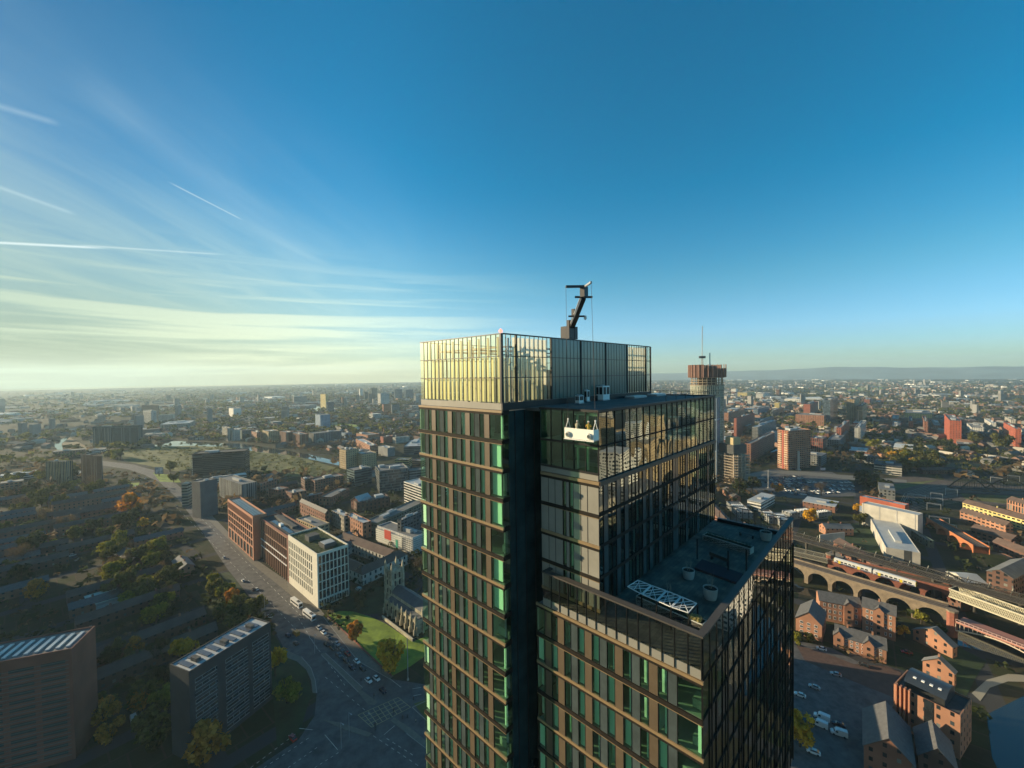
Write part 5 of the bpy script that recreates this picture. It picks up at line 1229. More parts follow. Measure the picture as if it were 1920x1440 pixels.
# kerbed islands and crossings
def island(pts, h=.13, z0=0.0):
    q = [G(*p) for p in pts]; c = MB()
    ar = sum(q[i].x * q[(i + 1) % len(q)].y - q[(i + 1) % len(q)].x * q[i].y for i in range(len(q)))
    if ar < 0: q.reverse()
    c.prism([(p.x, p.y) for p in q], z0, z0 + h + .06); o = c.build('traffic_island', M_pave); tag(o, kind='structure')
island([(601, 1226), (609, 1225), (640, 1255), (679, 1291), (672, 1298), (630, 1257)])
island([(676, 1293), (708, 1317), (702, 1322), (690, 1321), (672, 1299)])
island([(732, 1352), (739, 1346), (770, 1366), (802, 1392), (830, 1420), (826, 1425), (790, 1395), (762, 1375)])
island([(605, 1350), (640, 1356), (698, 1376), (690, 1382), (650, 1370)])
def lines(name, segs, w, m, z=0.10):
    c = MB()
    for p, q in segs:
        a, b = G(*p), G(*q); d = (b - a).normalized(); n = Vector((-d.y, d.x)) * w / 2
        c.face([(a.x - n.x, a.y - n.y, z), (b.x - n.x, b.y - n.y, z), (b.x + n.x, b.y + n.y, z), (a.x + n.x, a.y + n.y, z)])
    return tag(c.build(name, m), kind='structure')
def lerp2(p, q, t): return (p[0] + (q[0] - p[0]) * t, p[1] + (q[1] - p[1]) * t)
def dashes(p, q, n, duty=.45): return [(lerp2(p, q, i / n), lerp2(p, q, (i + duty) / n)) for i in range(n)]
Q = [(671, 1341), (746.6, 1308), (770, 1326.6), (697, 1364)]
seg = [(Q[i], Q[(i + 1) % 4]) for i in range(4)]
for k in range(1, 8):
    seg.append((lerp2(Q[0], Q[1], k / 8), lerp2(Q[3], Q[2], max(0, k - 1.2) / 8 + .05)))
for k in range(1, 4): seg.append((lerp2(Q[0], Q[3], k / 4), lerp2(Q[1], Q[2], k / 4)))
lines('box_junction_marking', seg, .22, M_yel)
seg = dashes((580, 1195), (650, 1290), 12) + dashes((596, 1170), (668, 1262), 14) + dashes((560, 1160), (598, 1222), 8) + dashes((640, 1180), (640, 1181), 1) + dashes((610, 1270), (700, 1345), 9, .4)
seg += dashes((330, 950), (560, 1185), 34) + dashes((345, 940), (575, 1165), 34) + [((609, 1378), (633, 1406)), ((561, 1366), (587, 1369)), ((720, 1378), (740, 1361))]
seg += dashes((470, 1440), (560, 1372), 8) + dashes((495, 1440), (585, 1380), 8) + dashes((540, 1440), (600, 1398), 6) + dashes((590, 1440), (640, 1408), 5) + dashes((725, 1385), (780, 1420), 5) + dashes((700, 1380), (790, 1440), 8)
seg += [((773, 1292), (790, 1289)), ((775, 1305), (790, 1302)), ((730, 1272), (752, 1289))]
lines('lane_marking', seg, .2, M_paint)
seg = [((602, 1228), (672, 1298.5)), ((610, 1225), (680, 1290)), ((762, 1376), (822, 1422)), ((583, 1253), (591, 1276)), ((591, 1276), (594, 1300)), ((565, 1232), (583, 1253)), ((607, 1158), (671, 1240)), ((671, 1240), (731, 1274)), ((773, 1327), (801, 1353)), ((773, 1327), (801, 1314))]
lines('kerb', seg, .35, M_kerb, .21)
# ---------------------------------------------------------------- church
M_st = mat('weathered sandstone', (0.30, 0.27, 0.19), 0.9, noise=0.45, nscale=0.35, col2=(0.40, 0.36, 0.25))
M_lead = mat('lead roof', (0.07, 0.08, 0.085), 0.6, noise=0.3, nscale=0.3)
g, yw, a, b, h = site((722, 1116), (781, 1156), 808, 1191)
a = 17.0
t = empty('church', (g.x, g.y, 0), yw, 'gothic sandstone church with a pinnacled tower beside the lawn', 'church')
c = MB(); ah = h * .72
c.box(0, a, 0, b, 0, ah - .6)
for y0, y1, x0, x1 in ((0, .5, 0, a), (b - .5, b, 0, a), (.5, b - .5, 0, .5), (.5, b - .5, a - .5, a)): c.box(x0, x1, y0, y1, ah - .6, ah)
c.box(4, a - 4, .3, b - .3, ah - .6, h + .4)
c.face([(4, .3, h + .4), (a - 4, .3, h + .4), (a / 2, .3, h + 3.2)]); c.face([(a - 4, b - .3, h + .4), (4, b - .3, h + .4), (a / 2, b - .3, h + 3.2)])
c.build('wall', M_st, t)
c = MB(); c.face([(3.8, 0, h + .4), (a / 2, 0, h + 3.3), (a / 2, b, h + 3.3), (3.8, b, h + .4)][::-1]); c.face([(a / 2, 0, h + 3.3), (a - 3.8, 0, h + .4), (a - 3.8, b, h + .4), (a / 2, b, h + 3.3)])
c.face([(.5, .5, ah - .3), (4, .5, ah + 1.2), (4, b - .5, ah + 1.2), (.5, b - .5, ah - .3)]); c.face([(a - 4, .5, ah + 1.2), (a - .5, .5, ah - .3), (a - .5, b - .5, ah - .3), (a - 4, b - .5, ah + 1.2)])
c.build('roof', M_lead, t)
def pinnacle(t, x, y, z0, z1, r=.42):
    q = MB(); q.box(x - r, x + r, y - r, y + r, z0, z1); p = [(x - r, y - r, z1), (x + r, y - r, z1), (x + r, y + r, z1), (x - r, y + r, z1)]; tip = (x, y, z1 + r * 5.5)
    for i in range(4): q.face([p[i], p[(i + 1) % 4], tip])
    q.build('pinnacle', M_st, t)
nb = 8
for i in range(nb):
    y = .4 + i * (b - .8) / (nb - 1)
    q = MB(); q.box(-1.6, 0, y - .4, y + .4, 0, ah * .45); q.box(-1.0, 0, y - .35, y + .35, ah * .45, ah * .8); q.box(-.6, 0, y - .3, y + .3, ah * .8, ah + .2); q.build('buttress', M_st, t)
    pinnacle(t, -.3, y, ah + .2, ah + 1.6, .36)
    if i < nb - 1:
        yc = y + (b - .8) / (nb - 1) / 2; w = 1.0
        q = MB(); pts = [(-w, ah * .25), (w, ah * .25), (w, ah * .62), (w * .6, ah * .76), (0, ah * .86), (-w * .6, ah * .76), (-w, ah * .62)]
        q.face([(-.03, yc - p, z) for p, z in pts]); q.build('window', M_cwin, t)
        q = MB()
        for k in range(5): q.box(-.1, .4, yc - 1.5 + k * .7, yc - 1.15 + k * .7, ah, ah + .55)
        q.build('battlement', M_st, t)
q = MB(); pts = [(a / 2 - 2.4, ah * .25), (a / 2 + 2.4, ah * .25), (a / 2 + 2.4, ah * .7), (a / 2, ah * 1.1), (a / 2 - 2.4, ah * .7)]; q.face([(x, -.03, z) for x, z in pts]); q.build('window', M_cwin, t)
for x in (0, 4, a - 4, a):
    q = MB(); q.box(x - .5, x + .5, -1.2, 0, 0, ah * .7); q.build('buttress', M_st, t); pinnacle(t, x, 0, ah, h + 1.5 if x in (4, a - 4) else ah + 1.5, .4)
# tower
tg = G(743, 1103); th_ = height_at(743, 1042, tg.x, tg.y)
lx = (tg.x - g.x) * math.cos(yw) + (tg.y - g.y) * math.sin(yw); ly = -(tg.x - g.x) * math.sin(yw) + (tg.y - g.y) * math.cos(yw)
s_ = 3.7; lx = a / 2; ly = b + s_
q = MB(); q.box(lx - s_, lx + s_, ly - s_, ly + s_, 0, th_)
for z in (th_ * .36, th_ * .55, th_ * .76): q.box(lx - s_ - .15, lx + s_ + .15, ly - s_ - .15, ly + s_ + .15, z, z + .4)
for sx in (-1, 1):
    for sy in (-1, 1):
        q.box(lx + sx * s_ - .7, lx + sx * s_ + .7, ly + sy * s_ - .7, ly + sy * s_ + .7, 0, th_ * .98)
for k in range(5):
    for e in (-1, 1):
        q.box(lx - s_ + .9 + k * 1.35, lx - s_ + 1.6 + k * 1.35, ly + e * s_ - .25, ly + e * s_ + .25, th_, th_ + 1.1); q.box(lx + e * s_ - .25, lx + e * s_ + .25, ly - s_ + .9 + k * 1.35, ly - s_ + 1.6 + k * 1.35, th_, th_ + 1.1)
q.build('tower', M_st, t)
for sx in (-1, 1):
    for sy in (-1, 1): pinnacle(t, lx + sx * s_, ly + sy * s_, th_ * .96, th_ + 3.0, .62)
for e in (0, -1.5, 1.5):
    if e:
        for z0, z1 in ((th_ * .6, th_ * .74), (th_ * .8, th_ * .95), (th_ * .38, th_ * .5)):
            MB().box(lx + e - .55, lx + e + .55, ly - s_ - .04, ly - s_, z0, z1).build('belfry_window', M_cwin, t); MB().box(lx - s_ - .04, lx - s_, ly + e - .55, ly + e + .55, z0, z1).build('belfry_window', M_cwin, t)
# boundary wall and grave slabs
a1, a2 = G(716, 1160), G(773, 1204); d_ = a2 - a1
w = empty('garden_wall', (a1.x, a1.y, 0), math.atan2(d_.y, d_.x), 'pale low stone wall between the church and the lawn', 'wall')
MB().box(0, d_.length, 0, .5, 0, 1.5).build('wall_base', M_st, w); MB().box(-.1, d_.length + .1, -.1, .7, 1.5, 1.7).build('coping', mat('pale coping stone', (0.5, 0.45, 0.34), .8), w)
a1, a2 = G(614, 1155), G(735, 1269)
w = empty('garden_wall', (a1.x, a1.y, 0), math.atan2((a2 - a1).y, (a2 - a1).x), 'low dark retaining wall along the pavement edge of the lawn', 'wall')
MB().box(0, (a2 - a1).length, -.3, .1, 0, .9).build('wall_base', M_rbrick, w)
# ---------------------------------------------------------------- viaducts, warehouses and brick houses on the right
M_sand = mat('viaduct sandstone', (0.24, 0.19, 0.13), 0.9, noise=0.35, nscale=0.3)
M_vbrick = mat('viaduct red brick', (0.27, 0.10, 0.065), 0.9, noise=0.3, nscale=0.5)
M_iron = mat('pale painted ironwork', (0.62, 0.58, 0.42), 0.6)
M_pink = mat('faded red ironwork', (0.36, 0.16, 0.12), 0.7)
M_diron = mat('dark old ironwork', (0.06, 0.055, 0.045), 0.8, noise=.3, nscale=.5)
M_rail = mat('rail steel', (0.22, 0.19, 0.16), 0.5, 0.5)
def line_empty(name, p, q, h, label, cat, group=None):
    a, b = G(*p, h), G(*q, h); d = b - a
    return empty(name, (a.x, a.y, 0), math.atan2(d.y, d.x), label, cat, group), d.length
def viaduct(p, q, h, width, bays, m, label, spring=.35, name='railway_viaduct'):
    t, L = line_empty(name, p, q, h, label, 'viaduct')
    s = L / bays; pier = s * .16; r = (s - pier) / 2; zs = h * spring; rise = min(r, h * .86 - zs)
    for k in range(bays):
        c = MB(); x0 = k * s; N_ = 12
        c.box(x0 - pier / 2, x0 + pier / 2, 0, width, 0, zs)
        cx = x0 + s / 2; arc = [(cx - r * math.cos(math.pi * i / N_), zs + rise * math.sin(math.pi * i / N_)) for i in range(N_ + 1)]
        for (u0, z0), (u1, z1) in zip(arc, arc[1:]):
            c.face([(u0, 0, z0), (u1, 0, z1), (u1, 0, h), (u0, 0, h)]); c.face([(u1, width, z1), (u0, width, z0), (u0, width, h), (u1, width, h)]); c.face([(u0, 0, z0), (u0, width, z0), (u1, width, z1), (u1, 0, z1)])
        for u0, u1 in ((x0, x0 + pier / 2), (x0 + s - pier / 2, x0 + s)):
            c.face([(u0, 0, zs), (u1, 0, zs), (u1, 0, h), (u0, 0, h)]); c.face([(u1, width, zs), (u0, width, zs), (u0, width, h), (u1, width, h)])
        c.build('arch', m, t)
    c = MB(); c.box(0, L, -.25, .35, h, h + 1.0); c.box(0, L, width - .35, width + .25, h, h + 1.0); c.build('parapet', m, t)
    MB().box(0, L, .35, width - .35, h - .1, h + .15).build('track_bed', M_bal, t)
    c = MB()
    for y in (width * .25, width * .25 + 1.5, width * .66, width * .66 + 1.5): c.box(0, L, y, y + .12, h + .15, h + .32)
    c.build('rails', M_rail, t)
    return t, L
viaduct((1470, 1053), (1775, 1145), 10, 9, 6, M_sand, 'sandstone arched railway viaduct nearest the brick houses')
tv, Lv = viaduct((1552, 1052), (1782, 1105), 11, 9.5, 5, M_vbrick, 'red brick arched viaduct carrying the train')
# lattice girders
def lattice(p, q, h, ht, label, m, n, name='girder_bridge', width=8, cells=1.0, dbl=True, deck=M_bal):
    t, L = line_empty(name, p, q, h, label, 'bridge'); s = L / n
    for y in ((0, width) if dbl else (0,)):
        c = MB(); c.beam((0, y, h + ht), (L, y, h + ht), .5, .35); c.beam((0, y, h), (L, y, h), .5, .45)
        for k in range(n):
            c.beam((k * s, y, h), ((k + 1) * s, y, h + ht), .16); c.beam((k * s, y + .08, h + ht), ((k + 1) * s, y + .08, h), .16)
            c.beam(((k + .5) * s, y + .02, h), (min(n, k + 1.5) * s, y + .02, h + ht), .13) ; c.beam(((k + .5) * s, y + .1, h + ht), (min(n, k + 1.5) * s, y + .1, h), .13)
        c.build('lattice_girder', m, t)
    MB().box(0, L, .3, width - .3, h - .5, h + .1).build('deck', deck, t)
    c = MB()
    for k in range(0, n, 4): c.beam((k * s, 0, h + ht), (k * s, width, h + ht), .25)
    c.build('cross_bracing', m, t)
    return t, L
lattice((1779, 1118), (1990, 1198), 9, 4.6, 'white lattice girder railway bridge at the right edge', M_iron, 34, width=9)
lattice((1440, 1030), (1552, 1056), 10, 3.0, 'pale lattice girder bridge running in from behind the glass tower', mat('olive grey ironwork', (0.28, 0.26, 0.19), .7), 26, width=8)
t, L = lattice((1440, 997), (1960, 1146), 14, 3.2, 'disused dark lattice viaduct with slanting pale brackets', M_diron, 60, width=7)
for k in range(16):
    x = L * (k + .5) / 16; c = MB(); c.beam((x, 7.2, 14), (x + 1.2, 8.2, 18.5), .35); c.build('bracket', mat('pale bracket', (0.34, 0.33, 0.26), .6) if k == 0 else bpy.data.materials['pale bracket'], t)
for k in range(8):
    x = L * (k + .5) / 8; MB().lathe((x, 3.5, 0), [(1.2, 0), (.9, 1), (.9, 12.6), (1.3, 13.4)], 12).build('column', M_diron, t)
# brick abutment towers
for p, hh, lb in (((1785, 1192), 13, 'octagonal red brick pier between the sandstone arches and the iron arch'), ((1775, 1128), 14, 'red brick abutment at the end of the white lattice girder'), ((1556, 1075), 13, 'dark stone abutment at the left end of the red brick viaduct')):
    g = G(*p); t = empty('bridge_pier', (g.x, g.y, 0), R(-50), lb, 'bridge pier'); s_ = 2.2
    poly = [(s_ * math.cos(R(45 * i + 22)), s_ * math.sin(R(45 * i + 22))) for i in range(8)]
    MB().prism(poly, 0, hh).build('shaft', M_vbrick, t); MB().prism([(x * 1.15, y * 1.15) for x, y in poly], hh, hh + .8, bottom=True).build('cap', M_sand, t)
# iron arch bridge
t, L = line_empty('arch_bridge', (1792, 1165), (1990, 1242), 9, 'low iron arch bridge with pink deck edge and white railings', 'bridge')
c = MB(); c.box(0, L, 0, 9, 8.2, 9.0); c.build('deck', M_pink, t)
c = MB()
for k in range(int(L / 1.6)): c.box(k * 1.6, k * 1.6 + .12, -.1, .05, 9.0, 10.3)
c.box(0, L, -.1, .05, 10.2, 10.35); c.box(0, L, -.1, .05, 9.0, 9.2); c.build('railing', mat('pinkish railing', (0.6, 0.42, 0.36), .6), t)
for y in (.0, 8.6):
    c = MB(); span = L * .92; N_ = 20; arc = [(span * i / N_, 4.2 + 3.6 * math.sin(math.pi * i / N_)) for i in range(N_ + 1)]
    for (u0, z0), (u1, z1) in zip(arc, arc[1:]): c.beam((u0, y, z0), (u1, y, z1), .4, .5)
    for u0, z0 in arc: c.beam((u0, y, z0), (u0, y, 8.2), .16)
    c.build('arch_rib', M_pink if y else mat('cream ironwork', (0.6, 0.5, 0.38), .6), t)
# train
a, b_ = G(1565, 1050, 13), G(1661, 1079, 13); d = b_ - a; yaw_t = math.atan2(d.y, d.x); CL = 19.6
tr = empty('train', (a.x, a.y, 11.32), yaw_t, 'two-coach train with yellow ends on the red brick viaduct', 'train')
M_tw = mat('train silver', (0.55, 0.56, 0.54), .45); M_ty = mat('train yellow', (0.60, 0.46, 0.04), .5); M_tb = mat('train dark blue', (0.03, 0.04, 0.12), .5)
for k in range(2):
    x0 = k * (CL + .8)
    c = MB(); c.box(x0, x0 + CL, -1.35, 1.35, .7, 2.6); c.box(x0 + .05, x0 + CL - .05, -1.2, 1.2, 2.6, 3.3); c.box(x0 + .1, x0 + CL - .1, -.8, .8, 3.3, 3.6); cc = c.build('coach_body', M_tw, tr)
    MB().box(x0 + .3, x0 + CL - .3, -1.38, -1.35, .75, 1.3).build('lower_panel', M_tb, cc)
    for i in range(8): MB().box(x0 + 1.4 + i * 2.15, x0 + 2.9 + i * 2.15, -1.39, -1.35, 1.6, 2.4).build('window', M_cwin, cc)
    for i in (2, 12.2): MB().box(x0 + i + .4, x0 + i + 1.7, -1.40, -1.35, .75, 2.5).build('door', M_ty, cc)
    for i in (2.5, CL - 4): MB().box(x0 + i, x0 + i + 2, -1.1, 1.1, 0, .7).build('bogie', M_black, cc)
    e = (x0 - .12, x0) if k == 0 else (x0 + CL, x0 + CL + .12)
    MB().box(e[0], e[1], -1.3, 1.3, .8, 3.3).build('cab_end', M_ty, cc); MB().box(e[0] - .02, e[1] + .02, -1.0, 1.0, 2.0, 2.8).build('windscreen', M_cwin, cc)
# overhead gantries
def gantry(px, py, wpx, label, hh=7.5):
    a, b = G(px, py), G(px + wpx[0], py + wpx[1]); d = b - a; L = d.length
    t = empty('railway_gantry', (a.x, a.y, 0), math.atan2(d.y, d.x), label, 'gantry', 'overhead line gantries')
    for x in (0, L): MB().box(x - .2, x + .2, -.2, .2, 0, hh).build('post', M_steel, t)
    c = MB(); c.beam((0, 0, hh), (L, 0, hh), .22); c.beam((0, 0, hh - .8), (L, 0, hh - .8), .18)
    for k in range(int(L / 1.2)): c.beam((k * 1.2, 0, hh - .8 if k % 2 else hh), ((k + 1) * 1.2, 0, hh if k % 2 else hh - .8), .1)
    c.build('beam', M_steel, t)
gl_ = [(1702, 938, (33, 4), 'leftmost gantry over the tracks behind the orange-banded shed'), (1745, 936, (22, 3), 'gantry over the tracks, second from the orange-banded shed'), (1740, 945, (28, 4), 'gantry over the tracks in front of a similar pair'),
       (1738, 956, (26, 4), 'nearest gantry on the curved tracks'), (1773, 928, (22, 3), 'gantry behind the nearest group'), (1857, 905, (22, 3), 'gantry on the far line right of the steel arches'), (1889, 902, (23, 2), 'gantry at the far right edge'),
       (1742, 982, (38, 5), 'gantry at the far end of the orange parapet bridge'), (1757, 995, (37, 6), 'gantry part way along the orange parapet bridge'), (1830, 1030, (24, 4), 'gantry near the hipped roofs on the right')]
for g_ in gl_: gantry(*g_)
# orange parapet bridge
t, L = viaduct((1737.5, 972), (1825, 1024), 8, 9, 4, mat('orange brick parapet', (0.42, 0.15, 0.06), .85, noise=.2), 'arched bridge with a bright orange brick parapet', name='brick_bridge')
# steel arch bridge
for i, (p, q) in enumerate((((1779, 912), (1850, 916)), ((1800, 916), (1872, 921)), ((1850, 914), (1935, 922)))):
    t, L = line_empty('arch_bridge', p, q, 6, ('left', 'front', 'right')[i] + ' dark steel bowstring arch over the far railway', 'bridge', 'steel arches over the railway'); L = min(L, 95)
    c = MB(); N_ = 16; arc = [(L * i_ / N_, 6 + 12 * math.sin(math.pi * i_ / N_)) for i_ in range(N_ + 1)]
    for (u0, z0), (u1, z1) in zip(arc, arc[1:]): c.beam((u0, 0, z0), (u1, 0, z1), .9, 1.1)
    c.build('arch', M_diron, t); c = MB()
    for u0, z0 in arc[1:-1]: c.beam((u0, 0, 6), (u0, 0, z0), .18)
    c.build('hangers', M_diron, t); MB().box(0, L, -3, 3, 5, 6).build('deck', M_bal, t)
# sheds
def shed(*a, **k): return bld(*a, **k)
t = shed('shed', 'grey shed with a bright orange-red band along its white roof', 'shed', 1604, (1612, 930), (1697, 941), yb=957, wall='red', style='none', roof='l', kit=0, yaw=-62, parapet=.4)
a, b, h = t['dims']; MB().box(a * .12, a * .7, b * .35, b * .8, h - .35, h - .2).build('solar_array', M_solar, t)
t = shed('shed', 'pale grey windowless shed in front of the orange banded one', 'shed', 1606, (1616, 943), (1721, 958), yb=984, wall='pale', style='none', roof='l', kit=0, yaw=-62, parapet=.3, maxd=70)
a, b, h = t['dims']
for k in range(4): MB().box(a * (.02 + .31 * k), a * (.02 + .31 * k) + .5, -.15, 0, 0, h).build('downpipe', M_steel, t)
t = shed('shed', 'long grey warehouse with a blotchy pale roof end-on to the viewer', 'shed', (1632.5, 972.5), (1661, 1026), 1726, yb=1050, wall='pale', style='none', roof='l', kit=1, parapet=.3)
a, b, h = t['dims']; MB().box(a * .53, a * .75, -.1, 0, 0, h).build('dark_panel', M_roofd, t)
t = shed('shed', 'lower green-grey shed with small rooflights beside the long grey warehouse', 'shed', (1680, 978), (1740, 1013), 1752, h=6, wall='green', style='small', roof='g', kit=0)
t = shed('shed', 'dark ribbed shed with a grey roof standing alone left of the long warehouse', 'shed', (1539, 962), (1537.5, 1003), 1584, yb=1024, wall='pale', style='none', roof='g', kit=0, yaw=12)
for i, (xl, xn, yt, xr, rf, lb) in enumerate(((1362, 1385, 948, 1412, 'g', 'low market roof with dots of rooflights, leftmost in the row'), (1422, 1442, 958, 1464, 'b', 'low dark roof in the row behind the terrace railing'), (1443, 1462, 962, 1486, 'l', 'low pale roof with a mossy top in the row'), (1466, 1484, 951, 1500, 'g', 'grey roof beside a red shopfront in the row'), (1489, 1500, 946, 1520, 'l', 'white ended low unit in the row'), (1520, 1535, 950, 1560, 'g', 'striped rooflight unit at the right end of the row'))):
    t = shed('market_hall', lb, 'market hall', xl, (xn, yt + 12), (xr, yt + 6), h=6, wall='white' if i == 4 else 'grey', style='small', roof=rf, kit=0, yaw=-10 if i < 3 else 15)
    a, b, h = t['dims']
    for k in range(6): MB().box(a * (.12 + .14 * k), a * (.12 + .14 * k) + 1.0, b * .3, b * .42, h - .8, h + .1).build('rooflight', M_white, t)
    for k in range(6): MB().box(a * (.12 + .14 * k), a * (.12 + .14 * k) + 1.0, b * .6, b * .72, h - .8, h + .1).build('rooflight', M_white, t)
# brick houses with gables
def gwins(nx, nz, z0=1.0):
    def f(t, a, b, h):
        windows_on(t, 'L', a, b, 1, b - 1, z0, h - .3, nx, nz, .36, .48, M_cwin, off=-.05, frame=M_white)
        windows_on(t, 'R', a, b, 1, a - 1, z0, h - .3, 2, nz, .2, .45, M_cwin, off=-.05)
    return f
def gables(t, b, h, ys, rh, w=4.2):
    for y in ys:
        c = MB(); c.box(-.7, 1, y - w / 2, y + w / 2, 0, h); c.face([(-.7, y + w / 2, h), (-.7, y - w / 2, h), (-.7, y, h + rh)]); c.build('gable_bay', fac('orange', 'none'), t)
        c = MB(); c.face([(-.9, y - w / 2 - .2, h - .1), (3.5, y - w / 2 - .2, h - .1), (3.5, y, h + rh + .1), (-.9, y, h + rh + .1)]); c.face([(-.9, y, h + rh + .1), (3.5, y, h + rh + .1), (3.5, y + w / 2 + .2, h - .1), (-.9, y + w / 2 + .2, h - .1)]); c.build('gable_roof', M_slate, t)
        for k in range(int(h / 3)): MB().box(-.78, -.7, y - .6, y + .6, 1.2 + k * 3, 2.6 + k * 3).build('window', M_cwin, t)
HB = dict(wall='orange', style='none', roof='s', shape='gable', ridge='y', rh=3.2)
t = bld('brick_terrace', 'three-storey orange brick terrace with a tall party wall below the viaduct, left half', 'terrace', (1537, 1125), (1615, 1140), 1626, 1178, gwin=gwins(7, 3), kit=0, minb=5, maxa=10, **HB); gables(t, t['dims'][1], t['dims'][2], (t['dims'][1] * .3,), 2.2)
t = bld('brick_terrace', 'four-storey orange brick terrace below the viaduct, right half', 'terrace', (1617, 1137), (1679, 1155), 1690, 1203, gwin=gwins(6, 4), kit=1, maxa=10, **HB); gables(t, t['dims'][1], t['dims'][2], (t['dims'][1] * .5,), 2.2)
t = bld('brick_terrace', 'orange brick terrace with a central gable behind the courtyard car park', 'terrace', (1566, 1190), (1662, 1219), 1673, 1245, gwin=gwins(8, 3), kit=2, maxa=10, **HB); gables(t, t['dims'][1], t['dims'][2], (t['dims'][1] * .34, t['dims'][1] * .93), 2.6)
HG = dict(HB); HG['ridge'] = 'x'
t = bld('brick_house', 'brick house end with a steep slate roof beside the glass tower', 'house', (1492, 1157), (1541, 1173), 1568, 1204, gwin=gwins(3, 3), kit=0, maxd=16, **{**HG, 'rh': 5})
t = bld('brick_house', 'old brick warehouse gable with a weathered pale roof below the big brick pier', 'warehouse', (1712, 1180), (1786, 1214), 1795, 1235, gwin=None, kit=0, maxa=22, **{**HG, 'style': 'small', 'rh': 5, 'roof': 'g'})
t = bld('brick_house', 'second old warehouse gable joined in front of the weathered one', 'warehouse', (1730, 1238), (1789, 1263), 1793, 1290, gwin=None, kit=1, maxa=16, **{**HG, 'style': 'small', 'rh': 4, 'roof': 'g'})
t = bld('brick_block', 'large orange brick block with a dark curved metal roof at lower right', 'office block', (1676, 1290), (1800, 1342), (1822, 1310), 1425, maxa=26, wall='orange', style='small', roof='d', kit=0)
a, b, h = t['dims']
c = MB(); N_ = 10; x0, x1, y0, y1 = a * .1, a * .95, b * .22, b * .86
arc = [(x0 + (x1 - x0) * i / N_, h - .5 + 5.0 * math.sin(math.pi * (.18 + .64 * i / N_))) for i in range(N_ + 1)]
for (u0, z0), (u1, z1) in zip(arc, arc[1:]): c.face([(u0, y0, z0), (u1, y0, z1), (u1, y1, z1), (u0, y1, z0)], smooth=True)
for y in (y0 + .3, y1 - .3):
    for (u0, z0), (u1, z1) in zip(arc, arc[1:]): c.face([(u0, y, h - 1), (u1, y, h - 1), (u1, y, z1), (u0, y, z0)])
c.build('curved_roof', mat('dark zinc', (0.05, 0.065, 0.08), .35, .4), t)
for k in range(4): MB().box(x0 + (x1 - x0) * .2, x0 + (x1 - x0) * .28, y0 + (y1 - y0) * (.15 + .2 * k), y0 + (y1 - y0) * (.23 + .2 * k), h + 3.6, h + 4.0).build('rooflight', M_white, t)
for k in range(4): MB().box(-1.6, 0, b * (.72 + .07 * k), b * (.72 + .07 * k) + .5, 0, h + 1).build('fin_wall', M_obrick, t)
MB().box(-.2, 0, b * .38, b * .52, 0, h).build('glazed_slot', M_cwin, t)
t = bld('brick_house', 'dark slate roofed hall with a brick gable at the bottom right', 'hall', (1620, 1385), (1715, 1437), 1745, h=9, wall='brick', style='small', roof='s', shape='gable', ridge='x', rh=6, kit=0, maxa=20, yaw=50)
t = bld('brick_house', 'lower dark hall beside the slate roofed one at the bottom right edge', 'hall', (1722, 1400), (1795, 1445), 1815, h=8, wall='dbrick', style='small', roof='s', shape='gable', ridge='x', rh=5, kit=0, maxa=14, yaw=50)
# houses further right
for i, (L_, N_, R__, h_, w_, st, lb) in enumerate((((1805, 942), (1925, 976), 1945, 9, 'yellow', 'flats', 'long sunlit yellow and orange terrace at the right edge'), ((1800, 958), (1886, 985), 1900, 8, 'orange', 'flats', 'brick terrace with a brown roof in front of the sunlit yellow one'),
    ((1820, 990), (1896, 1012), 1915, 7, 'dbrick', 'flats', 'shaded flats with a hipped brown roof on the right'), ((1862, 1015), (1925, 1038), 1945, 7, 'dbrick', 'flats', 'shaded flats with a tiled roof and dormers at the right edge'), ((1888, 936), (1930, 948), 1950, 10, 'orange', 'tall', 'orange brick chapel end at the right edge'))):
    bld('terrace_block', lb, 'terrace', L_, N_, R__, h=h_, wall=w_, style=st, roof='b', shape='gable', ridge='y', rh=3, kit=1, maxd=75, maxa=12)
t = bld('barrel_building', 'shaded building with a curved barrel roof at the right edge', 'office block', (1850, 1058), (1900, 1085), (1945, 1062), h=13, wall='dbrick', style='std', roof='g', shape='gable', ridge='x', rh=3.2, kit=0, maxd=45)
t = bld('market_hall', 'low cafe building with a pale hipped roof below the disused viaduct', 'cafe', (1775, 1072), (1812, 1092), 1850, h=5, wall='pale', style='strip', roof='l', shape='gable', ridge='x', rh=2.5, kit=0, maxd=30)
# small curved quay wall
# ---------------------------------------------------------------- round tower under construction
g = G(1326, 893); gx, gy = g.x, g.y; dist = g.y
rad = 31.0 / FPX * dist
topz = height_at(1322, 684, gx, gy)
t = empty('tower_under_construction', (gx, gy, 0), 0, 'round concrete tower under construction with open floors and dark screens on top', 'tower')
def ring(r0, z0, z1, n=28): return MB().prism([(r0 * math.cos(2 * math.pi * i / n), r0 * math.sin(2 * math.pi * i / n)) for i in range(n)], z0, z1, bottom=True)
M_raw = mat('raw concrete', (0.40, 0.33, 0.24), .9, noise=.2, nscale=.2)
zc1 = height_at(1322, 722, gx, gy)
cl = MB(); n = 28; rr_ = rad * .93
for i in range(n):
    a0, a1 = 2 * math.pi * i / n, 2 * math.pi * (i + 1) / n
    cl.face([(rr_ * math.cos(a0), rr_ * math.sin(a0), 0), (rr_ * math.cos(a1), rr_ * math.sin(a1), 0), (rr_ * math.cos(a1), rr_ * math.sin(a1), zc1), (rr_ * math.cos(a0), rr_ * math.sin(a0), zc1)], [(i * 4, 0), (i * 4 + 4, 0), (i * 4 + 4, zc1), (i * 4, zc1)])
cl.build('glazed_wall', facade('pale finned wall', (0.42, 0.40, 0.30), (0.06, 0.10, 0.09), 2.0, 3.2, .55, .9, grough=.2), t)
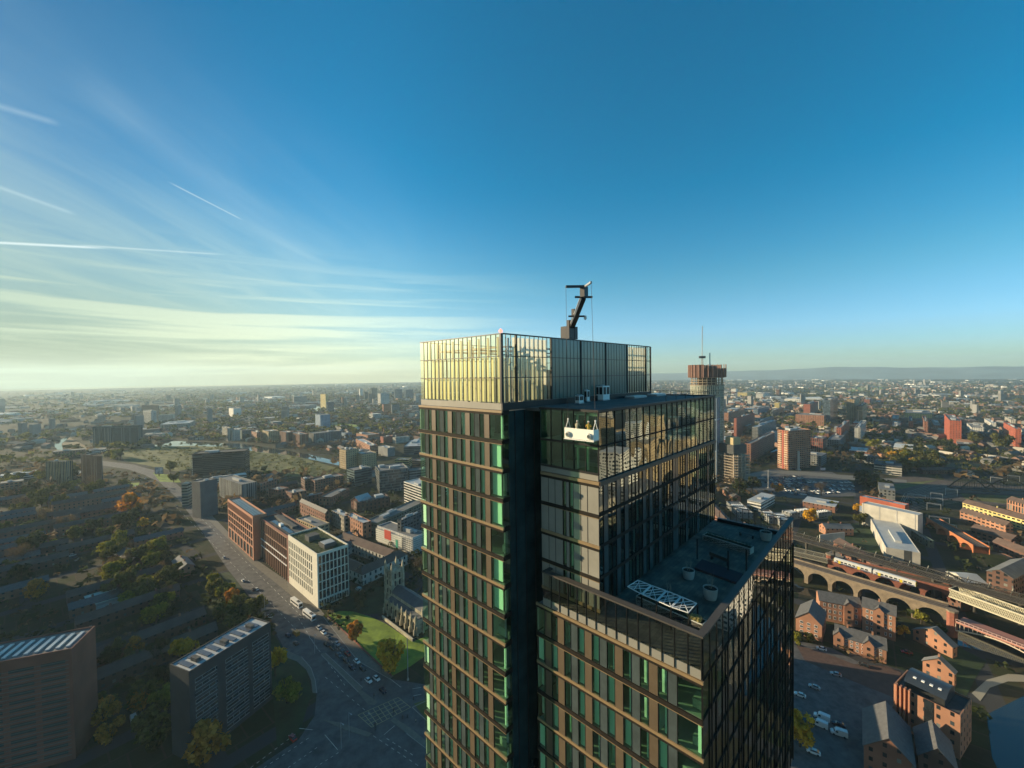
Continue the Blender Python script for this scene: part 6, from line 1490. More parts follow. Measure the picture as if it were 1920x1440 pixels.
z = zc1; k = 0
zs0 = height_at(1322, 702, gx, gy)
while z < zs0:
    ring(rad * .95, z, z + .55).build('floor_slab', M_raw, t); z += 3.3
ring(rad * .55, 0, topz - 2, 12).build('core', mat('dark core', (0.10, 0.08, 0.07), .9), t)
c = MB()
for i in range(22):
    a = 2 * math.pi * i / 22; c.beam((rad * .86 * math.cos(a), rad * .86 * math.sin(a), zc1), (rad * .86 * math.cos(a), rad * .86 * math.sin(a), zs0), .7)
c.build('columns', M_raw, t)
M_scr = mat('brown safety screen', (0.12, 0.06, 0.045), .8, noise=.2, nscale=.2)
for i in range(26):
    a = 2 * math.pi * (i + .5) / 26; w = 2 * math.pi * rad / 26 * .88; hz_ = (topz if math.cos(a - 2.2) > -.3 else topz - 5)
    q = MB().box(-w / 2, w / 2, 0, .4, zs0 - 4, hz_); o = q.build('safety_screen', M_scr, t, (rad * 1.01 * math.cos(a), rad * 1.01 * math.sin(a), 0)); o.rotation_euler = (0, 0, a + math.pi / 2)
c = MB()
for i in range(26):
    a = 2 * math.pi * i / 26; c.beam((rad * 1.04 * math.cos(a), rad * 1.04 * math.sin(a), zs0 - 4), (rad * 1.04 * math.cos(a), rad * 1.04 * math.sin(a), topz), .6)
c.build('screen_ribs', mat('pale screen rib', (0.34, 0.19, 0.13), .7), t)
# tower crane on it
ht = height_at(1314, 612, gx - 8, gy)
cr2 = empty('tower_crane', (gx - 8, gy - 4, topz - 6), 0, 'slender tower crane with a raised jib on the round tower', 'crane')
zc2 = height_at(1314, 672, gx - 8, gy) - topz + 6; zj = ht - topz + 6
c = MB()
for sx in (-1, 1):
    for sy in (-1, 1): c.beam((sx * .8, sy * .8, 0), (sx * .8, sy * .8, zc2), .3)
for k in range(8): c.beam((-.8, -.8, zc2 * k / 8), (.8, -.8, zc2 * (k + 1) / 8), .2)
c.build('mast', mat('crane grey', (0.42, 0.36, 0.30), .5), cr2)
MB().box(-4, 4, -1.2, 1.2, zc2, zc2 + 3).build('cab', M_dsteel, cr2)
c = MB()
for sx in (-.6, .6): c.beam((sx, 0, zc2 + 3), (sx * .4 + .5, 0, zj), .28)
for k in range(22): c.beam((-.6, 0, zc2 + 3 + (zj - zc2 - 3) * k / 22), (.6, 0, zc2 + 3 + (zj - zc2 - 3) * (k + 1) / 22), .16)
c.build('jib', mat('crane pale', (0.60, 0.52, 0.42), .5), cr2)
hh = height_at(1328, 662, gx + 2, gy)
c2_ = empty('hoist_mast', (gx + 3, gy - 2, topz - 2), 0, 'short blue hoist mast on top of the round tower', 'hoist')
MB().beam((0, 0, 0), (0, 0, hh - topz + 2), 1.2).build('mast', mat('blue steel', (0.08, 0.20, 0.28), .5), c2_); MB().box(-1.5, 1.5, -1, 1, 1, 3).build('drive_box', M_steel, c2_)
# the flat-sided neighbour seen edge-on just right of the glass tower
t = bld('tower_block', 'pale grey-green glazed tower standing edge-on beside the glass tower', 'tower block', 1336, (1344, 746), (1353, 744), yb=905, wall='blue', style='vert', roof='g', kit=0, minb=4)
# smaller one
g = G(1374, 904); t = empty('concrete_frame', (g.x, g.y, 0), R(20), 'smaller concrete frame building under construction with black sheeting at its top', 'building site')
zt = height_at(1374, 848, g.x, g.y); s_ = 14
for k in range(int(zt / 3.4)): MB().box(-s_, s_, -s_, s_, 1 + k * 3.4, 1.5 + k * 3.4).build('floor_slab', M_raw, t)
c = MB()
for x in (-13, -6, 0, 6, 12.5):
    for y in (-13, 0, 12.5): c.box(x, x + .8, y, y + .8, 0, zt)
c.build('columns', M_raw, t)
MB().box(-11, 11, -11, 11, zt, zt + 11).build('black_sheeting', M_roofd, t); MB().box(-8, 4, -8, 4, zt + 11, zt + 20).build('core', mat('tan formwork', (0.42, 0.34, 0.18), .8), t)
# chimney, masts, billboards
for px, y0, y1, r_, lb, m_ in ((1497, 881, 846, 1.6, 'tall pale round chimney by the tall brick tower', M_conc), (1440.5, 915, 881, .45, 'very tall pale lamp mast over the car park', M_steel), (765, 1275, 1196, .22, 'tall pale pole at the corner of the lawn', M_steel), (497, 1160, 1118, .14, 'thin lamp post beside the trees on the main road', M_steel), (1613, 905, 888, .3, 'lamp mast near the railway', M_steel)):
    g = G(px, y0); hh = height_at(px, y1, g.x, g.y); t = empty('mast' if r_ < 1 else 'chimney', (g.x, g.y, 0), 0, lb, 'mast' if r_ < 1 else 'chimney')
    MB().lathe((0, 0, 0), [(r_, 0), (r_ * .8, hh)], 12).build('shaft', m_, t)
    MB().lathe((0, 0, 0), [(r_ * 2.2, 0), (r_ * 2.2, .5), (r_ * 1.3, .8)], 12).build('base', M_conc, t)
for px, y0, y1, w, c_, lb in ((298, 893, 876, 13, (0.45, 0.10, 0.22), 'large advertising screen glowing pink beside the curving road'), (1543, 884, 877, 9, (0.5, 0.05, 0.06), 'red advertising board by the slip road'), (1714, 885, 881, 10, (0.5, 0.5, 0.5), 'white board beside the railway trees')):
    g = G(px, y0); hh = height_at(px, y1, g.x, g.y); t = empty('billboard', (g.x, g.y, 0), 0, lb, 'billboard'); w = w * g.length / FPX * .9
    MB().box(-w / 2, w / 2, 0, .8, hh * .25, hh).build('board', M_dsteel, t); MB().box(-w / 2 + .3, w / 2 - .3, -.05, 0, hh * .3, hh - .3).build('screen', mat('poster %d' % px, c_, .6, noise=.8, nscale=.25, col2=(.6, .5, .5)), t)
    MB().box(-.5, .5, .1, .6, 0, hh * .3).build('post', M_dsteel, t)
# ---------------------------------------------------------------- trees
def leafmat(name, c1, c2):
    m = bpy.data.materials.new(name); m.use_nodes = True; t = m.node_tree; b = t.nodes['Principled BSDF']
    g = nd(t, 'ShaderNodeNewGeometry'); oi = nd(t, 'ShaderNodeObjectInfo')
    n = mathn(t, 'FRACT', mathn(t, 'ADD', g.outputs['Random Per Island'], mathn(t, 'MULTIPLY', oi.outputs['Random'], 0.37)))
    t.links.new(ramp(t, n, [(0.0, tuple(x * .6 for x in c1)), (0.5, c1), (1.0, c2)]), b.inputs['Base Color'])
    b.inputs['Roughness'].default_value = .9; b.inputs['Specular IOR Level'].default_value = .15
    tl = nd(t, 'ShaderNodeBsdfTranslucent'); cc = b.inputs['Base Color'].links[0].from_socket; t.links.new(cc, tl.inputs[0])
    mx = nd(t, 'ShaderNodeMixShader'); mx.inputs[0].default_value = .4; o = t.nodes['Material Output']
    t.links.new(b.outputs[0], mx.inputs[1]); t.links.new(tl.outputs[0], mx.inputs[2]); t.links.new(mx.outputs[0], o.inputs[0])
    return m
LM = dict(gold=leafmat('gold leaves', (0.68, 0.38, 0.03), (0.80, 0.50, 0.05)), rust=leafmat('rust leaves', (0.52, 0.23, 0.035), (0.68, 0.34, 0.07)), lime=leafmat('yellow green leaves', (0.22, 0.22, 0.025), (0.34, 0.31, 0.05)),
          olive=leafmat('olive leaves', (0.11, 0.115, 0.03), (0.18, 0.17, 0.045)), brown=leafmat('brown twigs', (0.13, 0.09, 0.05), (0.20, 0.14, 0.07)), dark=leafmat('dark leaves', (0.04, 0.055, 0.018), (0.075, 0.085, 0.03)))
M_bark = mat('bark', (0.07, 0.055, 0.04), .95)
def crown_mesh(name, m, seed, n=620, leaf=.095, twiggy=False):
    """unit crown: radius about 1, base at z=0.25, top about 2.2"""
    r = random.Random(seed); c = MB(); lobes = []
    for i in range(11):
        a = r.uniform(0, 6.283); d = r.uniform(.1, .68) ** .8; z = r.uniform(.75, 1.75); lobes.append((d * math.cos(a), d * math.sin(a), z, r.uniform(.28, .5) * (1.15 if z < 1.3 else .8)))
    for i in range(n):
        L = r.choice(lobes)
        while True:
            v = Vector((r.uniform(-1, 1), r.uniform(-1, 1), r.uniform(-1, 1)))
            if .05 < v.length < 1: break
        v = v.normalized() * (v.length ** .45); p = Vector(L[:3]) + v * L[3]; s_ = leaf * r.uniform(.6, 1.5)
        a1 = Vector((r.uniform(-1, 1), r.uniform(-1, 1), r.uniform(-1, 1))).normalized(); a2 = a1.cross(v).normalized() if a1.cross(v).length > .01 else a1.orthogonal()
        if twiggy: c.face([p, p + a1 * s_ * 2.2, p + a1 * s_ * 2.2 + a2 * s_ * .12, p + a2 * s_ * .15])
        else: c.face([p - a1 * s_, p + a2 * s_ * .9, p + a1 * s_, p - a2 * s_ * .7])
    return c.mesh(name, m)
def trunk_mesh(seed):
    r = random.Random(seed); c = MB(); c.tube((0, 0, 0), (0, 0, .75), .075, 7, .05)
    for i in range(7):
        a = r.uniform(0, 6.283); q = Vector((math.cos(a) * r.uniform(.3, .6), math.sin(a) * r.uniform(.3, .6), r.uniform(1.1, 1.8))); c.tube((0, 0, r.uniform(.4, .75)), q, .035, 5, .01)
        for k in range(2): c.tube(q * .7 + Vector((0, 0, .12)), q + Vector((r.uniform(-.3, .3), r.uniform(-.3, .3), r.uniform(.1, .4))), .016, 4, .006)
    return c.mesh('trunk', M_bark)
CR = {k: [crown_mesh('crown', LM[k], 10 * i + hash_ , 820 if k != 'brown' else 1100, .115 if k != 'brown' else .07, k == 'brown') for i in range(3)] for hash_, k in enumerate(LM)}
TK = [trunk_mesh(i) for i in range(3)]
NAMES = dict(gold='golden', rust='rust orange', lime='yellow-green', olive='olive green', brown='bare brown', dark='dark green')
rt = random.Random(21)
def tree(px, py, rad, kind, label=None, group=None, ground=True, hs=1.0):
    g = G(px, py) if ground else Vector((px, py)); t = empty('tree', (g.x, g.y, 0), rt.uniform(0, 6.28), label or '', 'tree', group)
    i = rt.randrange(3); s = rad
    inst('trunk', TK[i], t, sc_=(s, s, s * hs)); inst('crown', CR[kind][i], t, sc_=(s, s, s * hs * rt.uniform(.9, 1.1)))
    return t
# singled-out trees (px of the foot, radius in metres)
for px, py, r_, k, lb in ((732, 1262, 7.4, 'gold', 'big golden-orange tree at the corner of the church lawn'), (668, 1206, 5.0, 'rust', 'smaller thin orange tree in the middle of the church lawn'), (652, 1163, 1.5, 'dark', 'small dark bush at the top of the church lawn'), (636, 1160, 1.3, 'rust', 'tiny reddish shrub at the top left of the church lawn'),
    (538, 1318, 5.8, 'lime', 'yellow-green tree by the road right of the skylit slab block'), (516, 1268, 5.5, 'gold', 'golden tree behind the end of the skylit slab block'), (343, 1243, 6.0, 'gold', 'bright golden tree left of the skylit slab block'), (450, 1178, 7.0, 'olive', 'largest olive tree beside the main road'),
    (424, 1120, 5.0, 'lime', 'yellowish tree beside the main road above the largest olive one'), (400, 1100, 4.0, 'lime', 'yellow-green tree next to the gabled roof by the road'), (438, 1136, 5.0, 'rust', 'rusty brown tree above the largest olive tree'), (418, 1165, 5.0, 'olive', 'olive tree in shade left of the largest olive tree'),
    (270, 1130, 7.0, 'olive', 'rounded olive tree nearest the houses'), (230, 1075, 8.0, 'brown', 'broad bare tree left of the olive clump'), (262, 1060, 8.0, 'olive', 'broad olive tree in the clump'), (240, 1105, 7.5, 'olive', 'leaning olive tree in the clump'), (295, 1045, 7.0, 'lime', 'yellowish tree at the top of the clump'), (285, 1065, 6.0, 'lime', 'yellowish tree right of the clump'), (205, 1090, 7.0, 'brown', 'bare brown tree at the left of the clump'),
    (245, 968, 12.0, 'rust', 'large russet tree above the terraces'), (268, 990, 5.0, 'gold', 'single gold tree below the large russet one'), (326, 905, 7.0, 'olive', 'brownish round tree beside the advertising screen'), (60, 1040, 9.0, 'dark', 'dark tree at the far left'), (30, 1060, 8.0, 'brown', 'reddish bare tree at the far left edge'), (65, 1125, 6.0, 'rust', 'reddish tree low at the left edge'),
    (390, 1430, 7.5, 'rust', 'dark russet tree at the bottom beside the skylit slab block'), (300, 1400, 6.0, 'olive', 'olive tree left of the foot of the skylit slab block'), (270, 1330, 6.0, 'olive', 'olive tree between the two slab blocks'), (305, 1340, 5.0, 'lime', 'lime tree between the two slab blocks'), (195, 1365, 6.0, 'rust', 'reddish tree right of the brown brick slab'), (340, 1330, 4.0, 'dark', 'dark tree close behind the skylit slab block'),
    (1517, 980, 6.5, 'gold', 'golden tree behind the terrace railing beside the ribbed shed'), (1608, 962, 4.5, 'gold', 'yellow tree at the corner of the orange banded shed'), (1612, 985, 6.0, 'olive', 'olive tree beside the long grey warehouse'), (1562, 955, 4.5, 'lime', 'small yellow-green tree right of the market roofs'), (1540, 930, 9.0, 'brown', 'large bare tree behind the market roofs'), (1512, 928, 5.0, 'brown', 'smaller bare tree behind the market roofs'), (1457, 925, 6.5, 'rust', 'rust-brown tree beyond the market roofs'),
    (1385, 925, 10.0, 'dark', 'dark tree clump right of the round tower, left one'), (1410, 922, 10.0, 'dark', 'dark tree clump right of the round tower, right one'), (1727, 1170, 3.4, 'lime', 'sunlit yellow-green tree in front of a viaduct arch'), (1695, 1195, 3.6, 'gold', 'round dull yellow tree beside the brick terraces'), (1500, 1400, 6.0, 'gold', 'dull golden tree against the foot of the glass tower'), (1495, 1210, 3.0, 'lime', 'small sunlit tree by the gabled house end'),
    (1640, 1105, 2.4, 'dark', 'scrubby green bush on the sandstone viaduct'), (1548, 1088, 2.4, 'dark', 'scrub on the left part of the sandstone viaduct'), (1640, 845, 12, 'lime', 'tall pale tree behind the railway'), (1660, 857, 10, 'olive', 'olive tree right of the tall pale one'), (1615, 868, 9, 'dark', 'dark tree by the slip road'), (1550, 862, 8, 'lime', 'yellow-green bush by the slip road'),
    (1825, 835, 12, 'olive', 'rounded pale tree right of the bright red tower'), (1880, 845, 14, 'olive', 'large pale tree near the right edge'), (740, 1108, 3, 'dark', 'dark tree behind the church tower'), (785, 1075, 6, 'brown', 'bare tree right of the church tower')):
    tree(px, py, r_, k, lb)
# countable trees of the wider scene, grouped by kind
WATERS = [[Vector((v.co.x, v.co.y)) for v in o.data.vertices] for o in col.objects if o.name.startswith(('water', 'path', 'road'))]
def pip(p, poly):
    ins = False; n = len(poly)
    for i in range(n):
        a, b = poly[i], poly[(i + 1) % n]
        if (a.y > p.y) != (b.y > p.y) and p.x < (b.x - a.x) * (p.y - a.y) / (b.y - a.y) + a.x: ins = not ins
    return ins
occ = set()
for o in list(col.objects):
    if o.parent is None and o.type == 'EMPTY' and 'dims' in o:
        a, b, h = o['dims']; c_, s_ = math.cos(o.rotation_euler.z), math.sin(o.rotation_euler.z)
        for i in range(int(a / 5) + 2):
            for j in range(int(b / 5) + 2):
                x, y = min(a, i * 5), min(b, j * 5); occ.add((round((o.location.x + x * c_ - y * s_) / 8), round((o.location.y + x * s_ + y * c_) / 8)))
        del o['dims']
for p in ((-150, 290), (-165, 305), (-180, 320), (-135, 265), (-75, 235), (-60, 230), (-45, 225)):
    for i in range(-2, 3):
        for j in range(-2, 3): occ.add((round(p[0] / 8) + i, round(p[1] / 8) + j))
def free(x, y, road=True):
    if (round(x / 8), round(y / 8)) in occ: return False
    if -25 < x < 75 and 10 < y < 110: return False
    if road:
        p = Vector((x, y))
        for poly in ROADS:
            if pip(p, poly): return False
        if p.length > 300:
            for poly in WATERS:
                for dx, dy in ((12, 0), (-12, 0), (0, 14), (0, -14)):
                    if pip(Vector((x + dx, y + dy)), poly): return False
    return True
def scatter_px(poly, n, seed, minz=0):
    r = random.Random(seed); xs = [p[0] for p in poly]; ys = [p[1] for p in poly]; q = [Vector(p) for p in poly]; out = []; k = 0
    W3 = [G(*p) for p in poly]; x0, x1 = min(p.x for p in W3), max(p.x for p in W3); y0, y1 = min(p.y for p in W3), max(p.y for p in W3)
    while len(out) < n and k < n * 40:
        k += 1; p = Vector((r.uniform(x0, x1), r.uniform(y0, y1)))
        if pip(p, W3): out.append(p)
    return out
tn = 0
for poly, n, kinds, (r0, r1), where in (([(232, 884), (330, 890), (345, 870), (300, 862), (235, 862), (200, 858)], 34, ('lime', 'olive', 'olive', 'brown'), (6, 9), 'beside the curving road'),
    ([(1640, 868), (1700, 850), (1765, 862), (1770, 880), (1720, 888), (1660, 885)], 40, ('lime', 'olive', 'gold', 'olive'), (6, 10), 'in the railway wood'),
    ([(1690, 838), (1750, 832), (1830, 846), (1830, 858), (1740, 856)], 26, ('olive', 'dark', 'olive'), (6, 9), 'behind the railway wood'),
    ([(1610, 905), (1640, 890), (1700, 905), (1690, 925), (1640, 930)], 22, ('dark', 'olive', 'dark', 'lime'), (6, 9), 'along the far car park'),
    ([(440, 870), (560, 868), (620, 884), (620, 900), (540, 898), (450, 888)], 26, ('lime', 'olive', 'brown'), (4, 6), 'scattered on the wasteland'),
    ([(380, 1080), (430, 1075), (495, 1165), (480, 1185), (410, 1150)], 12, ('lime', 'rust', 'olive', 'dark'), (4, 6), 'on the bank by the main road'),
    ([(0, 900), (140, 870), (230, 900), (300, 1000), (200, 1060), (0, 1120)], 70, ('dark', 'brown', 'olive', 'olive', 'lime'), (4, 8), 'among the shaded terraces'),
    ([(180, 1040), (300, 1030), (330, 1090), (300, 1180), (200, 1150)], 40, ('olive', 'lime', 'olive', 'brown'), (4, 7), 'around the olive clump'),
    ([(200, 1220), (330, 1200), (330, 1420), (190, 1440)], 12, ('dark', 'olive', 'rust'), (4, 6), 'between the slab blocks'),
    ([(1490, 1195), (1560, 1215), (1660, 1245), (1640, 1262), (1560, 1236), (1500, 1220)], 8, ('dark', 'olive'), (2, 3), 'hedge row before the brick houses')):
    for p in scatter_px(poly, n, 100 + tn):
        k = rt.choice(kinds)
        if free(p.x, p.y): tree(p.x, p.y, rt.uniform(r0, r1), k, '%s tree %s' % (NAMES[k], where) + (' of many alike'), 'trees ' + where + ' ' + NAMES[k], ground=False)
    tn += 1
# ------- masses too far or too many to count
def soup(name, pts, m, r0, r1, seed, faces=14, flat=.75):
    r = random.Random(seed); c = MB()
    for p in pts:
        R_ = r.uniform(r0, r1)
        for k in range(faces):
            a = r.uniform(0, 6.283); e = r.uniform(-.2, 1); d = R_ * r.uniform(.55, 1); q = Vector((p.x + d * math.cos(a) * math.sqrt(max(0, 1 - e * e * .9)), p.y + d * math.sin(a) * math.sqrt(max(0, 1 - e * e * .9)), R_ * .7 + d * e * flat))
            s_ = R_ * r.uniform(.25, .5); v1 = Vector((r.uniform(-1, 1), r.uniform(-1, 1), r.uniform(-.6, .6))).normalized() * s_; v2 = Vector((r.uniform(-1, 1), r.uniform(-1, 1), r.uniform(-.8, .8))).normalized() * s_
            c.face([q - v1, q + v2, q + v1, q - v2 * .8])
    return tag(c.build(name, m), kind='stuff')
# ---------------------------------------------------------------- suburbs to the horizon
rf_r = random.Random(77)
def view_ok(x, y, m=70):
    if y < 20: return False
    px, py = PX(x, y, 0); return -m < px < 1920 + m
def density(x, y):
    return .5 + .5 * math.sin(x * .0031 + 1.3 * math.sin(y * .0017)) * math.cos(y * .0026 + 1.1 * math.sin(x * .0021))
meadow = [[G(*p) for p in q] for q in ([(225, 846), (417, 838), (560, 856), (640, 880), (625, 897), (470, 880), (330, 884)], [(1765, 872), (1885, 873), (1890, 880), (1790, 886)])]
# individual houses, nearest first: each has walls, roof, chimney
HWm = [fac(w, 'small') for w in ('brick', 'dbrick', 'orange', 'pale')]
def house_mesh(a, b, h, rh):
    c = MB(); c.box(0, a, 0, b, 0, h, uv=True, top=False, bottom=False); c.face([(0, b, h), (0, 0, h), (0, b / 2, h + rh)], [(0, 0), (1, 0), (0, 1)]); c.face([(a, 0, h), (a, b, h), (a, b / 2, h + rh)], [(0, 0), (1, 0), (0, 1)])
    r = MB(); r.face([(-.4, -.4, h - .2), (a + .4, -.4, h - .2), (a + .4, b / 2, h + rh), (-.4, b / 2, h + rh)]); r.face([(-.4, b / 2, h + rh), (a + .4, b / 2, h + rh), (a + .4, b + .4, h - .2), (-.4, b + .4, h - .2)])
    k = MB(); k.box(a * .3, a * .3 + 1, b / 2 - .4, b / 2 + .4, h + rh - .8, h + rh + 1.2)
    return c, r, k
kinds = []
for i, (a, b, h, rh) in enumerate(((32, 8.5, 5.6, 2.6), (46, 8.5, 5.6, 2.8), (22, 9, 6.0, 2.8), (14, 10, 5.5, 3.0), (58, 9, 8.5, 2.5))):
    c, r, k = house_mesh(a, b, h, rh); kinds.append((a, b, c.mesh('wall', HWm[i % 4]), r.mesh('roof', (M_slate, M_roofb, M_roofg)[i % 3]), k.mesh('chimney', HWm[0])))
placed = 0
def put_house(x, y, rz, ki, label, group, kids=True):
    global placed
    a, b, w, r, k = kinds[ki]; c_, s_ = math.cos(rz), math.sin(rz)
    for i in range(int(a / 6) + 2):
        xx = min(a, i * 6)
        for yy in (0, b):
            X, Y = x + xx * c_ - yy * s_, y + xx * s_ + yy * c_
            if not free(X, Y): return False
            if any(pip(Vector((X, Y)), q) for q in meadow): return False
    for i in range(int(a / 6) + 2):
        xx = min(a, i * 6)
        for yy in (0, b): occ.add((round((x + xx * c_ - yy * s_) / 8), round((y + xx * s_ + yy * c_) / 8)))
    t = empty('terrace_house', (x, y, 0), rz, label, 'house', group)
    inst('wall', w, t); inst('roof', r, t)
    if kids: inst('chimney', k, t); inst('chimney', k, t, (a * .45, 0, 0))
    placed += 1; return True
# the shaded rows at the left
cnt = 0
for j in range(26):
    for i in range(14):
        base = G(40, 1420); ang = R(50); off = Vector((math.cos(ang), math.sin(ang))) * (i * 40 - 60) + Vector((-math.sin(ang), math.cos(ang))) * (j * 22 - 40)
        x, y = base.x + off.x + rf_r.uniform(-4, 4), base.y + off.y
        px, py = PX(x, y, 0)
        if -60 < px < 335 and 890 < py < 1460 and rf_r.random() < .62:
            put_house(x, y, ang + R(rf_r.uniform(-3, 3)), rf_r.choice((0, 4, 0, 1)), 'shaded brick terrace, one of many alike in the dark rows at lower left', 'terraces in the shaded rows at lower left'); 
for (px, py, ki, rz, lb) in ((366, 1075, 2, 140, 'grey-roofed public house by the main road'), (345, 1150, 0, 140, 'long brick flats with a brown roof below the golden tree'), (368, 1205, 3, 140, 'small square brick house behind the skylit slab'), (262, 1215, 2, 140, 'brick house with a rooflight beside the golden tree'), (300, 1075, 1, 50, 'low blue-grey roofed building above the trees')):
    g = G(px, py); put_house(g.x, g.y, R(rz), ki, lb, None)
M_cream2 = mat('cream hall roof', (0.55, 0.55, 0.45), .8)
for i, (dx, dy, lb) in enumerate(((0, 0, 'leftmost of the pale-roofed hall roofs among dark streets'), (14, -3, 'middle one of the pale-roofed halls among dark streets'), (27, -8, 'right one of the pale-roofed halls among dark streets'))):
    g = G(140 + dx * 1.4, 1118 + dx * .8); t = empty('hall', (g.x, g.y, 0), R(-40), lb, 'hall')
    MB().box(0, 9, 0, 14, 0, 4).build('wall', M_conc, t); MB().face([(-.5, -.5, 3.9), (9.5, -.5, 5.4), (9.5, 14.5, 5.4), (-.5, 14.5, 3.9)]).build('roof', M_cream2, t)
n0 = placed
tries = 0
while placed < min(295, n0 + 230) and tries < 9000:
    tries += 1; d = 330 * (9 ** rf_r.random()); a = R(rf_r.uniform(-53, 53)); x, y = d * math.sin(a), d * math.cos(a)
    px, py = PX(x, y, 0)
    if not (0 < px < 1920) or 800 < px < 1200 and py > 780 or density(x, y) < .35: continue
    rz = R(50 + 90 * (rf_r.random() < .3)) + .5 * math.sin(x * .002) + .4 * math.cos(y * .0017)
    put_house(x, y, rz, rf_r.randrange(5), 'small pitched-roof house in the %s suburb, one of many alike' % ('left' if px < 900 else 'right'), 'houses of the %s suburb' % ('left' if px < 900 else 'right'), kids=d < 900)
# mid-distance filler: flat sheds and small blocks as individuals
M_sh = [M_roofl, M_roofg, M_roofd, mat('white shed roof', (0.62, 0.62, 0.56), .7)]
fm = [fac(w, s_) for w, s_ in (('brick', 'small'), ('pale', 'strip'), ('grey', 'std'), ('orange', 'flats'), ('white', 'strip'), ('dgrey', 'none'))]
nf = 0; tries = 0
while nf < 296 and tries < 20000:
    tries += 1; d = 420 * (8 ** rf_r.random()); a = R(rf_r.uniform(-53, 53)); x, y = d * math.sin(a), d * math.cos(a)
    px, py = PX(x, y, 0)
    if not (0 < px < 1920) or density(x, y) > (.9 if 380 < px < 800 or px > 1350 and py < 860 else .6) or (700 < px < 850 and py > 800) or (850 <= px < 1300 and py > 800 and rf_r.random() < .5): continue
    la, lb_, h = rf_r.uniform(16, 60), rf_r.uniform(12, 30), rf_r.choice((6, 8, 9, 12, 15)) ; rz = R(46 + rf_r.uniform(-8, 8))
    c_, s_ = math.cos(rz), math.sin(rz); cells = [(x + u * c_ - v * s_, y + u * s_ + v * c_) for u in [k * 7 for k in range(int(la / 7) + 2)] for v in [k * 7 for k in range(int(lb_ / 7) + 2)]]
    if not all(free(*q) for q in cells) or any(pip(Vector(q), mm) for q in cells for mm in meadow): continue
    for q in cells: occ.add((round(q[0] / 8), round(q[1] / 8)))
    t = empty('low_building', (x, y, 0), rz, 'low flat-roofed building in the %s district, one of many alike' % ('left' if px < 900 else 'right'), 'building', 'low buildings of the %s district' % ('left' if px < 900 else 'right'))
    c = MB(); c.box(0, la, 0, lb_, 0, h, uv=True, top=False, bottom=False); c.build('wall', rf_r.choice(fm), t); MB().box(-.2, la + .2, -.2, lb_ + .2, h, h + .5).build('roof', rf_r.choice(M_sh), t)
    if d < 1200: MB().box(la * .3, la * .5, lb_ * .3, lb_ * .6, h + .5, h + 2.2).build('roof_plant', M_pipe, t)
    nf += 1
# far houses and sheds: several stuff meshes by colour
def far_boxes(name, m, n, seed, d0, d1, size, hgt, dens, pitched=False, clumps=None):
    r = random.Random(seed); c = MB(); k = 0; tr_ = 0
    while k < n and tr_ < n * 30:
        tr_ += 1; d = d0 * (d1 / d0) ** r.random(); a = R(r.uniform(-54, 54))
        if r.random() < .35: d = r.uniform(d0, d1)
        x, y = d * math.sin(a), d * math.cos(a); q = density(x, y)
        if not dens(q, x, y): continue
        if d < 2500 and not free(x, y): continue
        if d < 1500 and any(pip(Vector((x, y)), mm) for mm in meadow): continue
        w, l, h = r.uniform(*size), r.uniform(*size) * r.uniform(.3, .7), r.uniform(*hgt); rz = R(46) + math.sin(x * .002) + (math.pi / 2) * (r.random() < .4)
        u = Vector((math.cos(rz), math.sin(rz), 0)); v = Vector((-u.y, u.x, 0)); o = Vector((x, y, 0)); P = [o, o + u * w, o + u * w + v * l, o + v * l]; Z = Vector((0, 0, h))
        for i in range(4): c.face([P[i], P[(i + 1) % 4], P[(i + 1) % 4] + Z, P[i] + Z])
        if pitched:
            a1, b1 = (P[0] + P[3]) / 2 + Z * 1.45, (P[1] + P[2]) / 2 + Z * 1.45
            c.face([P[0] + Z, P[1] + Z, b1, a1]); c.face([a1, b1, P[2] + Z, P[3] + Z]); c.face([P[3] + Z, P[0] + Z, a1]); c.face([P[1] + Z, P[2] + Z, b1])
        else: c.face([p + Z for p in P])
        k += 1
    return tag(c.build(name, m), kind='stuff')
far_boxes('distant_brick_houses', mat('far brick', (0.20, 0.12, 0.085), .9, noise=.3, nscale=.01), 3000, 1, 900, 6000, (10, 26), (5, 7), lambda q, x, y: q > .35, True)
far_boxes('distant_grey_houses', mat('far grey', (0.14, 0.14, 0.13), .9, noise=.3, nscale=.01), 2400, 2, 900, 7000, (10, 26), (5, 7), lambda q, x, y: q > .3, True)
far_boxes('distant_pale_houses', mat('far pale', (0.42, 0.39, 0.32), .9, noise=.2, nscale=.01), 1100, 3, 900, 7000, (10, 24), (5, 8), lambda q, x, y: q > .4, True)
far_boxes('distant_sheds', mat('far shed', (0.30, 0.31, 0.30), .7, noise=.3, nscale=.005), 400, 4, 2000, 8500, (30, 110), (6, 11), lambda q, x, y: q < .6)
far_boxes('distant_white_sheds', mat('far white shed', (0.70, 0.70, 0.64), .6), 120, 6, 2400, 8500, (30, 150), (6, 12), lambda q, x, y: q < .6)
far_boxes('distant_towers', mat('far towers', (0.20, 0.20, 0.19), .8, noise=.4, nscale=.004), 150, 5, 1500, 7000, (12, 26), (22, 48), lambda q, x, y: q > .3)
TRACKS = [G(*p) for p in ((1440, 940), (1620, 890), (1800, 886), (1990, 890), (1990, 1560), (1300, 1560), (1300, 1200), (1440, 1100))]
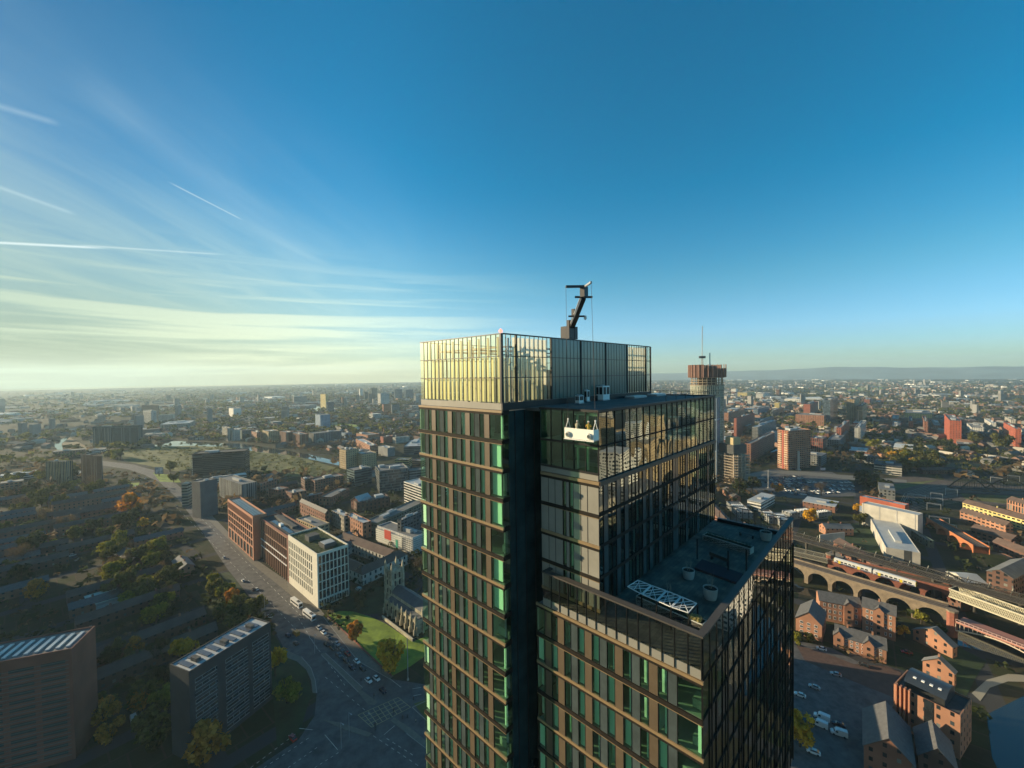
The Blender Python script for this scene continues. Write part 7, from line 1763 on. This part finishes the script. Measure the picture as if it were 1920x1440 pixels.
# ------- woods and gardens
def rand_pts(n, seed, d0, d1, dens, az=(-54, 54)):
    r = random.Random(seed); out = []; k = 0
    while len(out) < n and k < n * 25:
        k += 1; d = d0 * (d1 / d0) ** r.random()
        if r.random() < .3: d = r.uniform(d0, d1)
        a = R(r.uniform(*az)); x, y = d * math.sin(a), d * math.cos(a)
        if not dens(density(x * 1.9 + 300, y * 1.7), x, y): continue
        if d < 2600 and not free(x, y): continue
        if pip(Vector((x, y)), TRACKS) and r.random() < .75: continue
        out.append(Vector((x, y)))
    return out
soup('distant_woods', rand_pts(3600, 11, 1000, 7500, lambda q, x, y: q > .45), LM['olive'], 7, 13, 3, faces=11)
soup('distant_dark_woods', rand_pts(2000, 12, 1100, 8000, lambda q, x, y: q > .35), LM['dark'], 7, 14, 4, faces=10)
soup('distant_autumn_trees', rand_pts(2200, 13, 500, 6000, lambda q, x, y: q > .3), LM['brown'], 6, 11, 5, faces=11)
soup('garden_scrub', rand_pts(3400, 14, 240, 1500, lambda q, x, y: q > .2), LM['dark'], 1.5, 4.5, 6, faces=12)
soup('garden_autumn_scrub', rand_pts(1500, 15, 240, 1500, lambda q, x, y: q > .3), LM['brown'], 1.2, 3.2, 7, faces=11)
soup('wasteland_scrub', scatter_px([(225, 846), (417, 838), (560, 856), (640, 880), (625, 897), (470, 880), (330, 884)], 420, 9), LM['olive'], 1.5, 4.0, 8, faces=12)
soup('railway_scrub', scatter_px([(1620, 855), (1700, 830), (1900, 850), (1960, 870), (1960, 890), (1780, 890), (1640, 890)], 300, 10), LM['olive'], 2, 6.0, 9, faces=12)
# the city just outside the frame: added towers give shade, the rest is mirrored in the tower's right-hand glass
r = random.Random(4); c = MB()
def ob(c, x, y, a, b, h, rz):
    u = Vector((math.cos(rz), math.sin(rz), 0)); v = Vector((-u.y, u.x, 0)); o = Vector((x, y, 0)) - u * a / 2 - v * b / 2; P = [o, o + u * a, o + u * a + v * b, o + v * b]; Z = Vector((0, 0, h)); W_ = [a, b, a, b]
    for i in range(4): c.face([P[i], P[(i + 1) % 4], P[(i + 1) % 4] + Z, P[i] + Z], [(0, 0), (W_[i], 0), (W_[i], h), (0, h)])
    c.face([p + Z for p in P])
ob(c, -475, 282, 34, 96, 118, R(-17)); ob(c, 32, 197, 24, 64, 37, R(-17))  # two unseen towers added to cast shade at lower left and right
tag(c.build('added_shade_towers', fac('dgrey', 'std')), kind='stuff')
for k, (w_, s_) in enumerate((('white', 'flats'), ('grey', 'flats'), ('stone', 'ware'), ('tan', 'small'), ('pale', 'flats'))):
    c = MB()
    for i in range(34):
        a = R(r.uniform(54, 84)); d = r.uniform(230, 1000); x, y = d * math.sin(a), d * math.cos(a); ob(c, x, y, r.uniform(14, 60), r.uniform(12, 30), r.choice((9, 12, 18, 24, 40, 70 if d > 350 else 20)), R(46 + r.uniform(-6, 6)))
    tag(c.build('city_beside_the_view', fac(w_, s_)), kind='stuff')
# ---------------------------------------------------------------- vehicles and street life
M_tyre = mat('tyre rubber', (0.012, 0.012, 0.012), .8); M_hl = mat('lamp glass', (0.6, 0.6, 0.55), .2); M_rl = mat('rear lamp', (0.4, 0.02, 0.01), .3)
PAINT = {k: mat(k + ' car paint', c, .25, .1, spec=.7) for k, c in dict(white=(0.75, 0.75, 0.72), silver=(0.42, 0.44, 0.44), black=(0.015, 0.016, 0.018), grey=(0.12, 0.13, 0.14), red=(0.40, 0.03, 0.02), blue=(0.03, 0.07, 0.18), orange=(0.55, 0.22, 0.03), dark=(0.04, 0.03, 0.05)).items()}
def loft(secs, x_list):
    """body from cross-sections along x: each (half width, z0, z1, roof inset)"""
    c = MB(); rings = []
    for x, (w, z0, z1, ins) in zip(x_list, secs): rings.append([(x, -w, z0), (x, w, z0), (x, w, z0 + (z1 - z0) * .55), (x, w - ins, z1), (x, -w + ins, z1), (x, -w, z0 + (z1 - z0) * .55)])
    for a, b in zip(rings, rings[1:]):
        for i in range(6): j = (i + 1) % 6; c.face([a[j], a[i], b[i], b[j]])
    c.face(rings[0]); c.face(list(reversed(rings[-1]))); return c
_car = {}
def car_parts(kind):
    if kind in _car: return _car[kind]
    if kind == 'car':
        body = loft([(.72, .35, .62, .12), (.85, .25, .85, .1), (.88, .22, .92, .08), (.88, .22, .95, .08), (.88, .22, .97, .08), (.86, .25, .95, .1), (.74, .38, .8, .12)], [0, .35, 1.1, 1.6, 3.2, 4.0, 4.3])
        cab = loft([(.78, .93, .96, .05), (.74, .93, 1.42, .14), (.74, .93, 1.46, .15), (.76, .93, 1.42, .14), (.78, .93, .97, .05)], [1.15, 1.75, 2.6, 3.3, 3.95]); roof = MB().box(1.8, 3.2, -.58, .58, 1.45, 1.48); wx, L, W_ = (.85, 3.45), 4.3, .86
    elif kind == 'van':
        body = loft([(.85, .4, .9, .1), (.98, .3, 1.15, .08), (.99, .28, 1.2, .06), (.99, .28, 2.2, .12), (.99, .28, 2.35, .12), (.99, .28, 2.35, .12), (.97, .3, 2.3, .12)], [0, .4, 1.0, 1.75, 2.1, 5.2, 5.3])
        cab = MB(); cab.face([(1.02, -.82, 1.25), (1.02, .82, 1.25), (1.70, .78, 2.1), (1.70, -.78, 2.1)][::-1]); cab.box(1.5, 2.3, -1.0, -.985, 1.25, 1.85); cab.box(1.5, 2.3, .985, 1.0, 1.25, 1.85); roof = MB().box(2.2, 5.1, -.75, .75, 2.35, 2.38); wx, L, W_ = (.95, 4.2), 5.3, .97
    else:
        body = loft([(1.18, .4, 3.0, .12), (1.25, .3, 3.25, .12), (1.25, .3, 3.3, .14), (1.25, .3, 3.3, .14), (1.2, .4, 3.2, .14)], [0, .25, 1.0, 11.6, 12.0])
        cab = MB(); cab.box(.8, 11.2, -1.27, -1.25, 1.5, 2.5); cab.box(.8, 11.2, 1.25, 1.27, 1.5, 2.5); cab.box(-.02, .0, -1.0, 1.0, 1.2, 2.8); roof = MB().box(2.0, 4.6, -.7, .7, 3.3, 3.55); wx, L, W_ = (2.6, 9.2), 12, 1.22
    wh = MB()
    wh.tube((0, -.11, .32), (0, .11, .32), .32 if kind != 'bus' else .48, 14)
    lp = MB().box(-.03, .05, -.14, .14, .0, .12)
    _car[kind] = (body, cab.mesh('windows', M_cwin), roof, wh.mesh('wheel', M_tyre), lp.mesh('headlight', M_hl), MB().box(-.04, .03, -.1, .1, 0, .16).mesh('rear_light', M_rl), wx, L, W_, {})
    return _car[kind]
def vehicle(px, py, ang, kind, paint, label, group=None, world=False, parts=True):
    body, cab, roof, wh, hl, rl, wx, L, W_, cache = car_parts(kind)
    if paint not in cache: cache[paint] = (body.mesh('body', PAINT[paint]), roof.mesh('roof_panel', PAINT[paint] if kind != 'bus' else M_roofd))
    g = Vector((px, py)) if world else G(px, py); c_, s_ = math.cos(ang), math.sin(ang)
    t = empty({'car': 'parked_car' if group and 'park' in group else 'car', 'van': 'van', 'bus': 'coach'}[kind], (g.x - c_ * L / 2, g.y - s_ * L / 2, .07), ang, label, {'car': 'car', 'van': 'van', 'bus': 'coach'}[kind], group)
    inst('body', cache[paint][0], t); inst('windows', cab, t); inst('roof_panel', cache[paint][1], t)
    if parts:
        for x in wx:
            for y in (-W_ + .05, W_ - .05): inst('wheel', wh, t, (x, y, 0 if kind != 'bus' else .16))
        for y in (-W_ + .25, W_ - .25): inst('headlight', hl, t, (.05, y, .62 if kind != 'bus' else .8)); inst('rear_light', rl, t, (L - .02, y, .7))
    return t
# the main road runs from upper left to the junction
pa, pb_ = G(560, 1160), G(720, 1290); RA = math.atan2((pb_ - pa).y, (pb_ - pa).x)      # heading to the junction
TJ = RA + math.pi       # cars point towards the junction (front at x=0)
vs = [((556, 1135), 'bus', 'white', 'first white coach beside the white stone block'), ((580, 1158), 'bus', 'white', 'second white coach, nearest the junction, beside the lawn'),
      ((598, 1179), 'car', 'silver', 'silver car behind the queue just ahead of the nearest coach'), ((607, 1188), 'car', 'white', 'white car in the queue behind a small dark car'), ((616, 1197), 'car', 'grey', 'grey car low in the queue, third after the coach'), ((632, 1209), 'car', 'silver', 'pale silver car in the middle of the queue'),
      ((613, 1210), 'car', 'black', 'black car in the inner lane of the queue'), ((624, 1217), 'car', 'black', 'second black car in the inner lane of the queue'), ((640, 1219), 'car', 'grey', 'dark grey car right behind the red one'), ((652, 1228), 'car', 'red', 'red and white car in the queue'),
      ((635, 1230), 'car', 'grey', 'grey car in the inner lane beside the red one'), ((669, 1242), 'car', 'white', 'white car beside the orange tree in the queue'), ((649, 1240), 'car', 'black', 'black car beside the white one in the queue'), ((660, 1253), 'car', 'dark', 'dark car low in the inner lane'), ((680, 1256), 'car', 'black', 'black car last in the outer queue'),
      ((706, 1274), 'car', 'white', 'white car at the front of the queue, right lane'), ((691, 1278), 'car', 'white', 'white car at the front of the queue, left lane'), ((718, 1297), 'car', 'dark', 'dark car crossing the junction')]
for p, k, c_, lb in vs: vehicle(*p, TJ if lb[:9] != 'dark car c' else TJ + .5, k, c_, lb, 'traffic on the main road')
for p, k, c_, lb in (((555, 1190), 'van', 'orange', 'orange van going away from the junction'), ((540, 1193), 'car', 'dark', 'dark car beside the orange van'), ((555, 1208), 'car', 'black', 'black car behind the orange van'), ((481, 1106), 'car', 'white', 'white car climbing away near the brick block'), ((456, 1090), 'car', 'white', 'white car opposite the red finned block'), ((475, 1107), 'car', 'black', 'black car beside the climbing white one'),
      ((420, 1047), 'car', 'silver', 'silver car by the pub'), ((380, 968), 'car', 'white', 'white car near the grey slab'), ((549, 1386), 'car', 'red', 'dark red car at the bottom left of the junction'), ((506, 1157), 'car', 'white', 'white car half hidden by the slab block')):
    vehicle(*p, RA, k, c_, lb, 'traffic on the main road')
rv = random.Random(31)
def rowcars(p, q, n, group, label, cols=('white', 'silver', 'black', 'grey', 'blue', 'white'), cross=True, parts=False, jit=.6):
    a, b = G(*p), G(*q); d = b - a; ang = math.atan2(d.y, d.x) + (math.pi / 2 if cross else 0)
    for i in range(n):
        if rv.random() < .12: continue
        x, y = a.x + d.x * i / max(1, n - 1), a.y + d.y * i / max(1, n - 1)
        vehicle(x + rv.uniform(-jit, jit), y + rv.uniform(-jit, jit), ang + rv.uniform(-.06, .06), 'car', rv.choice(cols), label, group, True, parts)
for i, (p, q, n) in enumerate((((240, 901), (256, 900), 5), ((240, 906), (275, 922), 8), ((250, 897), (300, 935), 9), ((280, 920), (310, 955), 7), ((262, 893), (330, 950), 9))):
    rowcars(p, q, n, 'cars on the curving road', 'car on or beside the curving road at left, one of many alike', cross=False, jit=2)
for i in range(5): rowcars((60 + i * 9, 985 + i * 9), (110 + i * 9, 1015 + i * 9), 9, 'cars parked in the left car park', 'parked car in the shaded car park at far left, one of many alike')
for i in range(9): rowcars((1420 + i * 9, 898 + i * 3.8), (1500 + i * 9, 893 + i * 3.8), 15, 'cars parked in the far car park', 'parked car in the big car park right of the glass tower, one of many alike', jit=.9)
for i in range(3): rowcars((1540 + i * 5, 905 + i * 6), (1600, 905 + i * 7), 9, 'cars parked in the far car park', 'parked car in the big car park right of the glass tower, one of many alike', jit=.9)
for p, c_, k, lb in (((1541, 1348), 'white', 'van', 'white van, upper one of the two by the tower foot'), ((1537, 1361), 'white', 'van', 'white van, lower one of the two by the tower foot'), ((1573, 1378), 'white', 'van', 'big white van right of the pair by the tower foot'), ((1567, 1266), 'silver', 'car', 'silver car alone on the dark road at right'), ((1527, 1290), 'silver', 'car', 'small pale car in the shaded car park at right'), ((1500, 1305), 'white', 'car', 'white car beside the foot of the glass tower'),
      ((1525, 1412), 'white', 'car', 'white car facing the bottom of the photo at right'), ((1620, 1249), 'black', 'car', 'black car parked beside the courtyard houses'), ((1572, 1360), 'dark', 'car', 'dark car beside the white vans'), ((1555, 1163), 'white', 'van', 'white van between the brick terraces'), ((1591, 1172), 'silver', 'car', 'silver car between the brick terraces'), ((1700, 1225), 'red', 'car', 'dark red car behind the terraces'), ((1540, 1218), 'white', 'car', 'white car on the brick paving'),
      ((250, 1350), 'white', 'van', 'white van parked between the slab blocks'), ((300, 1385), 'silver', 'car', 'pale car parked beside the skylit slab'), ((252, 1292), 'grey', 'car', 'grey car in the shaded street at left'), ((672, 1107), 'silver', 'van', 'pale blue-grey van behind the white stone block'), ((210, 1122), 'white', 'van', 'white van by the pale-roofed halls'), ((203, 1136), 'white', 'van', 'second white van by the pale-roofed halls')):
    vehicle(*p, R(-35 + rv.uniform(-8, 8)), k, c_, lb)
# people at the crossing
for i, (p, lb, jk) in enumerate((((733, 1347), 'pedestrian in a pale coat waiting on the lower island', M_hiv2), ((755, 1349), 'pedestrian in dark clothes left of a pair on the crossing', M_dsteel), ((764, 1348), 'pedestrian in dark clothes at the right on the crossing', M_dsteel), ((780, 1356), 'pedestrian walking alone behind the pair', M_hiv2), ((705, 1369), 'pedestrian on the long island', M_dsteel), ((613, 1157), 'pedestrian on the pavement at the top of the lawn', M_dsteel))):
    g = G(*p); person('person', (g.x, g.y, .15), R(60 * i), lb, jk, M_trs, .04, .1, stride=.22)
# traffic lights and lamp posts
def signal(px, py, label, rz=0):
    g = G(px, py); t = empty('traffic_light', (g.x, g.y, .1), rz, label, 'traffic light', 'traffic lights at the junction')
    MB().tube((0, 0, 0), (0, 0, 3.3), .07, 8).build('post', M_black, t); hd_ = MB().box(-.18, .18, -.32, -.08, 2.4, 3.5).build('signal_head', M_black, t)
    for k, m_ in enumerate((M_rl, M_tan, M_green)): MB().tube((0, -.32, 3.3 - .33 * k), (0, -.36, 3.3 - .33 * k), .11, 10).build('lamp_lens', m_, hd_)
for p, lb in (((677, 1286), 'traffic light at the tip of the narrow island'), ((715, 1263), 'traffic light by the corner of the lawn'), ((738, 1344), 'traffic light at the tip of the lower island'), ((703, 1372), 'traffic light beside the box junction'), ((775, 1322), 'traffic light at the right corner of the junction'), ((701, 1315), 'traffic light on the triangular island')): signal(*p, lb, R(40))
for i, (p, lb) in enumerate((((590, 1226), 'street lamp left of the narrow island'), ((480, 1150), 'street lamp on the left verge by the trees'), ((655, 1384), 'street lamp on the long lower island'), ((430, 1030), 'street lamp opposite the orange block'), ((640, 1404), 'street lamp at the bottom of the junction'), ((540, 1110), 'street lamp on the pavement by the white block'))):
    g = G(*p); t = empty('street_lamp', (g.x, g.y, .1), R(-40), lb, 'street lamp', 'street lamps on the main road')
    MB().tube((0, 0, 0), (0, 0, 10), .11, 8, .06).build('post', M_steel, t); MB().beam((0, 0, 10), (1.6, 0, 10.3), .08).build('arm', M_steel, t); MB().box(1.4, 2.2, -.15, .15, 10.22, 10.36).build('lamp_head', M_steel, t)
